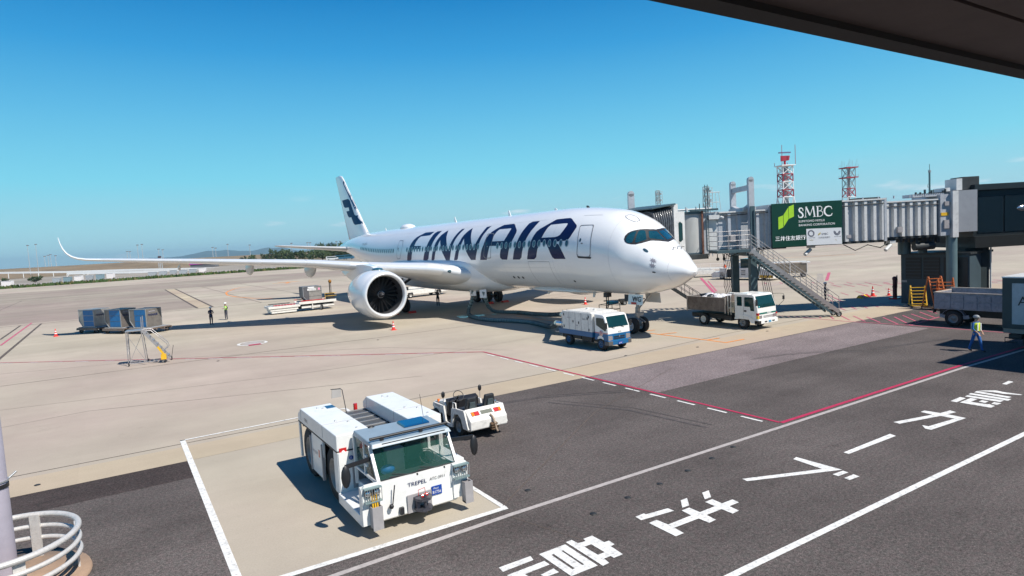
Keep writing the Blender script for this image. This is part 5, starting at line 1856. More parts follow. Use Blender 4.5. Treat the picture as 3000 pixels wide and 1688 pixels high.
q.prism([(-5.2, 1.35), (-5.1, 1.95), (-4.2, 1.95), (-4.2, 1.35)], DX0 + .035, DX0 + .055, 'x')
q.build('side_window', GLASS, T)

# ---- catering style box truck cut by the right edge (side faces -x)
T = thing('box_truck', 'tall shaded box truck with grey side panel lettered AA, cut by the right edge', 'box truck', (8.15, -12.45, 0))
BXD = mat('box_frame_teal_black', (0.025, 0.045, 0.05), .5, var=.2)
BXP = mat('box_panel_silver', (0.36, 0.40, 0.44), .45, .2, var=.12, scale=3, grime=.1)
q = MB()
q.box(-1.15, 1.15, -8.2, 0, 1.0, 3.4)
bx = q.build('cargo_box', BXD, T, bevel=.01)
q = MB()
q.box(-1.16, 1.16, -8.22, .02, 3.4, 3.46)
q.build('box_roof', WHITE, bx)
for i in range(4):
    q = MB()
    q.box(-1.175, -1.15, -2.25 - i * 1.95, -.40 - i * 1.95, 1.22, 3.15)
    pn = q.build('side_panel', BXP, bx)
    if i == 0:
        text('AAS', .62, BLACKP, (-1.177, -.62, 2.12), (0, -1, 0), (0, 0, 1), 'lettering', pn, .006)
        text('AIRPORT', .22, BLACKP, (-1.177, -1.35, 1.72), (0, -1, 0), (0, 0, 1), 'lettering', pn, .006)
q = MB()
q.box(-1.12, 1.12, -8.1, -.04, .78, 1.0)
q.build('box_sill', mat('sill_tan', (0.25, 0.22, 0.19), .6, grime=.3), T)
q = MB()
q.box(-.6, .6, -8, -.3, .5, .78)
q.box(-1.1, -.75, -.75, -.25, .5, .74)
q.build('chassis', CHASSIS, T)
q = MB()
q.pipe([(-1.1, -.7, .55), (-1.1, -.1, .55), (-1.1, -.1, .35), (-1.1, -.6, .35)], .03, 6)
q.build('underrun_bar', CHASSIS, T)
for yy in (-1.2, -7.2):
    for x_ in (-.9, .9):
        wheel(T, x_, yy, .45, .45, .3, RIMG)

# ---- people ---------------------------------------------------------------------------
SKIN = mat('skin', (0.45, 0.26, 0.18), .6, var=.05)
HAIR = mat('hair_black', (0.015, 0.012, 0.010), .6)


def person(label, loc, rz, shirt, trousers, h=1.7, pose='stand', hat=None, vest=None, group=None, shoes=None, sleeve_skin=0.0):
    """faces local -y. skeleton grown by the skin modifier into one continuous body"""
    P = thing('person', label, 'person', loc, rz, group)
    k = h / 1.72
    V = []
    E_ = []
    Rr = []

    def v(x, y, z, r, parent=None):
        V.append((x * k, y * k, z * k))
        Rr.append(r * k)
        if parent is not None:
            E_.append((parent, len(V) - 1))
        return len(V) - 1

    pel = v(0, 0, .95, .135)
    wai = v(0, 0, 1.10, .125, pel)
    che = v(0, 0, 1.30, .145, wai)
    nec = v(0, -.005, 1.46, .060, che)
    hd0 = v(0, -.02, 1.54, .075, nec)
    hd1 = v(0, -.02, 1.63, .088, hd0)
    hd2 = v(0, -.015, 1.70, .06, hd1)
    nose = v(0, -.125, 1.60, .014, hd1)
    for sx in (-1, 1):
        hip = v(sx * .09, 0, .88, .095, pel)
        if pose == 'walk':
            kn = v(sx * .10, -.14 * sx, .48, .068, hip)
            an = v(sx * .10, (-.22 if sx > 0 else .30), .09, .048, kn)
            to = v(sx * .11, (-.40 if sx > 0 else .13), .045, .040, an)
        else:
            kn = v(sx * .10, -.02, .48, .068, hip)
            an = v(sx * .10, .02, .09, .048, kn)
            to = v(sx * .12, -.14, .045, .040, an)
        sh = v(sx * .175, 0, 1.40, .062, che)
        if pose == 'fold':
            el = v(sx * .25, -.06, 1.15, .047, sh)
            wr = v(sx * .02, -.24, 1.14, .033, el)
            dr = Vector((-sx * .7, -.3, .1)).normalized()
        elif pose == 'hold':
            el = v(sx * .24, -.02, 1.14, .047, sh)
            wr = v(sx * .12, -.26, 1.18, .033, el)
            dr = Vector((0, -.9, .2)).normalized()
        elif pose == 'up':
            el = v(sx * .26, -.06, 1.55, .047, sh)
            wr = v(sx * .18, -.12, 1.78, .033, el)
            dr = Vector((0, 0, 1))
        elif pose == 'walk':
            el = v(sx * .25, .04 * sx, 1.13, .047, sh)
            wr = v(sx * .24, -.20 + .12 * sx, .95, .033, el)
            dr = Vector((0, -.6, -.8)).normalized()
        else:
            el = v(sx * .24, .02, 1.13, .047, sh)
            wr = v(sx * .25, -.03, .88, .033, el)
            dr = Vector((0, -.1, -1)).normalized()
        w0 = Vector(V[wr]) / k
        pm = v(*(w0 + dr * .06), .030, wr)
        pv = Vector(V[pm]) / k
        sdv = dr.cross(Vector((0, 1, .2))).normalized()
        for fi in range(4):
            off = sdv * (.028 - fi * .019)
            L_ = (.060, .068, .063, .050)[fi]
            f1 = v(*(pv + off + dr * .035), .011, pm)
            v(*(pv + off + dr * (.035 + L_) + Vector((0, -.012, 0))), .009, f1)
        t1 = v(*(w0 + dr * .03 + sdv * .05), .012, pm)
        v(*(w0 + dr * .065 + sdv * .068), .010, t1)
    me = bpy.data.meshes.new('body')
    me.from_pydata(V, E_, [])
    o = bpy.data.objects.new('body_source', me)
    COL.objects.link(o)
    md = o.modifiers.new('s', 'SKIN')
    for i, sv in enumerate(me.skin_vertices[0].data):
        sv.radius = (Rr[i], Rr[i] * (0.80 if i < 3 else 1))
        sv.use_root = (i == 0)
    o.modifiers.new('u', 'SUBSURF').levels = 1
    bpy.context.view_layer.update()
    m2 = bpy.data.meshes.new_from_object(o.evaluated_get(bpy.context.evaluated_depsgraph_get()))
    bpy.data.objects.remove(o)
    m2.materials.clear()
    for m_ in (trousers, shirt, SKIN, shoes or BLACK):
        m2.materials.append(m_)
    for p_ in m2.polygons:
        z = p_.center.z / k
        x = abs(p_.center.x) / k
        y = p_.center.y / k
        mi = 0 if z < 1.0 else 1
        if z > 1.47 and x < .13:
            mi = 2
        if z < .10:
            mi = 3
        if x > .15 and z > .80 and z < 1.25 and pose in ('walk', 'stand'):
            mi = 1 if z > .93 + .22 * sleeve_skin else 2
        if pose in ('fold', 'hold') and 1.0 < z < 1.3 and y < -.2:
            mi = 2
        if pose == 'up' and z > 1.72 and x > .1:
            mi = 2
        p_.material_index = mi
        p_.use_smooth = True
    m2.name = 'body'
    ob = bpy.data.objects.new('body', m2)
    COL.objects.link(ob)
    ob.parent = P
    q = MB()
    for sx in (-1, 1):
        q.ball((sx * .032 * k, -.098 * k, 1.635 * k), .010 * k, 6)
    q.box(-.022 * k, .022 * k, -.104 * k, -.096 * k, 1.563 * k, 1.571 * k)
    q.build('face', BLACK, P)
    q = MB()
    q.ball((0, .0, 1.665 * k), .105 * k, 12, 0, 1, 1.08, .85)
    hr = q.build('hair', HAIR, P)
    if hat:
        q = MB()
        q.ball((0, -.01, 1.70 * k), .125 * k, 14, 0, 1, 1.15, .75)
        q.tube((0, -.02, 1.675 * k), (0, -.02, 1.69 * k), .15 * k, 16)
        q.build('helmet', hat, P)
    if vest:
        q = MB()
        ring_ = []
        for z, rx, ry in ((1.02, .185, .155), (1.15, .18, .15), (1.30, .205, .165), (1.42, .17, .12)):
            ring_.append([(rx * k * math.cos(2 * math.pi * j / 16), ry * k * math.sin(2 * math.pi * j / 16), z * k) for j in range(16)])
        vs_ = [p for r_ in ring_ for p in r_]
        q.add(vs_, [(i * 16 + j, i * 16 + (j + 1) % 16, (i + 1) * 16 + (j + 1) % 16, (i + 1) * 16 + j) for i in range(3) for j in range(16)], 0, True)
        vo = q.build('vest', vest, P)
        q = MB()
        for x_ in (-.09, .09):
            q.box((x_ - .025) * k, (x_ + .025) * k, -.175 * k, -.155 * k, 1.04 * k, 1.40 * k)
            q.box((x_ - .025) * k, (x_ + .025) * k, .155 * k, .175 * k, 1.04 * k, 1.40 * k)
        q.build('reflective_band', SIGNWHITE, vo)
    return P


NAVYC = mat('cloth_navy', (0.015, 0.025, 0.07), .85, var=.2, scale=8)
BLUEC = mat('cloth_blue', (0.015, 0.10, 0.32), .85, var=.2, scale=8)
DARKC = mat('cloth_dark_grey', (0.035, 0.035, 0.04), .85, var=.2, scale=8)
SLATEC = mat('cloth_slate', (0.07, 0.07, 0.09), .85, var=.2, scale=8)
HIVIS = mat('hi_vis_lime', (0.45, 0.75, 0.10), .7, var=.05)
HIVISY = mat('hi_vis_yellow', (0.62, 0.72, 0.04), .7, var=.05)
HIVISO = mat('hi_vis_orange', (0.85, 0.12, 0.03), .7, var=.05)
HATW = mat('helmet_white', (0.8, 0.8, 0.8), .3)
HATG = mat('helmet_grey', (0.25, 0.26, 0.27), .4)


def deg(a):
    return math.radians(a)


p_ = gp(620, 952)
person('worker in dark navy with white helmet, arms folded, at the wing shadow edge', (p_.x, p_.y, 0), deg(20), NAVYC, NAVYC, 1.70, 'fold', HATW)
p_ = gp(664, 937)
person('worker in lime green vest and white helmet holding papers, beyond the wing shadow', (p_.x, p_.y, 0), deg(-48), DARKC, SLATEC, 1.72, 'hold', HATW, HIVIS)
p_ = gp(2860, 1030)
person('worker in blue overalls and yellow vest walking away beside the box truck', (p_.x, p_.y, 0), deg(-20), BLUEC, BLUEC, 1.68, 'walk', HATG, HIVISY, sleeve_skin=.6)
p_ = gp(1284, 897)
person('dark silhouette of a worker reaching up under the belly of the airliner', (p_.x, p_.y, 0), deg(150), DARKC, DARKC, 1.72, 'up')
p_ = gp(2418, 892)
person('worker in blue grey jacket and white cap standing behind the bridge stairs', (p_.x, p_.y, 0), deg(30), SLATEC, DARKC, 1.72, 'fold', HATW)

# ---- traffic cones
CONE = mat('cone_red', (0.75, 0.04, 0.03), .5, var=.08)
C0 = thing('traffic_cone', 'red and white striped cone standing in front of the open engine', 'traffic cone', (0, 0, 0), 0, 'traffic cones on the apron')
q = MB()
q.box(-.2, .2, -.2, .2, 0, .035)
q.build('cone_base', CONE, C0)
for z0, z1, m_ in ((.035, .24, CONE), (.24, .33, SIGNWHITE), (.33, .44, CONE), (.44, .52, SIGNWHITE), (.52, .72, CONE)):
    q = MB()
    q.tube((0, 0, z0), (0, 0, z1), .145 - .17 * z0, 14, r2=.145 - .17 * z1)
    q.build('cone_band', m_, C0)
C0.location = gp(1153, 967)
for px_, py_, sc_, lb in ((164, 986, 1, 'cone standing on the thin tip of the wing shadow at the far left'), (1715, 892, 1, 'red cone standing under the front fuselage just behind the air truck'), (2557, 868, 1.2, 'dull red cone left of the machine room, bigger of the two there'), (2604, 866, .9, 'dull red cone nearer the machine room corner, smaller of the two there')):
    c_ = copy_tree(C0, gp(px_, py_), random.random(), lb)
    c_.scale = (sc_, sc_, sc_)

# ---- three container dollies with containers, set diagonally
DB = mat('container_blue', (0.004, 0.14, 0.36), .45, var=.15, scale=4, grime=.1)
ALU = mat('container_aluminium', (0.42, 0.40, 0.37), .42, .55, var=.18, scale=3, grime=.15)
DOLM = mat('dolly_frame', (0.22, 0.17, 0.14), .6, .3, var=.4, scale=6, grime=.5)
ddir = math.atan2(-.72, .69)


def dolly(loc, rz, label):
    T = thing('container_dolly', label, 'dolly', loc, rz, 'container dollies in a row')
    q = MB()
    q.box(-1.35, 1.35, -1.15, 1.15, .42, .50)
    for y in (-1.15, 1.15, -.4, .4):
        q.box(-1.35, 1.35, y - .04, y + .04, .30, .42)
    q.build('frame', DOLM, T)
    q = MB()
    for i in range(12):
        q.tube((-1.2 + i * .218, -1.05, .53), (-1.2 + i * .218, 1.05, .53), .035, 6)
    q.build('roller_deck', STEEL, T)
    for x in (-1.0, 1.0):
        for y in (-.95, .95):
            wheel(T, x, y, .20, .20, .12, RIMG)
    q = MB()
    q.beam((1.3, 0, .35), (2.15, 0, .32), .07, .07)
    q.build('drawbar', DOLM, T)
    return T


def uld(loc, rz, label, blue, side_m, group='air freight containers on the dollies', text_=True):
    T = thing('freight_container', label, 'container', loc, rz, group)
    prof = [(-.78, 0), (.78, 0), (1.22, .55), (1.22, 1.62), (-.78, 1.62)]
    q = MB()
    q.prism([(y, z) for y, z in prof], -.77, .77, 'x')
    bd = q.build('shell', side_m, T, bevel=.01)
    # blue curtain door on the -x... and face strips
    for z0, z1 in ((.06, .52), (.56, 1.04), (1.08, 1.56)):
        q = MB()
        q.prism([(-.72, z0), (.60, z0), (.60, z1), (-.72, z1)], -.80, -.775, 'x')
        q.build('door_curtain', blue, bd)
    q = MB()
    for p0, p1 in (((-.78, 0), (.78, 0)), ((.78, 0), (1.22, .55)), ((1.22, .55), (1.22, 1.62)), ((1.22, 1.62), (-.78, 1.62)), ((-.78, 1.62), (-.78, 0))):
        for x in (-.78, .78):
            q.beam((x, p0[0], p0[1]), (x, p1[0], p1[1]), .05, .05)
    q.build('frame_rail', STEEL, bd)
    if text_:
        text('FINNAIR', .26, NAVY, (-.62, -.785, 1.0), (1, 0, 0), (0, 0, 1), 'lettering', bd, .03, shear=.3, bold=.006)
        text('AKE 29101', .14, mat('print_lilac', (0.5, .5, .62), .5), (-.5, -.785, 1.34), (1, 0, 0), (0, 0, 1), 'lettering', bd, .03)
    return T


PASS_ = None
for i, (cx_, cy_) in enumerate(((-30.15, 46.55), (-28.05, 43.1), (-26.15, 40.4))):
    rz_ = math.atan2(-.80, .60)
    dolly((cx_, cy_, 0), rz_, ('leftmost low rusty dolly, its drawbar toward the next one', 'middle low rusty dolly of the row of three', 'rightmost low rusty dolly, beside the aluminium stand')[i])
    uld((cx_ - .1, cy_ - .05, .57), rz_ + math.pi / 2, ('sunlit silver and blue container on the leftmost dolly', 'teal container with shade-darkened shell in the middle of the row of three', 'blue fronted container at the right end of the row')[i], DB, (ALU, mat('container_shaded_alu', (0.22, .19, .17), .5, .4, var=.2, scale=3), mat('container_wing_shade_alu', (0.22, .2, .18), .5, .4, var=.2, scale=3))[i])  # second and third shells: wing shade put into a darker aluminium colour

# ---- wheeled aluminium maintenance stand
p_ = gp(440, 1064)
T = thing('maintenance_stand', 'wheeled aluminium steps with high platform and yellow jack, left of the wing shadow', 'steps', (p_.x, p_.y, 0), deg(-8))
ALT = mat('aluminium_tube', (0.42, 0.40, 0.40), .35, .6, var=.15, scale=6)
q = MB()
W2 = .42
for y in (-W2, W2):
    q.tube((-1.12, y, .12), (-1.10, y, 2.15), .028, 8)
    q.tube((-.28, y, 2.15), (-.15, y, .15), .026, 8)
    q.tube((-1.12, y, .15), (1.15, y, .15), .026, 8)
q.tube((-1.12, -W2, .3), (-1.1, W2, 2.0), .012, 6)
q.tube((-1.12, W2, .3), (-1.1, -W2, 2.0), .012, 6)
q.tube((-1.1, -W2, 2.0), (-.15, -W2, .2), .012, 6)
q.tube((-1.1, W2, .2), (-.28, W2, 2.0), .012, 6)
q.build('support_frame', ALT, T)
q = MB()
q.box(-1.14, -.22, -W2 - .03, W2 + .03, 2.13, 2.19)
q.build('platform', ALT, T)
for y in (-W2, W2):
    q = MB()
    q.beam((-.25, y, 2.15), (1.15, y, .2), .04, .12)
    q.build('stair_stringer', ALT, T)
    q = MB()
    q.pipe([(-.25, y, 2.18), (-.22, y, 3.0)], .026, 8)
    q.pipe([(-.25, y, 2.2), (.25 + .0, y, 2.1), (1.05, y, 1.2), (1.12, y, .95), (.8, y, .75)], .022, 8)
    q.build('handrail', ALT, T)
for i in range(7):
    q = MB()
    t = (i + .5) / 7.5
    q.box(-.2 + 1.4 * t - .09, -.2 + 1.4 * t + .09, -W2, W2, 2.08 - 1.9 * t, 2.11 - 1.9 * t)
    q.build('tread', ALT, T)
q = MB()
q.beam((.55, -W2 - .1, 1.05), (.95, -W2 - .12, .35), .08, .12)
q.box(.68, .98, -W2 - .2, -W2 + .05, .22, .55)
q.build('jack', YELLOW, T)
q = MB()
q.tube((1.2, W2, .2), (1.35, W2, .95), .015, 6)
q.build('tow_handle', BLACK, T)
for x, y in ((-1.1, -W2), (-.1, W2), (.9, -W2 - .1), (1.2, W2)):
    wheel(T, x, y, .12, .12, .06, RIMG)

# ---- red white container loader left of the engine
T = thing('transfer_loader', 'long low white roller loader with red rails, end hidden by the engine', 'loader', (-11.3, 45.9, 0), deg(1.5))
WL = WHITED
q = MB()
q.box(-3.7, -.4, -1.0, 1.0, .62, .85)
q.box(-3.5, -.6, -.9, .9, .35, .62)
q.build('front_platform', WL, T)
q = MB()
q.box(-.5, 3.6, -1.0, -.85, .80, 1.08)
q.box(-.5, 3.6, .85, 1.0, .80, 1.08)
q.box(-.5, 3.6, -.85, .85, .82, .95)
q.build('main_frame', WL, T)
for x0, x1, y, z in ((-3.2, -.9, -.98, .90), (-3.3, -1.0, .95, .93), (-.3, 2.3, -.98, 1.12), (-.5, 1.2, .95, 1.18)):
    q = MB()
    q.box(x0, x1, y - .05, y + .05, z, z + .08)
    q.build('side_guide', RED if z != .93 else DARKM, T)
q = MB()
for i in range(22):
    q.tube((-3.5 + i * .32, -.84, .97 if i > 9 else .88), (-3.5 + i * .32, .84, .97 if i > 9 else .88), .03, 6)
q.build('roller_deck', STEEL, T)['kind'] = 'stuff'
q = MB()
q.box(-.2, 3.4, -.8, -.65, .35, .6)
q.box(-3.4, -.8, -.95, .95, .12, .3)
q.box(.9, 1.0, -.95, -.8, .2, .8)
q.build('lower_beam', WL, T)
q = MB()
q.box(-3.4, 3.4, -.6, .6, .3, .75)
q.build('undercarriage', CHASSIS, T)
wheel(T, 1.95, -.92, .30, .30, .2, RIMW, rr=.8)
wheel(T, -3.0, -.8, .14, .14, .12, RIMG)
q = MB()
q.pipe([(2.4, -.9, 1.1), (2.4, -.9, 1.75), (3.7, -.9, 1.75)], .025, 6)
q.tube((2.4, -.9, 1.45), (3.7, -.9, 1.45), .022, 6)
q.build('yellow_railing', YELLOW, T)
q = MB()
q.tube((3.3, .1, 1.1), (3.3, .1, 2.9), .06, 8)
q.tube((3.45, .1, 1.1), (3.45, .1, 2.9), .03, 8)
q.box(2.9, 3.7, -.2, .5, 1.08, 1.7)
q.build('control_mast', CHASSIS, T)
q = MB()
q.ball((3.37, .1, 3.0), .19, 12, 0, 1, 1, 1.1)
q.build('amber_control_cover', mat('cover_brown', (0.28, 0.12, 0.01), .6), T)
uld((-9.95, 46.1, 1.02), deg(91), 'grey container with white and pink labels riding on the long roller loader', ALU, mat('container_slate', (0.13, .13, .14), .5, .4, var=.15, scale=3), 'container on the loader', False)
q = MB()
q.box(-10.55, -9.65, 45.30, 45.31, 2.42, 2.58)
T2 = bpy.data.objects[[o.name for o in bpy.data.objects if o.name.startswith('freight_container')][-1]]
l_ = MB()
l_.box(-.815, -.802, -.15, .75, 1.18, 1.40)
l_.build('label_strip', SIGNWHITE, T2)
l_ = MB()
l_.box(-.815, -.802, -.0, .70, 1.46, 1.58)
l_.build('label_strip', SIGNWHITE, T2)
l_ = MB()
l_.box(-.815, -.802, -.62, -.42, 1.2, 1.42)
l_.build('label_pink', mat('label_pink', (.8, .3, .45), .5), T2)
text('FINNAIR', .2, BLACKP, (-.812, .68, 1.21), (0, -1, 0), (0, 0, 1), 'lettering', T2, .006, shear=.3)


# ---- white belt loaders
def belt_loader(loc, rz, label, L=6.2):
    T = thing('belt_loader', label, 'belt loader', loc, rz, 'white belt loaders')
    q = MB()
    q.prism([(-L / 2, .45), (-L / 2, .95), (-L / 2 + .5, 1.0), (L / 2 - 1.8, .95), (L / 2 - 1.6, .72), (L / 2, .66), (L / 2, .45), (L / 2 - 1.0, .40), (-L / 2 + 2, .40)], -.95, .95, 'y')
    q.build('body', WHITED, T, bevel=.02)
    q = MB()
    q.hexa([(-L / 2 - .3, -.45, 1.15), (L / 2 + .9, -.45, .98), (L / 2 + .9, .45, .98), (-L / 2 - .3, .45, 1.15), (-L / 2 - .3, -.45, 1.35), (L / 2 + .9, -.45, 1.14), (L / 2 + .9, .45, 1.14), (-L / 2 - .3, .45, 1.35)])
    q.build('conveyor', WHITED, T)
    q = MB()
    for i in range(5):
        x = -L / 2 + .3 + i * 1.3
        q.tube((x, -.5, 1.2), (x, -.5, 1.85), .02, 6)
    q.tube((-L / 2, -.5, 1.85), (L / 2 - .4, -.5, 1.75), .022, 6)
    q.build('railing', WHITED, T)
    q = MB()
    q.box(-L / 2 + .1, -L / 2 + .5, -.9, .9, .5, 1.3)
    q.build('operator_station', WHITED, T)
    q = MB()
    q.box(-L / 2 + .7, -L / 2 + 1.1, -.9, -.5, 1.0, 1.4)
    q.build('seat', SEAT, T)
    for x in (-L / 2 + 1.3, L / 2 - 1.5):
        q = MB()
        q.prism([(x - .42, .3), (x - .36, .68), (x + .36, .68), (x + .42, .3)], -.965, .965, 'y')
        q.build('wheel_housing', CHASSIS, T)
        for y in (-.9, .9):
            wheel(T, x, y, .34, .34, .2, RIMW, axis='y')
    return T


bl = belt_loader((4.6, 49.3, 0), deg(8), 'white belt loader seen under the belly between engine and nose', 7.0)
p_ = gp(2068, 812)
belt_loader((p_.x, p_.y + .6, 0), deg(-38), 'white belt loader with railings just right of the nose tip', 6.4)
p_ = gp(2090, 796)
q0 = gp(2100, 822)
T = thing('cargo_loader_tractor', 'low white cargo tractor lettered HTS with black yellow hazard stripes, behind the bridge legs', 'cargo tractor', (38.0, 25.6, 0), deg(-90 + 4))
q = MB()
q.prism([(-4.4, .25), (-4.4, .75), (-4.1, .95), (-3.2, 1.0), (-2.6, 1.0), (-2.4, .3)], -1.1, 1.1, 'y')
q.box(-3.2, -2.2, -1.1, 0.9, .3, 1.45)
q.box(-1.3, 1.4, -1.1, 1.1, .3, 1.5)
q.prism([(1.4, .3), (1.4, 1.5), (2.6, 1.5), (4.2, .85), (4.2, .3)], -1.1, 1.1, 'y')
q.build('body', WHITED, T, bevel=.02)
q = MB()
q.box(-2.2, -1.3, -.9, .9, .3, 1.3)
q.build('articulation', CHASSIS, T)
q = MB()
q.box(-.2, .95, -1.0, .6, 1.5, 2.55)
q.box(-.3, 1.05, -1.05, .65, 2.55, 2.63)
q.box(.95, 1.9, -.6, .3, 2.0, 2.7)
q.build('cab_glazing', GLASS, T)
q = MB()
q.box(-1.2, -.2, -.7, .7, 1.5, 2.1)
q.box(-3.4, -.2, .2, .8, 2.3, 2.42)
q.build('deck_box', WHITED, T)
q = MB()
q.box(-.1, .5, -1.11, -1.10, 1.10, 1.20)
q.box(-.1, .5, -1.11, -1.10, .62, .72)
q.build('vent_slot', BLACK, T)
text('HTS', .34, BLACKP, (-.1, -1.11, .78), (1, 0, 0), (0, 0, 1), 'lettering', T, .01)
for i in range(6):
    q = MB()
    x = 2.5 + i * .27
    q.prism([(x, .35), (x + .14, .35), (x + .3, .62), (x + .16, .62)], -1.125, -1.105, 'y')
    q.build('hazard_stripe', BLACK if i % 2 else YELLOW, T)
q = MB()
q.box(2.4, 4.15, -1.107, -1.10, .33, .64)
q.build('hazard_panel', YELLOW, T)
wheel(T, 1.75, -.95, .55, .55, .35, RIMW, axis='y')
wheel(T, -2.9, -.95, .35, .35, .3, RIMG, axis='y')
wheel(T, 1.75, .95, .55, .55, .35, RIMW, axis='y')
q = MB()
q.tube((-4.35, -.6, .45), (-4.5, -.6, .45), .12, 10)
q.tube((-4.35, .5, .45), (-4.5, .5, .45), .12, 10)
q.build('headlight', CHROME, T)
person('driver in orange vest and white helmet sitting on the cargo tractor', (37.55, 28.6, .55), deg(-90), HIVISO, DARKC, 1.5, 'hold', HATW, HIVISO)
p_ = gp(2316, 812)
T = thing('baggage_cart', 'brown sided baggage cart with white frame beyond the stairs', 'cart', (p_.x, p_.y, 0), deg(-50))
q = MB()
q.box(-2.0, 1.8, -.8, .8, .55, .62)
q.box(-2.0, 1.8, -.8, -.76, .62, 1.75)
q.build('cart_side', mat('tarpaulin_brown', (0.20, .17, .13), .7, var=.3, scale=3, grime=.3), T)
q = MB()
for x in (-2.0, -.1, 1.8):
    for y in (-.8, .8):
        q.box(x - .04, x + .04, y - .04, y + .04, .5, 1.85)
q.box(-2.04, 1.84, -.84, .84, 1.85, 1.92)
q.box(1.2, 2.2, -.85, .85, 1.72, 1.85)
q.build('cart_frame', WHITED, T)
for x in (-1.5, 1.4):
    for y in (-.7, .7):
        wheel(T, x, y, .25, .25, .15, RIMG, axis='y')
# towbar and low dolly lying behind the nose wheel
T = thing('tow_bar', 'black tow bar with small wheels lying behind the nose gear', 'tow bar', (gp(1830, 893).x, gp(1830, 893).y, 0), deg(-20))
q = MB()
q.tube((-2.0, 0, .5), (2.0, 0, .42), .06, 8)
q.box(-.5, .3, -.25, .25, .3, .55)
q.build('bar', CHASSIS, T)
wheel(T, -.1, -.3, .22, .22, .1, RIMG, axis='y')
wheel(T, -.1, .3, .22, .22, .1, RIMG, axis='y')

# black power cable hanging from the belly, and a small frame cart behind the air truck
a_ = gp(1777, 862, 2.5)
b_ = gp(1766, 912)
T = thing('power_cable', 'black ground power cable hanging from the front belly to the apron', 'cable', (b_.x, b_.y, 0))
r_ = a_ - Vector((b_.x, b_.y, 0))
for dx in (0, .16):
    q = MB()
    q.pipe([(r_.x + dx, r_.y, 2.55), (r_.x * .9 + dx, r_.y * .9, 1.5), (r_.x * .6 + dx, r_.y * .6, .7), (0 + dx, 0, .05), (-.8 + dx, -.5, .04)], .035, 6)
    q.build('cable_strand', BLACK, T)
q = MB()
q.box(r_.x - .15, r_.x + .3, r_.y - .15, r_.y + .15, 2.3, 2.6)
q.build('plug_box', DARKM, T)
p_ = gp(1812, 930)
T = thing('frame_cart', 'small black framed cart with blue top between air truck and nose wheel', 'cart', (p_.x, p_.y + 1.0, 0), deg(10))
q = MB()
for x in (-.8, .8):
    for y in (-.4, .4):
        q.tube((x, y, .2), (x, y, 1.0), .03, 6)
for z in (.55, 1.0):
    q.pipe([(-.8, -.4, z), (.8, -.4, z), (.8, .4, z), (-.8, .4, z)], .03, 6, closed=True)
q.build('cart_frame', CHASSIS, T)
q = MB()
q.box(0, .75, -.35, .35, .95, 1.2)
q.build('blue_case', mat('case_teal_blue', (0.02, .2, .28), .5), T, bevel=.03)
for x in (-.65, .65):
    for y in (-.38, .38):
        wheel(T, x, y, .15, .15, .08, RIMG, axis='y')

# ================================================================== boarding bridge
BR = (10.75, 2.57, 0)
BA = math.atan2(-.532, .847)
BGREY = mat('bridge_pale_grey', (0.42, 0.44, 0.47), .5, .1, var=.10, scale=1.6, grime=.30)
BWHITE = mat('bridge_offwhite', (0.58, 0.58, 0.57), .5, var=.08, scale=1.6, grime=.26)
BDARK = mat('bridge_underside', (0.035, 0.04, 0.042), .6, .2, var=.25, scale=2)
BTEAL = mat('bridge_column_teal', (0.06, 0.10, 0.115), .5, .2, var=.15, scale=1, grime=.1)
T = thing('boarding_bridge', 'long grey ribbed passenger boarding bridge reaching the airliner from the right', 'boarding bridge', BR, BA)


def tunnel(x0, x1, y0, y1, z0, z1, ribs, m=BGREY, rib_w=.30):
    y0 += .12
    q = MB()
    q.box(x0, x1, y0, y1, z0, z1)
    t = q.build('tunnel_section', BGREY, T)
    q = MB()
    q.box(x0 - .03, x1 + .03, y0 - .30, y1 + .1, z1, z1 + .10)
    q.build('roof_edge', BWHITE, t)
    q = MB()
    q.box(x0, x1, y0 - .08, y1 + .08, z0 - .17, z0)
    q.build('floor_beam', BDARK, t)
    for x in ribs:
        q = MB()
        q.prism([(x, y0), (x + .05, y0 - .25), (x + rib_w - .05, y0 - .25), (x + rib_w, y0)], z0, z1 - .02, 'z')
        q.build('wall_rib', m, t)
        q = MB()
        q.prism([(x, y1), (x + .06, y1 + .13), (x + rib_w - .06, y1 + .13), (x + rib_w, y1)], z0, z1 - .02, 'z')
        q.build('wall_rib', m, t)
    return t


tunnel(-3.55, 1.2, .40, 2.9, 4.98, 7.55, [-3.0, -2.3, -1.0, -.35, .3])
tunnel(-.0, 8.0, .16, 3.1, 5.06, 7.86, [5.15, 5.85, 6.5, 7.15, 7.75], BWHITE)
tunnel(8.0, 11.95, .36, 2.9, 5.2, 7.62, [8.15 + i * .56 for i in range(7)], BWHITE)
# end frames
q = MB()
q.box(7.95, 8.12, .0, 3.2, 4.95, 7.98)
q.box(-.15, .0, .1, 3.2, 4.9, 7.9)
q.build('end_frame', BGREY, T)
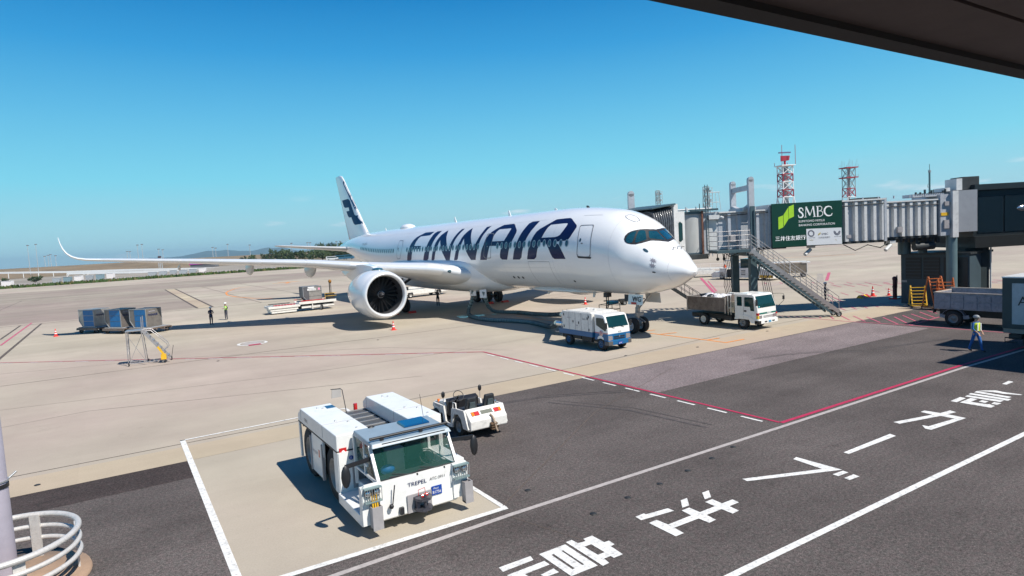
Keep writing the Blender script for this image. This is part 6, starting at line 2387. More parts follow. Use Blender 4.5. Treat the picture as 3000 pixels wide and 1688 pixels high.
# rotunda and corner panels
q = MB()
q.box(11.95, 13.1, .1, 3.3, 5.1, 8.0)
q.build('rotunda_wall', BGREY, T)
q = MB()
q.box(12.65, 13.05, -.15, .09, 4.95, 8.2)
q.build('corner_post', BWHITE, T)
q = MB()
q.box(13.05, 14.4, -.1, 3.2, 5.3, 8.2)
q.build('rotunda_panel', mat('rotunda_grey', (0.27, 0.285, 0.31), .55, .1, var=.08, scale=1, grime=.1), T)
for x0, x1, z0, z1, m_ in ((13.3, 13.7, 8.25, 9.05, BWHITE), (13.7, 14.9, 8.25, 9.15, BDARK), (12.5, 12.85, 8.2, 8.45, BWHITE), (10.2, 12.4, 7.9, 8.12, BGREY), (6.3, 7.9, 7.96, 8.08, BDARK)):
    q = MB()
    q.box(x0, x1, .4, 1.6, z0, z1)
    q.build('roof_unit', m_, T)
q = MB()
for i in range(14):
    x = 10.4 + i * .16
    q.box(x, x + .06, .35, .5, 8.1, 8.12 + random.random() * .3)
q.build('roof_fittings', BDARK, T)
q = MB()
for i in range(9):
    x = -6.6 + i * .72 if i < 4 else 6.6 + (i - 4) * 1.1
    q.tube((x, .3, 7.9), (x, .3, 8.1), .05, 6)
q.build('roof_lamp', BGREY, T)
q = MB()
q.tube((-3.5, .22, 7.35), (7.9, -.02, 7.62), .035, 6)
q.tube((8.1, .18, 7.35), (11.9, .18, 7.35), .03, 6)
q.build('wall_conduit', BDARK, T)
q = MB()
q.pipe([(-3.4, .3, 4.9), (-2.9, .25, 4.45), (-2.2, .3, 4.7), (-1.7, .3, 4.85)], .035, 6)
q.build('festoon_cable', BLACK, T)
q = MB()
q.pipe([(5.2, .3, 4.85), (6.0, .25, 4.4), (6.9, .3, 4.75), (7.8, .3, 4.5), (8.6, .35, 4.95)], .035, 6)
q.build('festoon_cable', BLACK, T)
for x_, z_, w_, h_ in ((-2.9, 5.5, .35, .5), (5.3, 5.3, .3, .22), (8.9, 5.5, .32, .4), (12.15, 5.6, .4, .6), (12.2, 7.2, .3, .3)):
    q = MB()
    q.box(x_, x_ + w_, -.02 if x_ < 5 or x_ > 12 else .0, .3, z_, z_ + h_)
    q.build('junction_box', GREYP, T)
q = MB()
q.box(11.98, 12.5, .06, .09, 6.5, 6.72)
q.build('warning_label', YELLOW, T)
# cab end: rotunda cylinder with roller curtain, bellows, side window
ccx, ccy = -5.35, 1.9
q = MB()
q.tube((ccx, ccy, 4.75), (ccx, ccy, 7.6), 1.36, 40)
cabd = q.build('cab_drum', BGREY, T)
q = MB()
for i in range(20):
    a0 = math.radians(232 + i * 3.4)
    a1 = math.radians(232 + (i + .8) * 3.4)
    q.hexa([(ccx + r_ * math.cos(a_), ccy + r_ * math.sin(a_), z_) for z_ in (4.85, 7.4) for r_, a_ in ((1.36, a0), (1.41, a0), (1.41, a1), (1.36, a1))])
q.build('roller_curtain', mat('curtain_pale', (0.52, 0.52, 0.50), .5, var=.05), cabd)['kind'] = 'stuff'
q = MB()
q.tube((ccx, ccy, 7.6), (ccx, ccy, 7.78), 1.5, 40)
q.tube((ccx, ccy, 4.65), (ccx, ccy, 4.78), 1.47, 40)
q.build('drum_rim', BTEAL, cabd)
q = MB()
q.tube((ccx - 1.6, ccy - .6, 7.95), (ccx + 1.6, ccy - .6, 7.95), .07, 8)
q.tube((ccx - .2, ccy - .6, 7.75), (ccx - .2, ccy - .6, 8.05), .1, 8)
q.build('roof_pipe', BWHITE, cabd)
q = MB()
q.box(-4.75, -3.55, .55, 2.9, 4.75, 7.7)
sv = q.build('service_lobby', BGREY, T)
q = MB()
q.box(-4.28, -3.78, .52, .55, 6.25, 6.98)
q.build('lobby_window', mat('window_black_red', (0.02, 0.004, 0.01), .1, coat=1), sv)
q = MB()
q.box(-4.35, -3.7, .50, .56, 5.0, 7.1)
q.build('service_door', BWHITE, sv)
q = MB()
q.box(-4.3, -3.55, .2, .6, 7.15, 7.45)
q.tube((-3.5, .2, 7.3), (-3.3, .1, 7.2), .08, 8)
q.build('canopy_lamp_box', BWHITE, sv)
q = MB()
q.beam((-4.70, .45, 4.7), (-4.70, .45, 7.8), .12, .12)
q.build('rusty_post', mat('rust_brown', (0.16, 0.07, 0.045), .8, var=.4, scale=6), T)
q = MB()
q.beam((-5.6, .35, 7.85), (-3.6, .35, 7.85), .12, .14)
q.beam((-4.9, .35, 7.9), (-4.9, .35, 8.3), .05, .05)
q.build('cross_arm', BTEAL, T)
# access ladder with hoops up to the roof
q = MB()
for x in (-4.50, -4.32):
    q.tube((x, .3, 5.0), (x, .3, 9.6), .025, 6)
for i in range(20):
    q.tube((-4.50, .3, 5.1 + i * .23), (-4.32, .3, 5.1 + i * .23), .014, 5)
q.build('roof_ladder', BTEAL, T)
q = MB()
for x in (-4.25, -3.95, -3.65, -3.35):
    q.tube((x, .45, 7.75), (x * .7 - 1.15, .45, 9.05), .018, 5)
q.pipe([(-4.2, .45, 9.05), (-3.4, .45, 9.05)], .03, 6)
q.tube((-4.1, .45, 8.35), (-3.45, .45, 8.35), .02, 5)
q.build('roof_guard_rail', BWHITE, T)
# bellows and hood pressed against the fuselage (world aligned)
T.rotation_euler = (0, 0, BA)
inv = Matrix.Rotation(-BA, 3, 'Z')


def wl_(x, y, z):
    v_ = inv @ Vector((x - BR[0], y - BR[1], 0))
    return (v_.x, v_.y, z)


CANV = mat('bellows_canvas', (0.055, 0.06, 0.07), .45, var=.5, scale=4, bump=1.0, bscale=5, coat=.2)
q = MB()
q.hexa([wl_(2.0, 5.2, 4.9), wl_(3.7, 5.2, 4.9), wl_(3.7, 8.3, 4.9), wl_(2.0, 8.3, 4.9), wl_(2.0, 5.2, 7.75), wl_(3.7, 5.2, 8.05), wl_(3.7, 8.3, 8.05), wl_(2.0, 8.3, 7.75)])
bel = q.build('bellows', CANV, T)
q = MB()
for i in range(9):
    x = 1.98 + i * .2
    zt = 7.72 + i * .035
    q.pipe([wl_(x, 5.2, 5.0), wl_(x - .03, 5.08 - .04 * (i % 2), 6.0), wl_(x + .03, 5.06, 7.2), wl_(x, 5.2, zt), wl_(x, 5.6, zt + .08), wl_(x, 8.2, zt + .05)], .085, 7)
q.build('bellows_fold', CANV, bel)['kind'] = 'stuff'
q = MB()
q.hexa([wl_(1.6, 4.9, 7.98), wl_(3.8, 4.9, 8.24), wl_(3.8, 8.6, 8.24), wl_(1.6, 8.6, 7.98), wl_(1.6, 4.9, 8.06), wl_(3.8, 4.9, 8.34), wl_(3.8, 8.6, 8.34), wl_(1.6, 8.6, 8.06)])
q.build('hood_roof', BTEAL, bel)
q = MB()
q.prism([wl_(3.7, 5.0, 0)[:2], wl_(4.1, 5.0, 0)[:2], wl_(4.1, 8.5, 0)[:2], wl_(3.7, 8.5, 0)[:2]], 4.8, 8.3, 'z')
q.build('hood_frame', BWHITE, T)
q = MB()
q.prism([wl_(4.1, 5.25, 0)[:2], wl_(5.0, 5.25, 0)[:2], wl_(5.0, 8.0, 0)[:2], wl_(4.1, 8.0, 0)[:2]], 4.8, 7.8, 'z')
q.build('cab_side_wall', BWHITE, T)
q = MB()
a_ = wl_(4.25, 5.22, 0)
c_ = wl_(4.52, 5.06, 0)
q.prism([(a_[0], 5.85), (a_[0], 6.95), ((a_[0] + c_[0]) / 2, 7.1), (c_[0], 6.95), (c_[0], 5.85), ((a_[0] + c_[0]) / 2, 5.7)], a_[1] - .12, a_[1] - .02, 'y')
q.build('cab_side_window', GLASS, T)
q = MB()
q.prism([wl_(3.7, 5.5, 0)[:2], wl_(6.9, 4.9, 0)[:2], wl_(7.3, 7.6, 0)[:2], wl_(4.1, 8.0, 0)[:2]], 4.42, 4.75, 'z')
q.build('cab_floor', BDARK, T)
for px_w, py_w in ((3.9, 9.3),):
    q = MB()
    a0_ = wl_(px_w, py_w, 0)
    q.box(a0_[0] - .22, a0_[0] + .22, a0_[1] - .2, a0_[1] + .2, 4.5, 9.35)
    q.tube((a0_[0], a0_[1] - .2, 9.35), (a0_[0], a0_[1] + .2, 9.35), .22, 14)
    q.build('guide_post', BGREY, T)
# lifting gantry straddling the tunnel
for y, m1 in ((-.18, BGREY), (3.35, BGREY)):
    q = MB()
    q.box(-1.66, -1.28, y - .17, y + .17, 4.3, 9.75)
    q.tube((-1.47, y - .17, 9.75), (-1.47, y + .17, 9.75), .19, 16)
    gp_ = q.build('gantry_leg', m1, T)
    q = MB()
    q.box(-1.70, -1.22, y - .22, y + .22, 0.75, 4.7)
    q.build('lift_column', BTEAL, gp_)
    q = MB()
    q.box(-1.62, -1.30, y - .26, y - .18, 5.2, 7.9)
    q.tube((-1.38, y - .30, 5.0), (-1.38, y - .30, 7.6), .06, 8)
    q.build('screw_jack', BTEAL, gp_)
    q = MB()
    q.box(-1.95, -1.0, y - .3, y + .3, .5, .85)
    bg_ = q.build('wheel_bogie', BDARK, T)
    for xx in (-1.85, -1.1):
        wheel(bg_, xx, y, .42, .42, .3, RIMG, axis='y')
q = MB()
q.box(-1.60, -1.34, -.01, 3.18, 9.05, 9.4)
q.beam((-1.47, .0, 7.95), (-1.47, .9, 7.75), .3, .25)
q.beam((-1.47, 3.2, 7.95), (-1.47, 2.3, 7.75), .3, .25)
q.box(-1.9, -1.0, .1, 3.1, 7.66, 7.86)
q.build('gantry_crossbeam', BGREY, T)
q = MB()
q.box(-1.9, -1.0, -.2, 3.4, 4.45, 4.8)
q.beam((-1.5, .2, .8), (-1.0, -.4, 4.0), .12, .12)
q.build('lower_crossbeam', BTEAL, T)
q = MB()
for k in range(5):
    x = -3.1 + .12 * k
    q.pipe([(x, 1.2, 4.8), (x + .1, 1.0, 3.5), (x - .05, .9, 2.4), (x + .2, .8, 1.2)], .022, 5)
    q.pipe([(-.6 + .1 * k, 1.2, 4.8), (-.5 + .13 * k, .9, 3.2), (-.2 + .15 * k, .8, 1.0)], .022, 5)
q.build('hanging_cable', BLACK, T)
for x, z in ((2.9, 4.75), (8.6, 4.75)):
    q = MB()
    q.tube((x, .4, z - .1), (x - .5, .2, z - .45), .13, 10)
    q.box(x - .1, x + .3, .3, .8, z, z + .2)
    q.build('floodlight', BWHITE, T)
for x in (.35, .8):
    q = MB()
    q.tube((x - 4.3, -.3, 4.7), (x - 4.3, -.3, 4.4), .03, 6)
    q.ball((x - 4.3, -.35, 4.35), .12, 8)
    q.build('hanging_lamp', BLACK, T)
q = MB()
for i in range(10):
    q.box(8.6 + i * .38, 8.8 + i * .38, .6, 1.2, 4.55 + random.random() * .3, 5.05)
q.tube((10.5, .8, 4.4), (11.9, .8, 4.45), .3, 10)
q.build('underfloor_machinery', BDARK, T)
# service platform and stairs
q = MB()
q.box(-4.35, -2.05, -1.55, .35, 4.78, 4.95)
q.build('service_platform', BTEAL, T)
q = MB()
for x in (-4.3, -3.55, -2.8, -2.1):
    q.tube((x, -1.5, 4.95), (x, -1.5, 6.25), .03, 6)
for z in (5.25, 5.6, 5.95, 6.25):
    q.tube((-4.3, -1.5, z), (-2.1, -1.5, z), .022, 6)
    q.tube((-4.3, -1.5, z), (-4.3, .3, z), .022, 6)
q.build('platform_railing', ALT, T)
SX0, SZ0, SX1, SZ1 = -2.05, 4.9, 3.85, .35
for y in (-1.55, -.70):
    q = MB()
    q.beam((SX0, y, SZ0), (SX1, y, SZ1), .05, .26)
    q.build('stair_stringer', ALT, T)
    q = MB()
    q.beam((SX0 + .1, y, SZ0 - .45), (SX1 - .5, y, SZ1 - .05), .05, .14)
    for i in range(12):
        t = i / 12
        x_, z_ = SX0 + (SX1 - SX0) * t, SZ0 + (SZ1 - SZ0) * t
        q.beam((x_ + .1, y, z_ - .45), (x_ + .35, y, z_ - .25), .03, .03)
    q.build('truss_chord', BTEAL, T)
    for dz, nm in ((1.05, 'handrail'), (.58, 'mid_rail')):
        q = MB()
        q.tube((SX0, y, SZ0 + dz), (SX1, y, SZ1 + dz), .024, 6)
        q.build(nm, ALT, T)
    for i in range(9):
        t = i / 8
        x_, z_ = SX0 + (SX1 - SX0) * t, SZ0 + (SZ1 - SZ0) * t
        q = MB()
        q.tube((x_, y, z_), (x_ + .35 * 0, y, z_ + 1.05), .02, 6)
        q.build('rail_post', ALT, T)
TREADM = mat('tread_grating', (0.18, 0.19, 0.19), .5, .5, var=.2, scale=20)
for i in range(23):
    t = (i + .5) / 23
    x_, z_ = SX0 + (SX1 - SX0) * t, SZ0 + (SZ1 - SZ0) * t
    q = MB()
    q.box(x_ - .12, x_ + .12, -1.52, -.73, z_ - .02, z_ + .02)
    q.build('stair_tread', TREADM, T)
for y in (-1.5, -.75):
    wheel(T, SX1 + .0, y, .2, .2, .12, RIMG, axis='y')

# ---- advertising sign on the bridge
GREEN = mat('sign_dark_green', (0.004, 0.042, 0.026), .35, var=.06, scale=1, coat=.25)
LIME = mat('sign_lime', (0.36, 0.62, 0.03), .4)
S_ = thing('advertising_sign', 'dark green bank advertisement on the bridge side with lime logo and white SMBC', 'sign', BR, BA)
q = MB()
q.box(0, 4.92, -.12, .0, 4.93, 7.98)
sp = q.build('sign_panel', GREEN, S_)
sw, sh = 4.92, 3.05


def sg(px, py):
    """photo crop pixel (8.05 px per source px) to sign plane"""
    x = (px - 640) / 1645.0
    top = 240 - 100 * x
    bot = 1260 - 115 * x
    return (x * sw, 7.98 - (py - top) / (bot - top) * sh)


def sign_poly(pts, m, name='logo_bar', off=.006):
    P = [sg(*p) for p in pts]
    tri = geometry.tessellate_polygon([[Vector((a, b, 0)) for a, b in P]])
    q = MB()
    q.add([(a, -.12 - off, b) for a, b in P], tri)
    return q.build(name, m, sp)


sign_poly([(788, 550), (902, 500), (902, 778), (788, 832)], LIME)
sign_poly([(912, 490), (1025, 318), (1028, 580), (914, 762)], LIME)
sign_poly([(1036, 300), (1155, 250), (1155, 525), (1036, 580)], LIME)


def stroke(path, w0, w1=None):
    """serif style stroke polygon"""
    w1 = w0 if w1 is None else w1
    L_, R_ = [], []
    n_ = len(path)
    for i, (x, y) in enumerate(path):
        a = Vector(path[max(i - 1, 0)])
        b = Vector(path[min(i + 1, n_ - 1)])
        d = (b - a).normalized()
        w = (w0 + (w1 - w0) * i / (n_ - 1)) / 2 if not callable(w0) else w0(i / (n_ - 1)) / 2
        L_.append((x - d.y * w, y + d.x * w))
        R_.append((x + d.y * w, y - d.x * w))
    return L_ + R_[::-1]


fat = lambda t: 14 + 26 * math.sin(math.pi * t)
SP = []
SP += [('S', stroke([(1372, 395), (1360, 345), (1330, 328), (1295, 335), (1278, 370), (1290, 405), (1325, 430), (1355, 460), (1366, 500), (1350, 535), (1310, 548), (1270, 540), (1256, 490)], fat))]
SP += [('M', stroke([(1440, 300), (1425, 535)], 13)), ('M', stroke([(1440, 300), (1530, 500)], 34)), ('M', stroke([(1530, 500), (1608, 285)], 13)), ('M', stroke([(1608, 285), (1640, 525)], 32)), ('M', stroke([(1395, 540), (1455, 536)], 9)), ('M', stroke([(1600, 527), (1668, 522)], 10)), ('M', stroke([(1425, 302), (1465, 298)], 8)), ('M', stroke([(1590, 288), (1630, 284)], 8))]
SP += [('B', stroke([(1712, 285), (1712, 520)], 32)), ('B', stroke([(1680, 290), (1780, 282), (1812, 310), (1808, 350), (1780, 385), (1720, 392)], 15, 13)), ('B', stroke([(1725, 392), (1800, 392), (1832, 430), (1825, 480), (1780, 514), (1685, 524)], 17, 12))]
SP += [('C', stroke([(2045, 345), (2025, 295), (1970, 282), (1910, 300), (1875, 350), (1868, 400), (1882, 450), (1925, 492), (1980, 500), (2030, 485), (2052, 440)], lambda t: 12 + 26 * math.sin(math.pi * t)))]
for nm, pl in SP:
    sign_poly(pl, SIGNWHITE, 'lettering', .008)


def stext(body, px, py, size, m, **k):
    x, z = sg(px, py)
    return text(body, size, m, (x, -.12, z), (1, 0, .0), (0, 0, 1), 'lettering', sp, .010, **k)


stext('SUMITOMO MITSUI', 1258, 665, .21, SIGNWHITE, sx=1.02)
stext('BANKING CORPORATION', 1260, 755, .21, SIGNWHITE, sx=1.02)
stext('三井住友銀行', 700, 1098, .36, SIGNWHITE, sx=1.0, bold=.004)
wpn = sign_poly([(1436, 812), (2262, 768), (2270, 1145), (1442, 1192)], mat('notice_white', (0.62, 0.64, 0.66), .5, var=.03), 'notice_panel', .012)
PG = mat('notice_print', (0.12, 0.12, 0.15), .5)
GOLD = mat('notice_gold', (0.45, 0.36, 0.1), .5)
for cx_, cy_, full in ((1548, 915, True), (2155, 870, False)):
    q = MB()
    for rr, nn_ in ((72, 24), (56, 20)) if full else ((72, 24), (54, 20), (36, 14)):
        for t in range(nn_):
            a = 2 * math.pi * (t + (.5 if rr == 56 else 0)) / nn_
            if not full and math.sin(a) < -.35:
                continue
            cc = (cx_ + rr * math.cos(a), cy_ + rr * math.sin(a) * (1 if True else 0))
            u_, v_ = math.cos(a), math.sin(a)
            P = [sg(cc[0] + 7 * u_ * s1 - 8 * v_ * s2, cc[1] + 7 * v_ * s1 + 8 * u_ * s2) for s1, s2 in ((-1, -1), (1, -1), (1, 1), (-1, 1))]
            q.add([(a_, -.138, b_) for a_, b_ in P], [(0, 1, 2, 3)])
    q.build('emblem_print', PG, wpn)
    q = MB()
    for k in range(5 if full else 2):
        x_, z_ = sg(cx_ - 34 + k * 18, cy_ + (150 if full else 180) + (k % 2) * 12)
        pts = [(x_ + .026 * math.cos(t * math.pi / 5), -.138, z_ + .026 * math.sin(t * math.pi / 5)) for t in range(10)]
        q.pipe(pts, .004, 4, closed=True)
    q.build('ring_print', GOLD, wpn)
for body, px_, py_, sz, m_ in (('TOKYO 2020', 1478, 1030, .085, PG), ('TOKYO 2020', 2085, 988, .085, PG), ('SMBC', 1790, 945, .19, PG), ('三井住友銀行', 1712, 1030, .14, PG)):
    x, z = sg(px_, py_)
    text(body, sz, m_, (x, -.138, z), (1, 0, 0), (0, 0, 1), 'lettering', wpn, .004)
for pts in ([(1712, 925), (1732, 910), (1732, 950), (1712, 962)], [(1735, 905), (1768, 885), (1768, 925), (1735, 945)]):
    sign_poly(pts, GOLD, 'logo_bar', .022)

# ---- fixed dark passage at the right, on its pier
T = thing('terminal_passage', 'dark glazed elevated terminal passage at the right edge on a thick dark pier', 'building', BR, BA)
DB_ = mat('passage_dark_cladding', (0.020, 0.027, 0.030), .4, .2, var=.2, scale=1)
q = MB()
q.box(14.4, 26, .3, 4.2, 4.42, 8.15)
q.build('passage_body', DB_, T)
q = MB()
q.box(14.3, 26, .0, 4.4, 8.15, 8.55)
q.build('roof', DB_, T)
q = MB()
q.box(14.4, 26, .1, 4.3, 4.1, 4.9)
q.build('floor_edge', mat('passage_black', (0.010, 0.012, 0.012), .5), T)
for i in range(5):
    q = MB()
    x = 14.7 + i * 1.9
    q.box(x, x + 1.78, .25, .30, 5.15, 7.7)
    q.build('glass_pane', mat('dark_blue_glass', (0.006, 0.014, 0.02), .15, coat=.3), T)
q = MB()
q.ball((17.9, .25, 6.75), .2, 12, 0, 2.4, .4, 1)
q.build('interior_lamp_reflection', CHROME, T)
q = MB()
q.box(14.2, 15.9, .8, 2.8, 0, 4.1)
q.build('pier', mat('pier_dark', (0.018, 0.03, 0.033), .6, var=.2, scale=1), T)
q = MB()
q.tube((12.9, .35, 0), (12.9, .35, 5.1), .34, 20)
q.build('column', mat('column_teal', (0.13, 0.2, 0.22), .45, .2, var=.1), T)
q = MB()
q.tube((10.5, 1.9, 3.85), (10.5, 1.9, 5.1), .42, 18)
q.build('column', BTEAL, T)
q = MB()
q.tube((11.9, 2.0, 3.85), (11.9, 2.0, 5.1), .3, 18)
q.build('column', BTEAL, T)
q = MB()
q.tube((15.95, .7, 0), (15.95, .7, 4.1), .05, 8)
q.box(15.9, 16.15, .9, 1.2, .6, 2.6)
q.build('drain_pipe', BWHITE, T)
# far larger terminal wing to the right, out of frame, whose corner shadow falls on the road
T = thing('terminal_wing', 'terminal wing beyond the right edge of the view casting a corner shadow on the road', 'building', (30, -30, 0))
q = MB()
q.box(-25.4, 30, -30, 10.7, 4.2, 10)
q.build('upper_storeys', mat('terminal_cladding', (0.4, 0.41, 0.42), .5), T)
q = MB()
q.box(-22, 30, -30, 7.5, 0, 4.2)
q.build('ground_storey', DB_, T)

# ---- machine room below the bridge
T = thing('machine_room', 'dark blue grey machine room with louvred windows under the end of the bridge', 'machine room', (22.4, -.3, 0))
MRM = mat('machine_room_wall', (0.04, 0.065, 0.08), .6, var=.12, scale=.8, grime=.1)
q = MB()
q.box(0, 3.4, -4.6, 0, 0, 3.7)
q.build('wall', MRM, T)
q = MB()
q.box(-.12, 3.5, -4.7, .12, 3.7, 3.85)
q.build('roof', BDARK, T)
for i, (y0, y1) in enumerate(((-1.45, -.35), (-2.7, -1.6), (-4.5, -2.95))):
    q = MB()
    q.box(-.04, .0, y0, y1, 1.9 if i < 2 else .4, 3.5)
    w_ = q.build('louvre_window', BLACK, T)
    for k in range(6 if i < 2 else 0):
        q = MB()
        q.box(-.07, -.03, y0 + .05, y1 - .05, 2.0 + k * .25, 2.04 + k * .25)
        q.build('louvre_slat', MRM, w_)
q = MB()
q.box(-.03, .0, -.42, -.05, 1.62, 1.78)
q.build('door_sign', GREYP, T)

# ---- yellow and orange service steps, cabinet, bollard
def a_steps(loc, rz, label, m, h, cat='steps', nm='service_steps'):
    T = thing(nm, label, cat, loc, rz)
    for y in (-.45, .45):
        q = MB()
        q.beam((-.55, y, .15), (.1, y, h), .07, .07)
        q.build('front_rail', m, T)
        q = MB()
        q.beam((.75, y, .15), (.15, y, h), .07, .07)
        q.build('rear_rail', m, T)
    for i in range(int(h / .25)):
        t = (i + .5) / (h / .25)
        q = MB()
        q.box(-.55 + .65 * t - .08, -.55 + .65 * t + .08, -.45, .45, .15 + (h - .15) * t, .18 + (h - .15) * t)
        q.build('tread', m, T)
    q = MB()
    q.box(-.65, .85, -.5, -.44, .12, .18)
    q.box(-.65, .85, .44, .5, .12, .18)
    q.box(-.65, -.58, -.5, .5, .12, .18)
    q.build('base_frame', m, T)
    for x in (-.55, .75):
        for y in (-.47, .47):
            wheel(T, x, y, .08, .08, .05, RIMG)
    return T


OR = mat('orange_steel', (0.45, 0.11, 0.02), .5, var=.2, scale=5, grime=.2)
p_ = gp(2690, 899)
a_steps((p_.x, p_.y, 0), deg(35), 'yellow wheeled service steps in front of the machine room', YELLOW, 1.55)
p_ = gp(2742, 906)
a_steps((p_.x, p_.y, 0), deg(60), 'orange tall step ladder right of the yellow steps', OR, 2.3)
p_ = gp(2772, 908)
a_steps((p_.x, p_.y, 0), deg(40), 'orange step ladder nearest to the round teal column', OR, 2.2)
p_ = gp(2836, 890)
T = thing('white_cabinet', 'white open topped equipment bin between column and dark pier', 'bin', (p_.x, p_.y, 0), deg(-30))
q = MB()
q.hexa([(-.45, -.4, .9), (.35, -.4, .9), (.35, .4, .9), (-.45, .4, .9), (-.55, -.5, 1.95), (.45, -.5, 1.95), (.45, .5, 1.95), (-.55, .5, 1.95)])
q.build('bin', BWHITE, T)
q = MB()
for x in (-.4, .3):
    for y in (-.35, .35):
        q.tube((x, y, 0), (x, y, .9), .03, 6)
q.build('bin_legs', CHASSIS, T)
p_ = gp(2622, 876)
T = thing('fuelling_hydrant', 'black and red hose post standing left of the machine room corner', 'hydrant', (p_.x, p_.y, 0))
q = MB()
q.tube((0, 0, 0), (0, 0, 1.6), .16, 12)
q.ball((0, 0, 1.65), .2, 10)
q.tube((-.3, 0, 1.0), (.3, 0, 1.0), .07, 8)
q.pipe([(.1, 0, 1.7), (.35, 0, 1.9), (.4, 0, 1.5), (.25, 0, .4)], .03, 6)
q.build('post', mat('post_dark_red', (0.08, 0.01, 0.015), .5), T)
q = MB()
q.box(-.35, .35, -.3, .3, 0, .12)
q.build('plinth', RED, T)
p_ = gp(2532, 872)
T = thing('chock_pile', 'small heap of red and yellow wheel chocks on the ground left of the cones', 'chocks', (p_.x, p_.y, 0))
for i in range(4):
    q = MB()
    q.prism([(-.3, 0), (.3, 0), (.1, .25)], i * .35 - .7, i * .35 - .45, 'x')
    q.build('chock', RED if i % 2 else YELLOW, T)
T = thing('air_stairs', 'small dark folding stairs seen just below the nose tip', 'stairs', (gp(2028, 905).x, gp(2028, 905).y, 0), deg(-32))
for y in (-.5, .5):
    q = MB()
    q.beam((-2.0, y, 2.1), (.6, y, .25), .05, .2)
    q.build('stair_stringer', BDARK, T)
    q = MB()
    q.tube((-2.0, y, 3.1), (.6, y, 1.25), .025, 6)
    q.tube((-2.0, y, 2.6), (.6, y, .75), .02, 6)
    for i in range(5):
        x_ = -2.0 + i * .65
        q.tube((x_, y, 2.1 - i * .46), (x_, y, 3.1 - i * .46), .02, 6)
    q.build('handrail', BDARK, T)
for i in range(9):
    q = MB()
    x_ = -1.9 + i * .29
    q.box(x_ - .1, x_ + .1, -.5, .5, 2.03 - i * .206, 2.07 - i * .206)
    q.build('tread', TREADM, T)

# ================================================================== lamp post with round guard at the lower left
T = thing('lamp_post', 'thick lilac grey post with black strap at the lower left corner', 'post', (-30.98, -9.05, 0))
q = MB()
q.lathe([(0, .235), (8.5, .205), (8.52, .001)], (0, 0, 0), 'z', 32)
q.lathe([(0, .36), (.03, .36), (.03, .24)], (0, 0, 0.07), 'z', 24)
pl_ = q.build('shaft', mat('post_lilac_grey', (0.36, 0.33, 0.38), .5, .1, var=.06, scale=3, grime=.08), T)
q = MB()
q.tube((0, 0, 2.02), (0, 0, 2.10), .245, 24)
q.build('strap', BLACK, pl_)
q = MB()
q.tube((0, 0, 2.14), (0, 0, 2.17), .25, 24)
q.tube((.2, .1, 2.12), (.36, .18, 2.24), .02, 6)
q.build('strap_band', STEEL, pl_)
T = thing('round_guard_rail', 'three tier round tubular guard rail ringing the post on its concrete disc', 'guard rail', (-30.97, -9.38, 0))
GRM = mat('guard_rail_paint', (0.60, 0.57, 0.54), .38, .2, var=.08, scale=8, grime=.3)
for z, r in ((1.0, .062), (.74, .05), (.48, .05)):
    q = MB()
    q.pipe([(1.33 * math.cos(t * math.pi / 32), 1.36 * math.sin(t * math.pi / 32), z) for t in range(64)], r, 10, closed=True)
    q.build('rail_ring', GRM, T)
for a in (68, 4, -70, 150, 215):
    q = MB()
    c_, s_ = math.cos(deg(a)), math.sin(deg(a))
    q.beam((1.27 * c_, 1.3 * s_, .05), (1.27 * c_, 1.3 * s_, 1.02), .20, .04, up=(c_, s_, 0))
    q.build('post', GRM, T)
q = MB()
q.lathe([(0, 1.50), (.07, 1.48), (.07, .001)], (0, .05, .012), 'z', 48)
q.build('concrete_disc', mat('disc_tan_concrete', (0.36, 0.24, 0.16), .85, var=.12, scale=3, bump=.3, grime=.1), T)

# ================================================================== dark soffit of the building overhead
T = thing('roof_soffit', 'dark brown panelled roof overhang crossing the upper right corner', 'roof', (-26, -25, 0))
SOF = mat('soffit_brown', (0.088, 0.066, 0.060), .7, var=.12, scale=4)
SOFB = mat('soffit_black', (0.012, 0.011, 0.011), .7)
for y0, y1 in ((1.20, 1.66), (.20, 1.17), (-.8, .17), (-1.8, -.83)):
    q = MB()
    q.box(-3.0, 5.6, y0, y1, 7.60, 7.66)
    q.build('soffit_panel', SOF, T)
q = MB()
q.box(-3.0, 5.6, 1.66, 1.80, 7.56, 7.8)
q.build('edge_beam', SOFB, T)
q = MB()
q.box(-3.0, 5.6, -1.8, 1.66, 7.70, 7.8)
q.build('roof_deck', SOFB, T)

# ================================================================== background
HG = mat('hedge_green', (0.045, 0.085, 0.015), .8, var=.35, scale=.3)
HG2 = mat('dry_grass', (0.16, 0.14, 0.05), .9, var=.3, scale=.2)
q = MB()
for i in range(9000):
    x = -110 + 330 * random.random()
    y = 236.5 + 7 * random.random() ** 1.5
    s = .35 + random.random() * .5
    a = random.random() * 3.14
    hh = .35 + random.random() * (.9 if y < 241 else .4)
    q.add([(x - s * math.cos(a), y - s * math.sin(a), -.05), (x + s * math.cos(a), y + s * math.sin(a), -.05), (x + (random.random() - .5) * .6, y, hh)], [(0, 1, 2)], 0 if random.random() < .8 else 1)
gr = q.build('grass_strip', [HG, HG2])
tag(gr, 'rough green grass strip along the far edge of the apron', 'grass')
gr['kind'] = 'stuff'
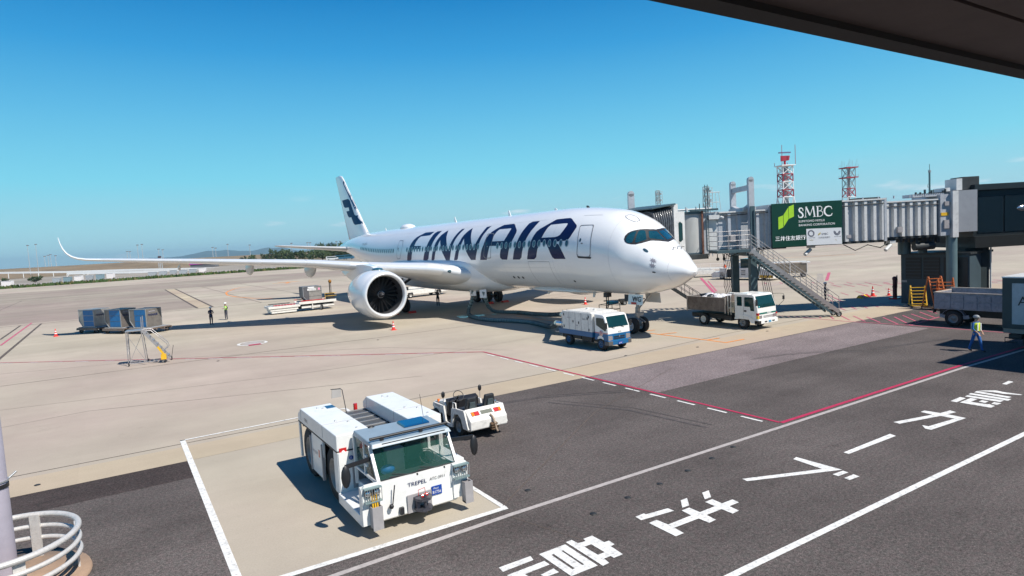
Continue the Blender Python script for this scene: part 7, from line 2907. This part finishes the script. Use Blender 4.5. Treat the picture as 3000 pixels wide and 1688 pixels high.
# berm
q = MB()
pr = [(470, -.06), (540, .6), (575, 4.6), (640, 6.2), (800, 6.3), (900, -.06)]
xs_ = [-1500 + i * 60 for i in range(60)]
vs_ = []
for x in xs_:
    k_ = 1 + .03 * math.sin(x * .013) + .02 * math.sin(x * .041)
    for y, z in pr:
        vs_.append((x, y + 30 * math.sin(x * .003), z * (k_ if z > 0 else 1)))
m_ = len(pr)
q.add(vs_, [(i * m_ + j, i * m_ + j + 1, (i + 1) * m_ + j + 1, (i + 1) * m_ + j) for i in range(len(xs_) - 1) for j in range(m_ - 1)], 0, True)
bm_ = mat('berm_soil_grass', (0.20, 0.145, 0.085), .95, var=.3, scale=.03, grime=.15)
q.build('embankment_terrain', bm_, kind='structure')
q = MB()
q.flat([(-30000, 900), (30000, 900), (30000, 30000), (-30000, 30000)], -.6)
q.build('sea_water', mat('sea_blue', (0.02, 0.07, 0.10), .15, var=.1, scale=.01), kind='structure')
# paler far roads between grass and berm
q = MB()
q.flat([(-400, 246), (60, 246), (60, 300), (-400, 330)], -.03)
q.build('far_road', mat('far_road_pinkish', (0.33, 0.285, 0.26), .9, var=.12, scale=.05), kind='structure')
q = MB()
q.flat([(-36, 243.5), (60, 243.5), (60, 262), (-25, 262)], -.02)
q.build('far_lawn', HG2, kind='structure')

BARR = mat('white_parapet', (0.72, 0.72, 0.72), .6, var=.04)
for pts, lb in (([(-20, 799.5), (200, 796.5), (380, 790.5), (560, 787), (726, 784), (900, 777), (1150, 766)], 'long low white parapet across the far left distance'), ([(196, 801), (380, 797.3), (520, 793.8), (700, 788.5)], 'shorter white guard rail in front of the far parapet')):
    W_ = []
    for px_, py_ in pts:
        W_.append(at(px_, py_, 395 if len(pts) > 5 else 350))
    T = thing('road_barrier', lb, 'barrier', (W_[0].x, W_[0].y, 0))
    q = MB()
    for a, c in zip(W_[:-1], W_[1:]):
        a2, c2 = a - T.location, c - T.location
        q.beam((a2.x, a2.y, a.z - .1), (c2.x, c2.y, c.z - .1), .3, 1.15)
    q.build('parapet', BARR, T)
    q = MB()
    for a, c in zip(W_[:-1], W_[1:]):
        n_ = int((c - a).length / 9)
        for i in range(n_):
            p = a.lerp(c, i / n_) - T.location
            q.box(p.x - .15, p.x + .15, p.y - .15, p.y + .15, -.05, p.z)
    q.build('support_posts', BARR, T)['kind'] = 'stuff'

# stored containers behind the grass
CG = [mat('stored_container_grey', (0.40, 0.42, 0.43), .5, .3, var=.1), mat('stored_container_blue_grey', (0.24, 0.33, 0.36), .5, .3, var=.1), mat('stored_container_white', (0.72, 0.68, 0.66), .6, var=.05)]
for i, (xa_, ya_, xb_, yb_, c) in enumerate(((10, 823, 37, 838, 2), (158, 814, 177, 827, 0), (190, 811, 209, 825, 1), (222, 808, 242, 823, 2), (255, 806, 273, 820, 0), (285, 803, 304, 818, 1), (316, 800, 335, 815, 2), (437, 796, 458, 807, 0), (468, 794, 488, 805, 0), (500, 791, 517, 802, 0), (528, 790, 547, 801, 0), (557, 787, 576, 798, 0), (585, 784, 603, 796, 2))):
    b0 = gp((xa_ + xb_) / 2, yb_ + 1.5)
    dp = (b0 - CAM).dot(_fw)
    w_ = (xb_ - xa_) * dp / FPX
    h_ = (yb_ - ya_ + 1) * dp / FPX
    T = thing('storage_container', ('white', 'grey', 'blue grey', 'white', 'grey', 'blue grey', 'white', 'grey', 'grey', 'grey', 'grey', 'grey', 'white')[i] + ' container behind the grass strip, ' + ('farthest left, beside the small tree', 'first of the left group of six', 'second of the left group of six', 'third of the left group of six', 'fourth of the left group of six', 'fifth of the left group of six', 'last of the left group of six', 'first of the right group under the wing', 'second of the right group under the wing', 'third of the right group under the wing', 'fourth of the right group under the wing', 'fifth of the right group under the wing', 'last of the right group under the wing')[i], 'container', (b0.x, b0.y, -.04), math.radians(-22), 'containers stored behind the grass')
    q = MB()
    q.prism([(-w_ / 2, .15), (w_ / 2 - .5, .15), (w_ / 2, .6), (w_ / 2, h_), (-w_ / 2, h_)], -.8, .8, 'y')
    q.build('shell', CG[c], T)
    q = MB()
    q.box(-w_ / 2 + .1, w_ / 2 - .1, -.9, .9, h_, h_ + .08)
    q.build('top_frame', CG[0] if c == 1 else BARR, T)

# light masts
MM = mat('mast_grey', (0.50, 0.50, 0.50), .5, .3)
MDK = mat('lamp_head_dark', (0.14, 0.14, 0.15), .6)
for i, (px_, ty) in enumerate(((80, 720), (104, 717), (130, 752), (140, 749), (147, 747), (162, 750), (372, 738), (380, 738), (402, 719), (415, 717), (464, 731), (476, 733), (622, 726), (631, 728), (666, 717), (731, 719), (853, 714), (900, 712), (908, 712), (985, 709), (996, 708))):
    hz_ = 780.5 - .0558 * px_
    dp = min(13.6 * FPX / (hz_ - ty), 880)
    top = at(px_, ty, dp)
    T = thing('light_mast', 'slim pale apron light mast in the far distance, number %s from the left skyline' % ('first second third fourth fifth sixth seventh eighth ninth tenth eleventh twelfth thirteenth fourteenth fifteenth sixteenth seventeenth eighteenth nineteenth twentieth twenty-first'.split()[i]), 'light mast', (top.x, top.y, -.05), 0, 'apron light masts on the skyline')
    T['label'] = '%s slim light mast counted from the left along the skyline' % ('first second third fourth fifth sixth seventh eighth ninth tenth eleventh twelfth thirteenth fourteenth fifteenth sixteenth seventeenth eighteenth nineteenth twentieth twenty-first'.split()[i])
    q = MB()
    q.tube((0, 0, 0), (0, 0, top.z), dp / 1900, 6, r2=dp / 3200)
    q.build('pole', MM, T)
    q = MB()
    q.box(-dp / 700, dp / 500, -.3, .3, top.z - .1, top.z + dp / 950)
    q.build('lamp_head', MDK, T)

# gate sign on posts
p0 = at(472, 800, 430)
T = thing('gantry_sign', 'small dark sign box on three pale posts rising over the wing line', 'sign', (p0.x, p0.y, 0), deg(-32))
q = MB()
zz = at(472, 753, 430).z
for x in (-1.0, 0, 1.2):
    q.box(x - .18, x + .18, -.2, .2, 0, zz)
q.build('post', MM, T)
q = MB()
q.box(-1.0, .9, -.4, .4, zz - .6, zz + .7)
q.build('sign_box', mat('sign_box_dark', (0.07, 0.04, 0.05), .6), T)
p0 = gp(604, 789)
T = thing('purple_shed', 'long low shed with magenta and purple roof edge below the wing', 'shed', (at(604, 789, 430).x, at(604, 789, 430).y, 0), deg(-32))
q = MB()
q.box(-9, 7.5, -3, 3, 0, 2.2)
q.build('wall', MDK, T)
q = MB()
q.hexa([(-9.3, -3.3, 2.0), (8, -3.3, 2.2), (8, 3.3, 2.2), (-9.3, 3.3, 2.0), (-9.0, -3, 3.3), (7.6, -3, 3.5), (7.6, 3, 3.5), (-9.0, 3, 3.3)])
q.build('roof', mat('purple_roof', (0.22, 0.10, 0.42), .6, var=.1), T)
q = MB()
q.box(-9.4, -8.9, -3.4, 3.4, 1.9, 3.0)
q.box(-9.4, 6, -3.42, -3.3, 2.15, 2.4)
q.build('magenta_edge', mat('magenta_edge', (0.5, 0.03, 0.2), .6), T)
for px_, py_, w_, h_, lb in ((975, 759, 8, 2.6, 'leftmost pale bus parked before the dark trees'), (1000, 757, 7, 3.0, 'dark blue truck parked before the dark trees'), (1024, 756, 6, 3.2, 'blue box van closest to the tail, before the trees')):
    p0 = at(px_, py_ + 3, 420)
    T = thing('parked_vehicle', lb, 'vehicle', (p0.x, p0.y, 0), deg(-32))
    q = MB()
    q.prism([(-w_ / 2, .5), (w_ / 2, .5), (w_ / 2, h_ * .6), (w_ / 2 - .8, h_), (-w_ / 2, h_)], -1.2, 1.2, 'y')
    q.build('body', BARR if 'pale' in lb else mat('far_vehicle_blue', (0.03, 0.12, 0.2), .5), T)
    q = MB()
    q.box(-w_ / 2 + .6, w_ / 2 - .9, -1.23, -1.2, h_ * .6, h_ * .88)
    q.build('window_band', GLASS, T)
    for x in (-w_ * .3, w_ * .3):
        wheel(T, x, -1.1, .45, .45, .3, RIMG, axis='y')

# trees
LF = [mat('leaf_dark', (0.030, 0.055, 0.018), .8, var=.4, scale=.5), mat('leaf_mid', (0.055, 0.085, 0.025), .8, var=.35, scale=.5)]
BARK = mat('bark', (0.10, 0.075, 0.05), .9)
TM = []
for k in range(4):
    q = MB()
    cl = [(random.gauss(0, .33), random.gauss(0, .33), .35 + random.random() * .6, .16 + random.random() * .16) for _ in range(13)]
    for i in range(620):
        c = random.choice(cl)
        v_ = Vector((random.gauss(0, 1), random.gauss(0, 1), random.gauss(0, 1))).normalized() * c[3] * (random.random() ** .4)
        p = Vector((c[0], c[1], c[2])) + v_
        p.z = max(p.z, .14)
        s = .035 + random.random() * .04
        n1 = Vector((random.gauss(0, 1), random.gauss(0, 1), random.gauss(0, 1))).normalized()
        n2 = n1.cross(Vector((random.random(), 1, random.random()))).normalized()
        q.add([p - n1 * s, p + n2 * s, p + n1 * s, p - n2 * s], [(0, 1, 2, 3)], 0 if random.random() < .6 else 1)
    oc = q.build('crown', LF)
    q = MB()
    q.tube((0, 0, 0), (0, 0, .45), .035, 7, r2=.02)
    for a in range(4):
        q.tube((0, 0, .25 + a * .05), (.25 * math.cos(a * 1.6), .25 * math.sin(a * 1.6), .6), .015, 5, r2=.006)
    ot = q.build('trunk', BARK)
    TM.append((oc, ot))
used_t = {}
for i, (px_, ty, by, wpx, D_) in enumerate(((18, 817, 838, 22, 0), (101, 811, 829, 26, 0), (777, 744, 762, 18, 430), (796, 731, 762, 22, 430), (820, 738, 764, 22, 440), (842, 733, 764, 26, 440), (866, 737, 764, 28, 430), (890, 735, 764, 30, 440), (916, 735, 762, 30, 450), (943, 735, 762, 30, 440), (966, 733, 760, 30, 450), (990, 731, 758, 30, 445), (1012, 729, 757, 26, 450), (965, 715, 757, 20, 520), (985, 713, 757, 30, 520), (1003, 716, 757, 24, 520), (930, 717, 757, 14, 520), (945, 715, 757, 12, 520), (735, 748, 766, 16, 430), (715, 751, 768, 16, 430))):
    if D_ == 0:
        b0 = gp(px_, by)
        D_ = (b0 - CAM).dot(_fw)
    tp = at(px_, ty, D_)
    H_ = tp.z + .05
    T = thing('tree', '%s tree counting the skyline trees from the left, dark green and irregular' % ('first second third fourth fifth sixth seventh eighth ninth tenth eleventh twelfth thirteenth fourteenth fifteenth sixteenth seventeenth eighteenth nineteenth twentieth'.split()[i]), 'tree', (tp.x, tp.y, -.05), random.random() * 6, 'trees in the far distance')
    oc, ot = TM[i % 4]
    for src in (oc, ot):
        c = src if id(src) not in used_t else src.copy()
        if id(src) in used_t:
            COL.objects.link(c)
        used_t[id(src)] = 1
        c.parent = T
    w_ = wpx * D_ / FPX
    T.scale = (w_ * 1.15, w_ * 1.15, H_)

# mountains
MT = mat('mountain_forest', (0.05, 0.085, 0.07), .95, var=.2, scale=.002)
prof_ = [(380, 758), (440, 756), (500, 754), (530, 751), (560, 745), (580, 741), (605, 735), (640, 735), (662, 732), (700, 735), (740, 735), (765, 729), (785, 725), (800, 727), (830, 724), (850, 730), (880, 735), (910, 730), (940, 718), (965, 712), (990, 712), (1008, 717), (1030, 713), (1060, 716), (1120, 722), (1250, 715), (1400, 708), (1500, 706)]
q = MB()
Dm = 9000
vs_ = []
for i, (px_, py_) in enumerate(prof_):
    t_ = at(px_, py_, Dm)
    f_ = at(px_, 900, Dm)
    dirn = (Vector((t_.x, t_.y, 0)) - Vector((CAM.x, CAM.y, 0))).normalized()
    jz = 18 * math.sin(i * 2.3)
    vs_ += [Vector((t_.x, t_.y, -5)) - dirn * 1300, Vector((t_.x, t_.y, max(t_.z * .5 + jz, 5))) - dirn * 500, Vector((t_.x, t_.y, t_.z)), Vector((t_.x, t_.y, -5)) + dirn * 1500]
q.add(vs_, [(i * 4 + j, i * 4 + j + 1, (i + 1) * 4 + j + 1, (i + 1) * 4 + j) for i in range(len(prof_) - 1) for j in range(3)], 0, True)
q.build('mountain_hills', MT, kind='structure')

# ---- lattice towers
TR = mat('tower_red', (0.33, 0.012, 0.03), .6)
TW_ = mat('tower_white', (0.75, 0.75, 0.75), .5)
TG = mat('tower_steel_grey', (0.28, 0.3, 0.31), .5, .4)


def lattice(T, z0, z1, w0, w1, m, name='lattice_section', r=.13, brace=True):
    q = MB()
    c = [(-1, -1), (1, -1), (1, 1), (-1, 1)]
    for i in range(4):
        a, b_ = c[i], c[(i + 1) % 4]
        q.tube((a[0] * w0, a[1] * w0, z0), (a[0] * w1, a[1] * w1, z1), r * 1.3, 5)
        q.tube((a[0] * w1, a[1] * w1, z1), (b_[0] * w1, b_[1] * w1, z1), r, 5)
        if brace:
            q.tube((a[0] * w0, a[1] * w0, z0), (b_[0] * w1, b_[1] * w1, z1), r * .8, 5)
            q.tube((b_[0] * w0, b_[1] * w0, z0), (a[0] * w1, a[1] * w1, z1), r * .8, 5)
    return q.build(name, m, T)


b0 = at(2303, 640, 300)
T = thing('radar_tower', 'tall red and white lattice radar tower with a red rotating dish on top', 'radar tower', (b0.x, b0.y, 0), deg(-25))
lattice(T, 0, 19.6, 4.6, 2.6, TW_, r=.2)
lattice(T, 19.6, 23.1, 2.55, 2.5, TR, r=.2)
lattice(T, 23.1, 26.8, 2.5, 2.45, TW_, r=.2)
lattice(T, 26.8, 30.3, 2.45, 2.45, TR, r=.2)
lattice(T, 30.3, 34.1, 2.45, 2.5, TW_, r=.2)
q = MB()
q.tube((0, 0, 0), (0, 0, 33.5), 1.35, 12)
q.build('core_shaft', TG, T)
q = MB()
q.box(-3.4, 3.4, -3.4, 3.4, 34.1, 34.5)
q.build('platform', TW_, T)
q = MB()
for x, y in ((-3.3, -3.3), (3.3, -3.3), (3.3, 3.3), (-3.3, 3.3)):
    q.tube((x, y, 34.5), (x, y, 43.5 if y < 0 else 36), .12, 5)
q.build('lightning_rod', TR, T)
q = MB()
q.tube((0, 0, 34.5), (0, 0, 37), .5, 10)
q.hexa([(-2.1, -.5, 36.4), (1.7, -.9, 36.7), (1.9, .3, 36.7), (-1.9, .4, 36.4), (-2.3, -.5, 38.8), (2.1, -.9, 38.8), (2.1, .3, 39.0), (-1.9, .4, 39.0)])
q.build('radar_dish', TR, T)
q = MB()
q.box(-3.0, 3.0, -.3, .3, 40.1, 40.7)
q.build('radar_bar', mat('radar_blue_grey', (0.1, 0.12, 0.22), .5), T)

b0 = at(2488, 640, 300)
T = thing('communications_tower', 'shorter red and white lattice tower crowded with antennas, right of the radar tower', 'lattice tower', (b0.x, b0.y, 0), deg(-25))
T.scale = (.8, .8, 1)
lattice(T, 0, 18, 3.2, 2.5, TW_, r=.16)
lattice(T, 18, 22, 2.5, 2.4, TR, r=.18)
lattice(T, 22, 27, 2.4, 2.4, TG, r=.16)
lattice(T, 27, 31.5, 2.5, 2.5, TG, r=.16)
q = MB()
q.tube((0, 0, 0), (0, 0, 31), .5, 8)
q.build('core_shaft', TG, T)
for z, w_, m_ in ((26.8, 3.7, TR), (31.4, 3.7, TR)):
    q = MB()
    q.box(-w_, w_, -w_, w_, z, z + .45)
    q.build('platform', m_, T)
    q = MB()
    for i in range(9):
        x = -w_ + i * w_ / 4
        hh_ = .8 + random.random() * (3.2 if z > 30 else 1)
        q.tube((x, -w_, z), (x, -w_, z + hh_), .06, 4)
        q.tube((x, w_, z), (x, w_, z + hh_), .06, 4)
    q.build('antenna_rods', TG, T)

for px_, yt, yb_, D_, lb in ((1927, 559, 616, 210, 'small floodlight lattice mast rising behind the bridge hood'), (2068, 548, 600, 150, 'antenna mast with cage head rising behind the bridge cab')):
    b0 = at(px_ + 3, 640, D_)
    zt = at(px_, yt, D_).z
    T = thing('floodlight_mast', lb, 'mast', (b0.x, b0.y, 0), deg(-20))
    lattice(T, 0, zt * .45, .8, .7, TG, r=.06)
    lattice(T, zt * .45, zt * .8, .7, .55, TG, r=.06)
    lattice(T, zt * .8, zt, .55, .5, TG, r=.06)
    q = MB()
    for z in (zt - 4.2, zt - 2.1):
        for x in (-1.2, .1):
            q.pipe([(x, -.7, z), (x + 1.1, -.7, z), (x + 1.1, -.7, z + 1.8), (x, -.7, z + 1.8)], .08, 5, closed=True)
            q.box(x + .35, x + .8, -.8, -.6, z + .6, z + 1.3)
    q.build('lamp_cage', TG, T)
b0 = at(2724, 640, 200)
T = thing('thin_antenna_mast', 'thin dark antenna mast rising above the right part of the bridge', 'mast', (b0.x, b0.y, 0))
q = MB()
zt = at(2722, 482, 200).z
q.tube((0, 0, 0), (0, 0, zt - 2.2), .28, 8)
q.tube((0, 0, zt - 2.2), (0, 0, zt), .09, 6)
q.pipe([(-.3, 0, zt - 6), (-1.1, 0, zt - 6.3), (-1.2, 0, zt - 7.2), (-.3, 0, zt - 7.4)], .06, 5)
q.build('shaft', mat('mast_dark_teal', (0.05, 0.11, 0.13), .5), T)
q = MB()
q.tube((0, 0, zt - 2.6), (0, 0, zt - 1.9), .42, 8)
q.build('collar', TG, T)

# ---- clear air between camera and hills
q = MB()
q.box(-9500, 9000, -900, 12500, -1.8, 150)
hz = q.build('haze', TG)
hz['kind'] = 'stuff'
hm = bpy.data.materials.new('haze_air')
hm.use_nodes = True
hm.node_tree.nodes.clear()
ho = hm.node_tree.nodes.new('ShaderNodeOutputMaterial')
hp = hm.node_tree.nodes.new('ShaderNodeVolumePrincipled')
hp.inputs['Color'].default_value = (0.55, 0.80, 0.98, 1)
hp.inputs["Density"].default_value = 0.00009
hp.inputs['Anisotropy'].default_value = 0.2
hm.node_tree.links.new(hp.outputs[0], ho.inputs['Volume'])
hz.data.materials.clear()
hz.data.materials.append(hm)
tag(hz, 'thin blue summer haze in the air over the airfield', 'haze')
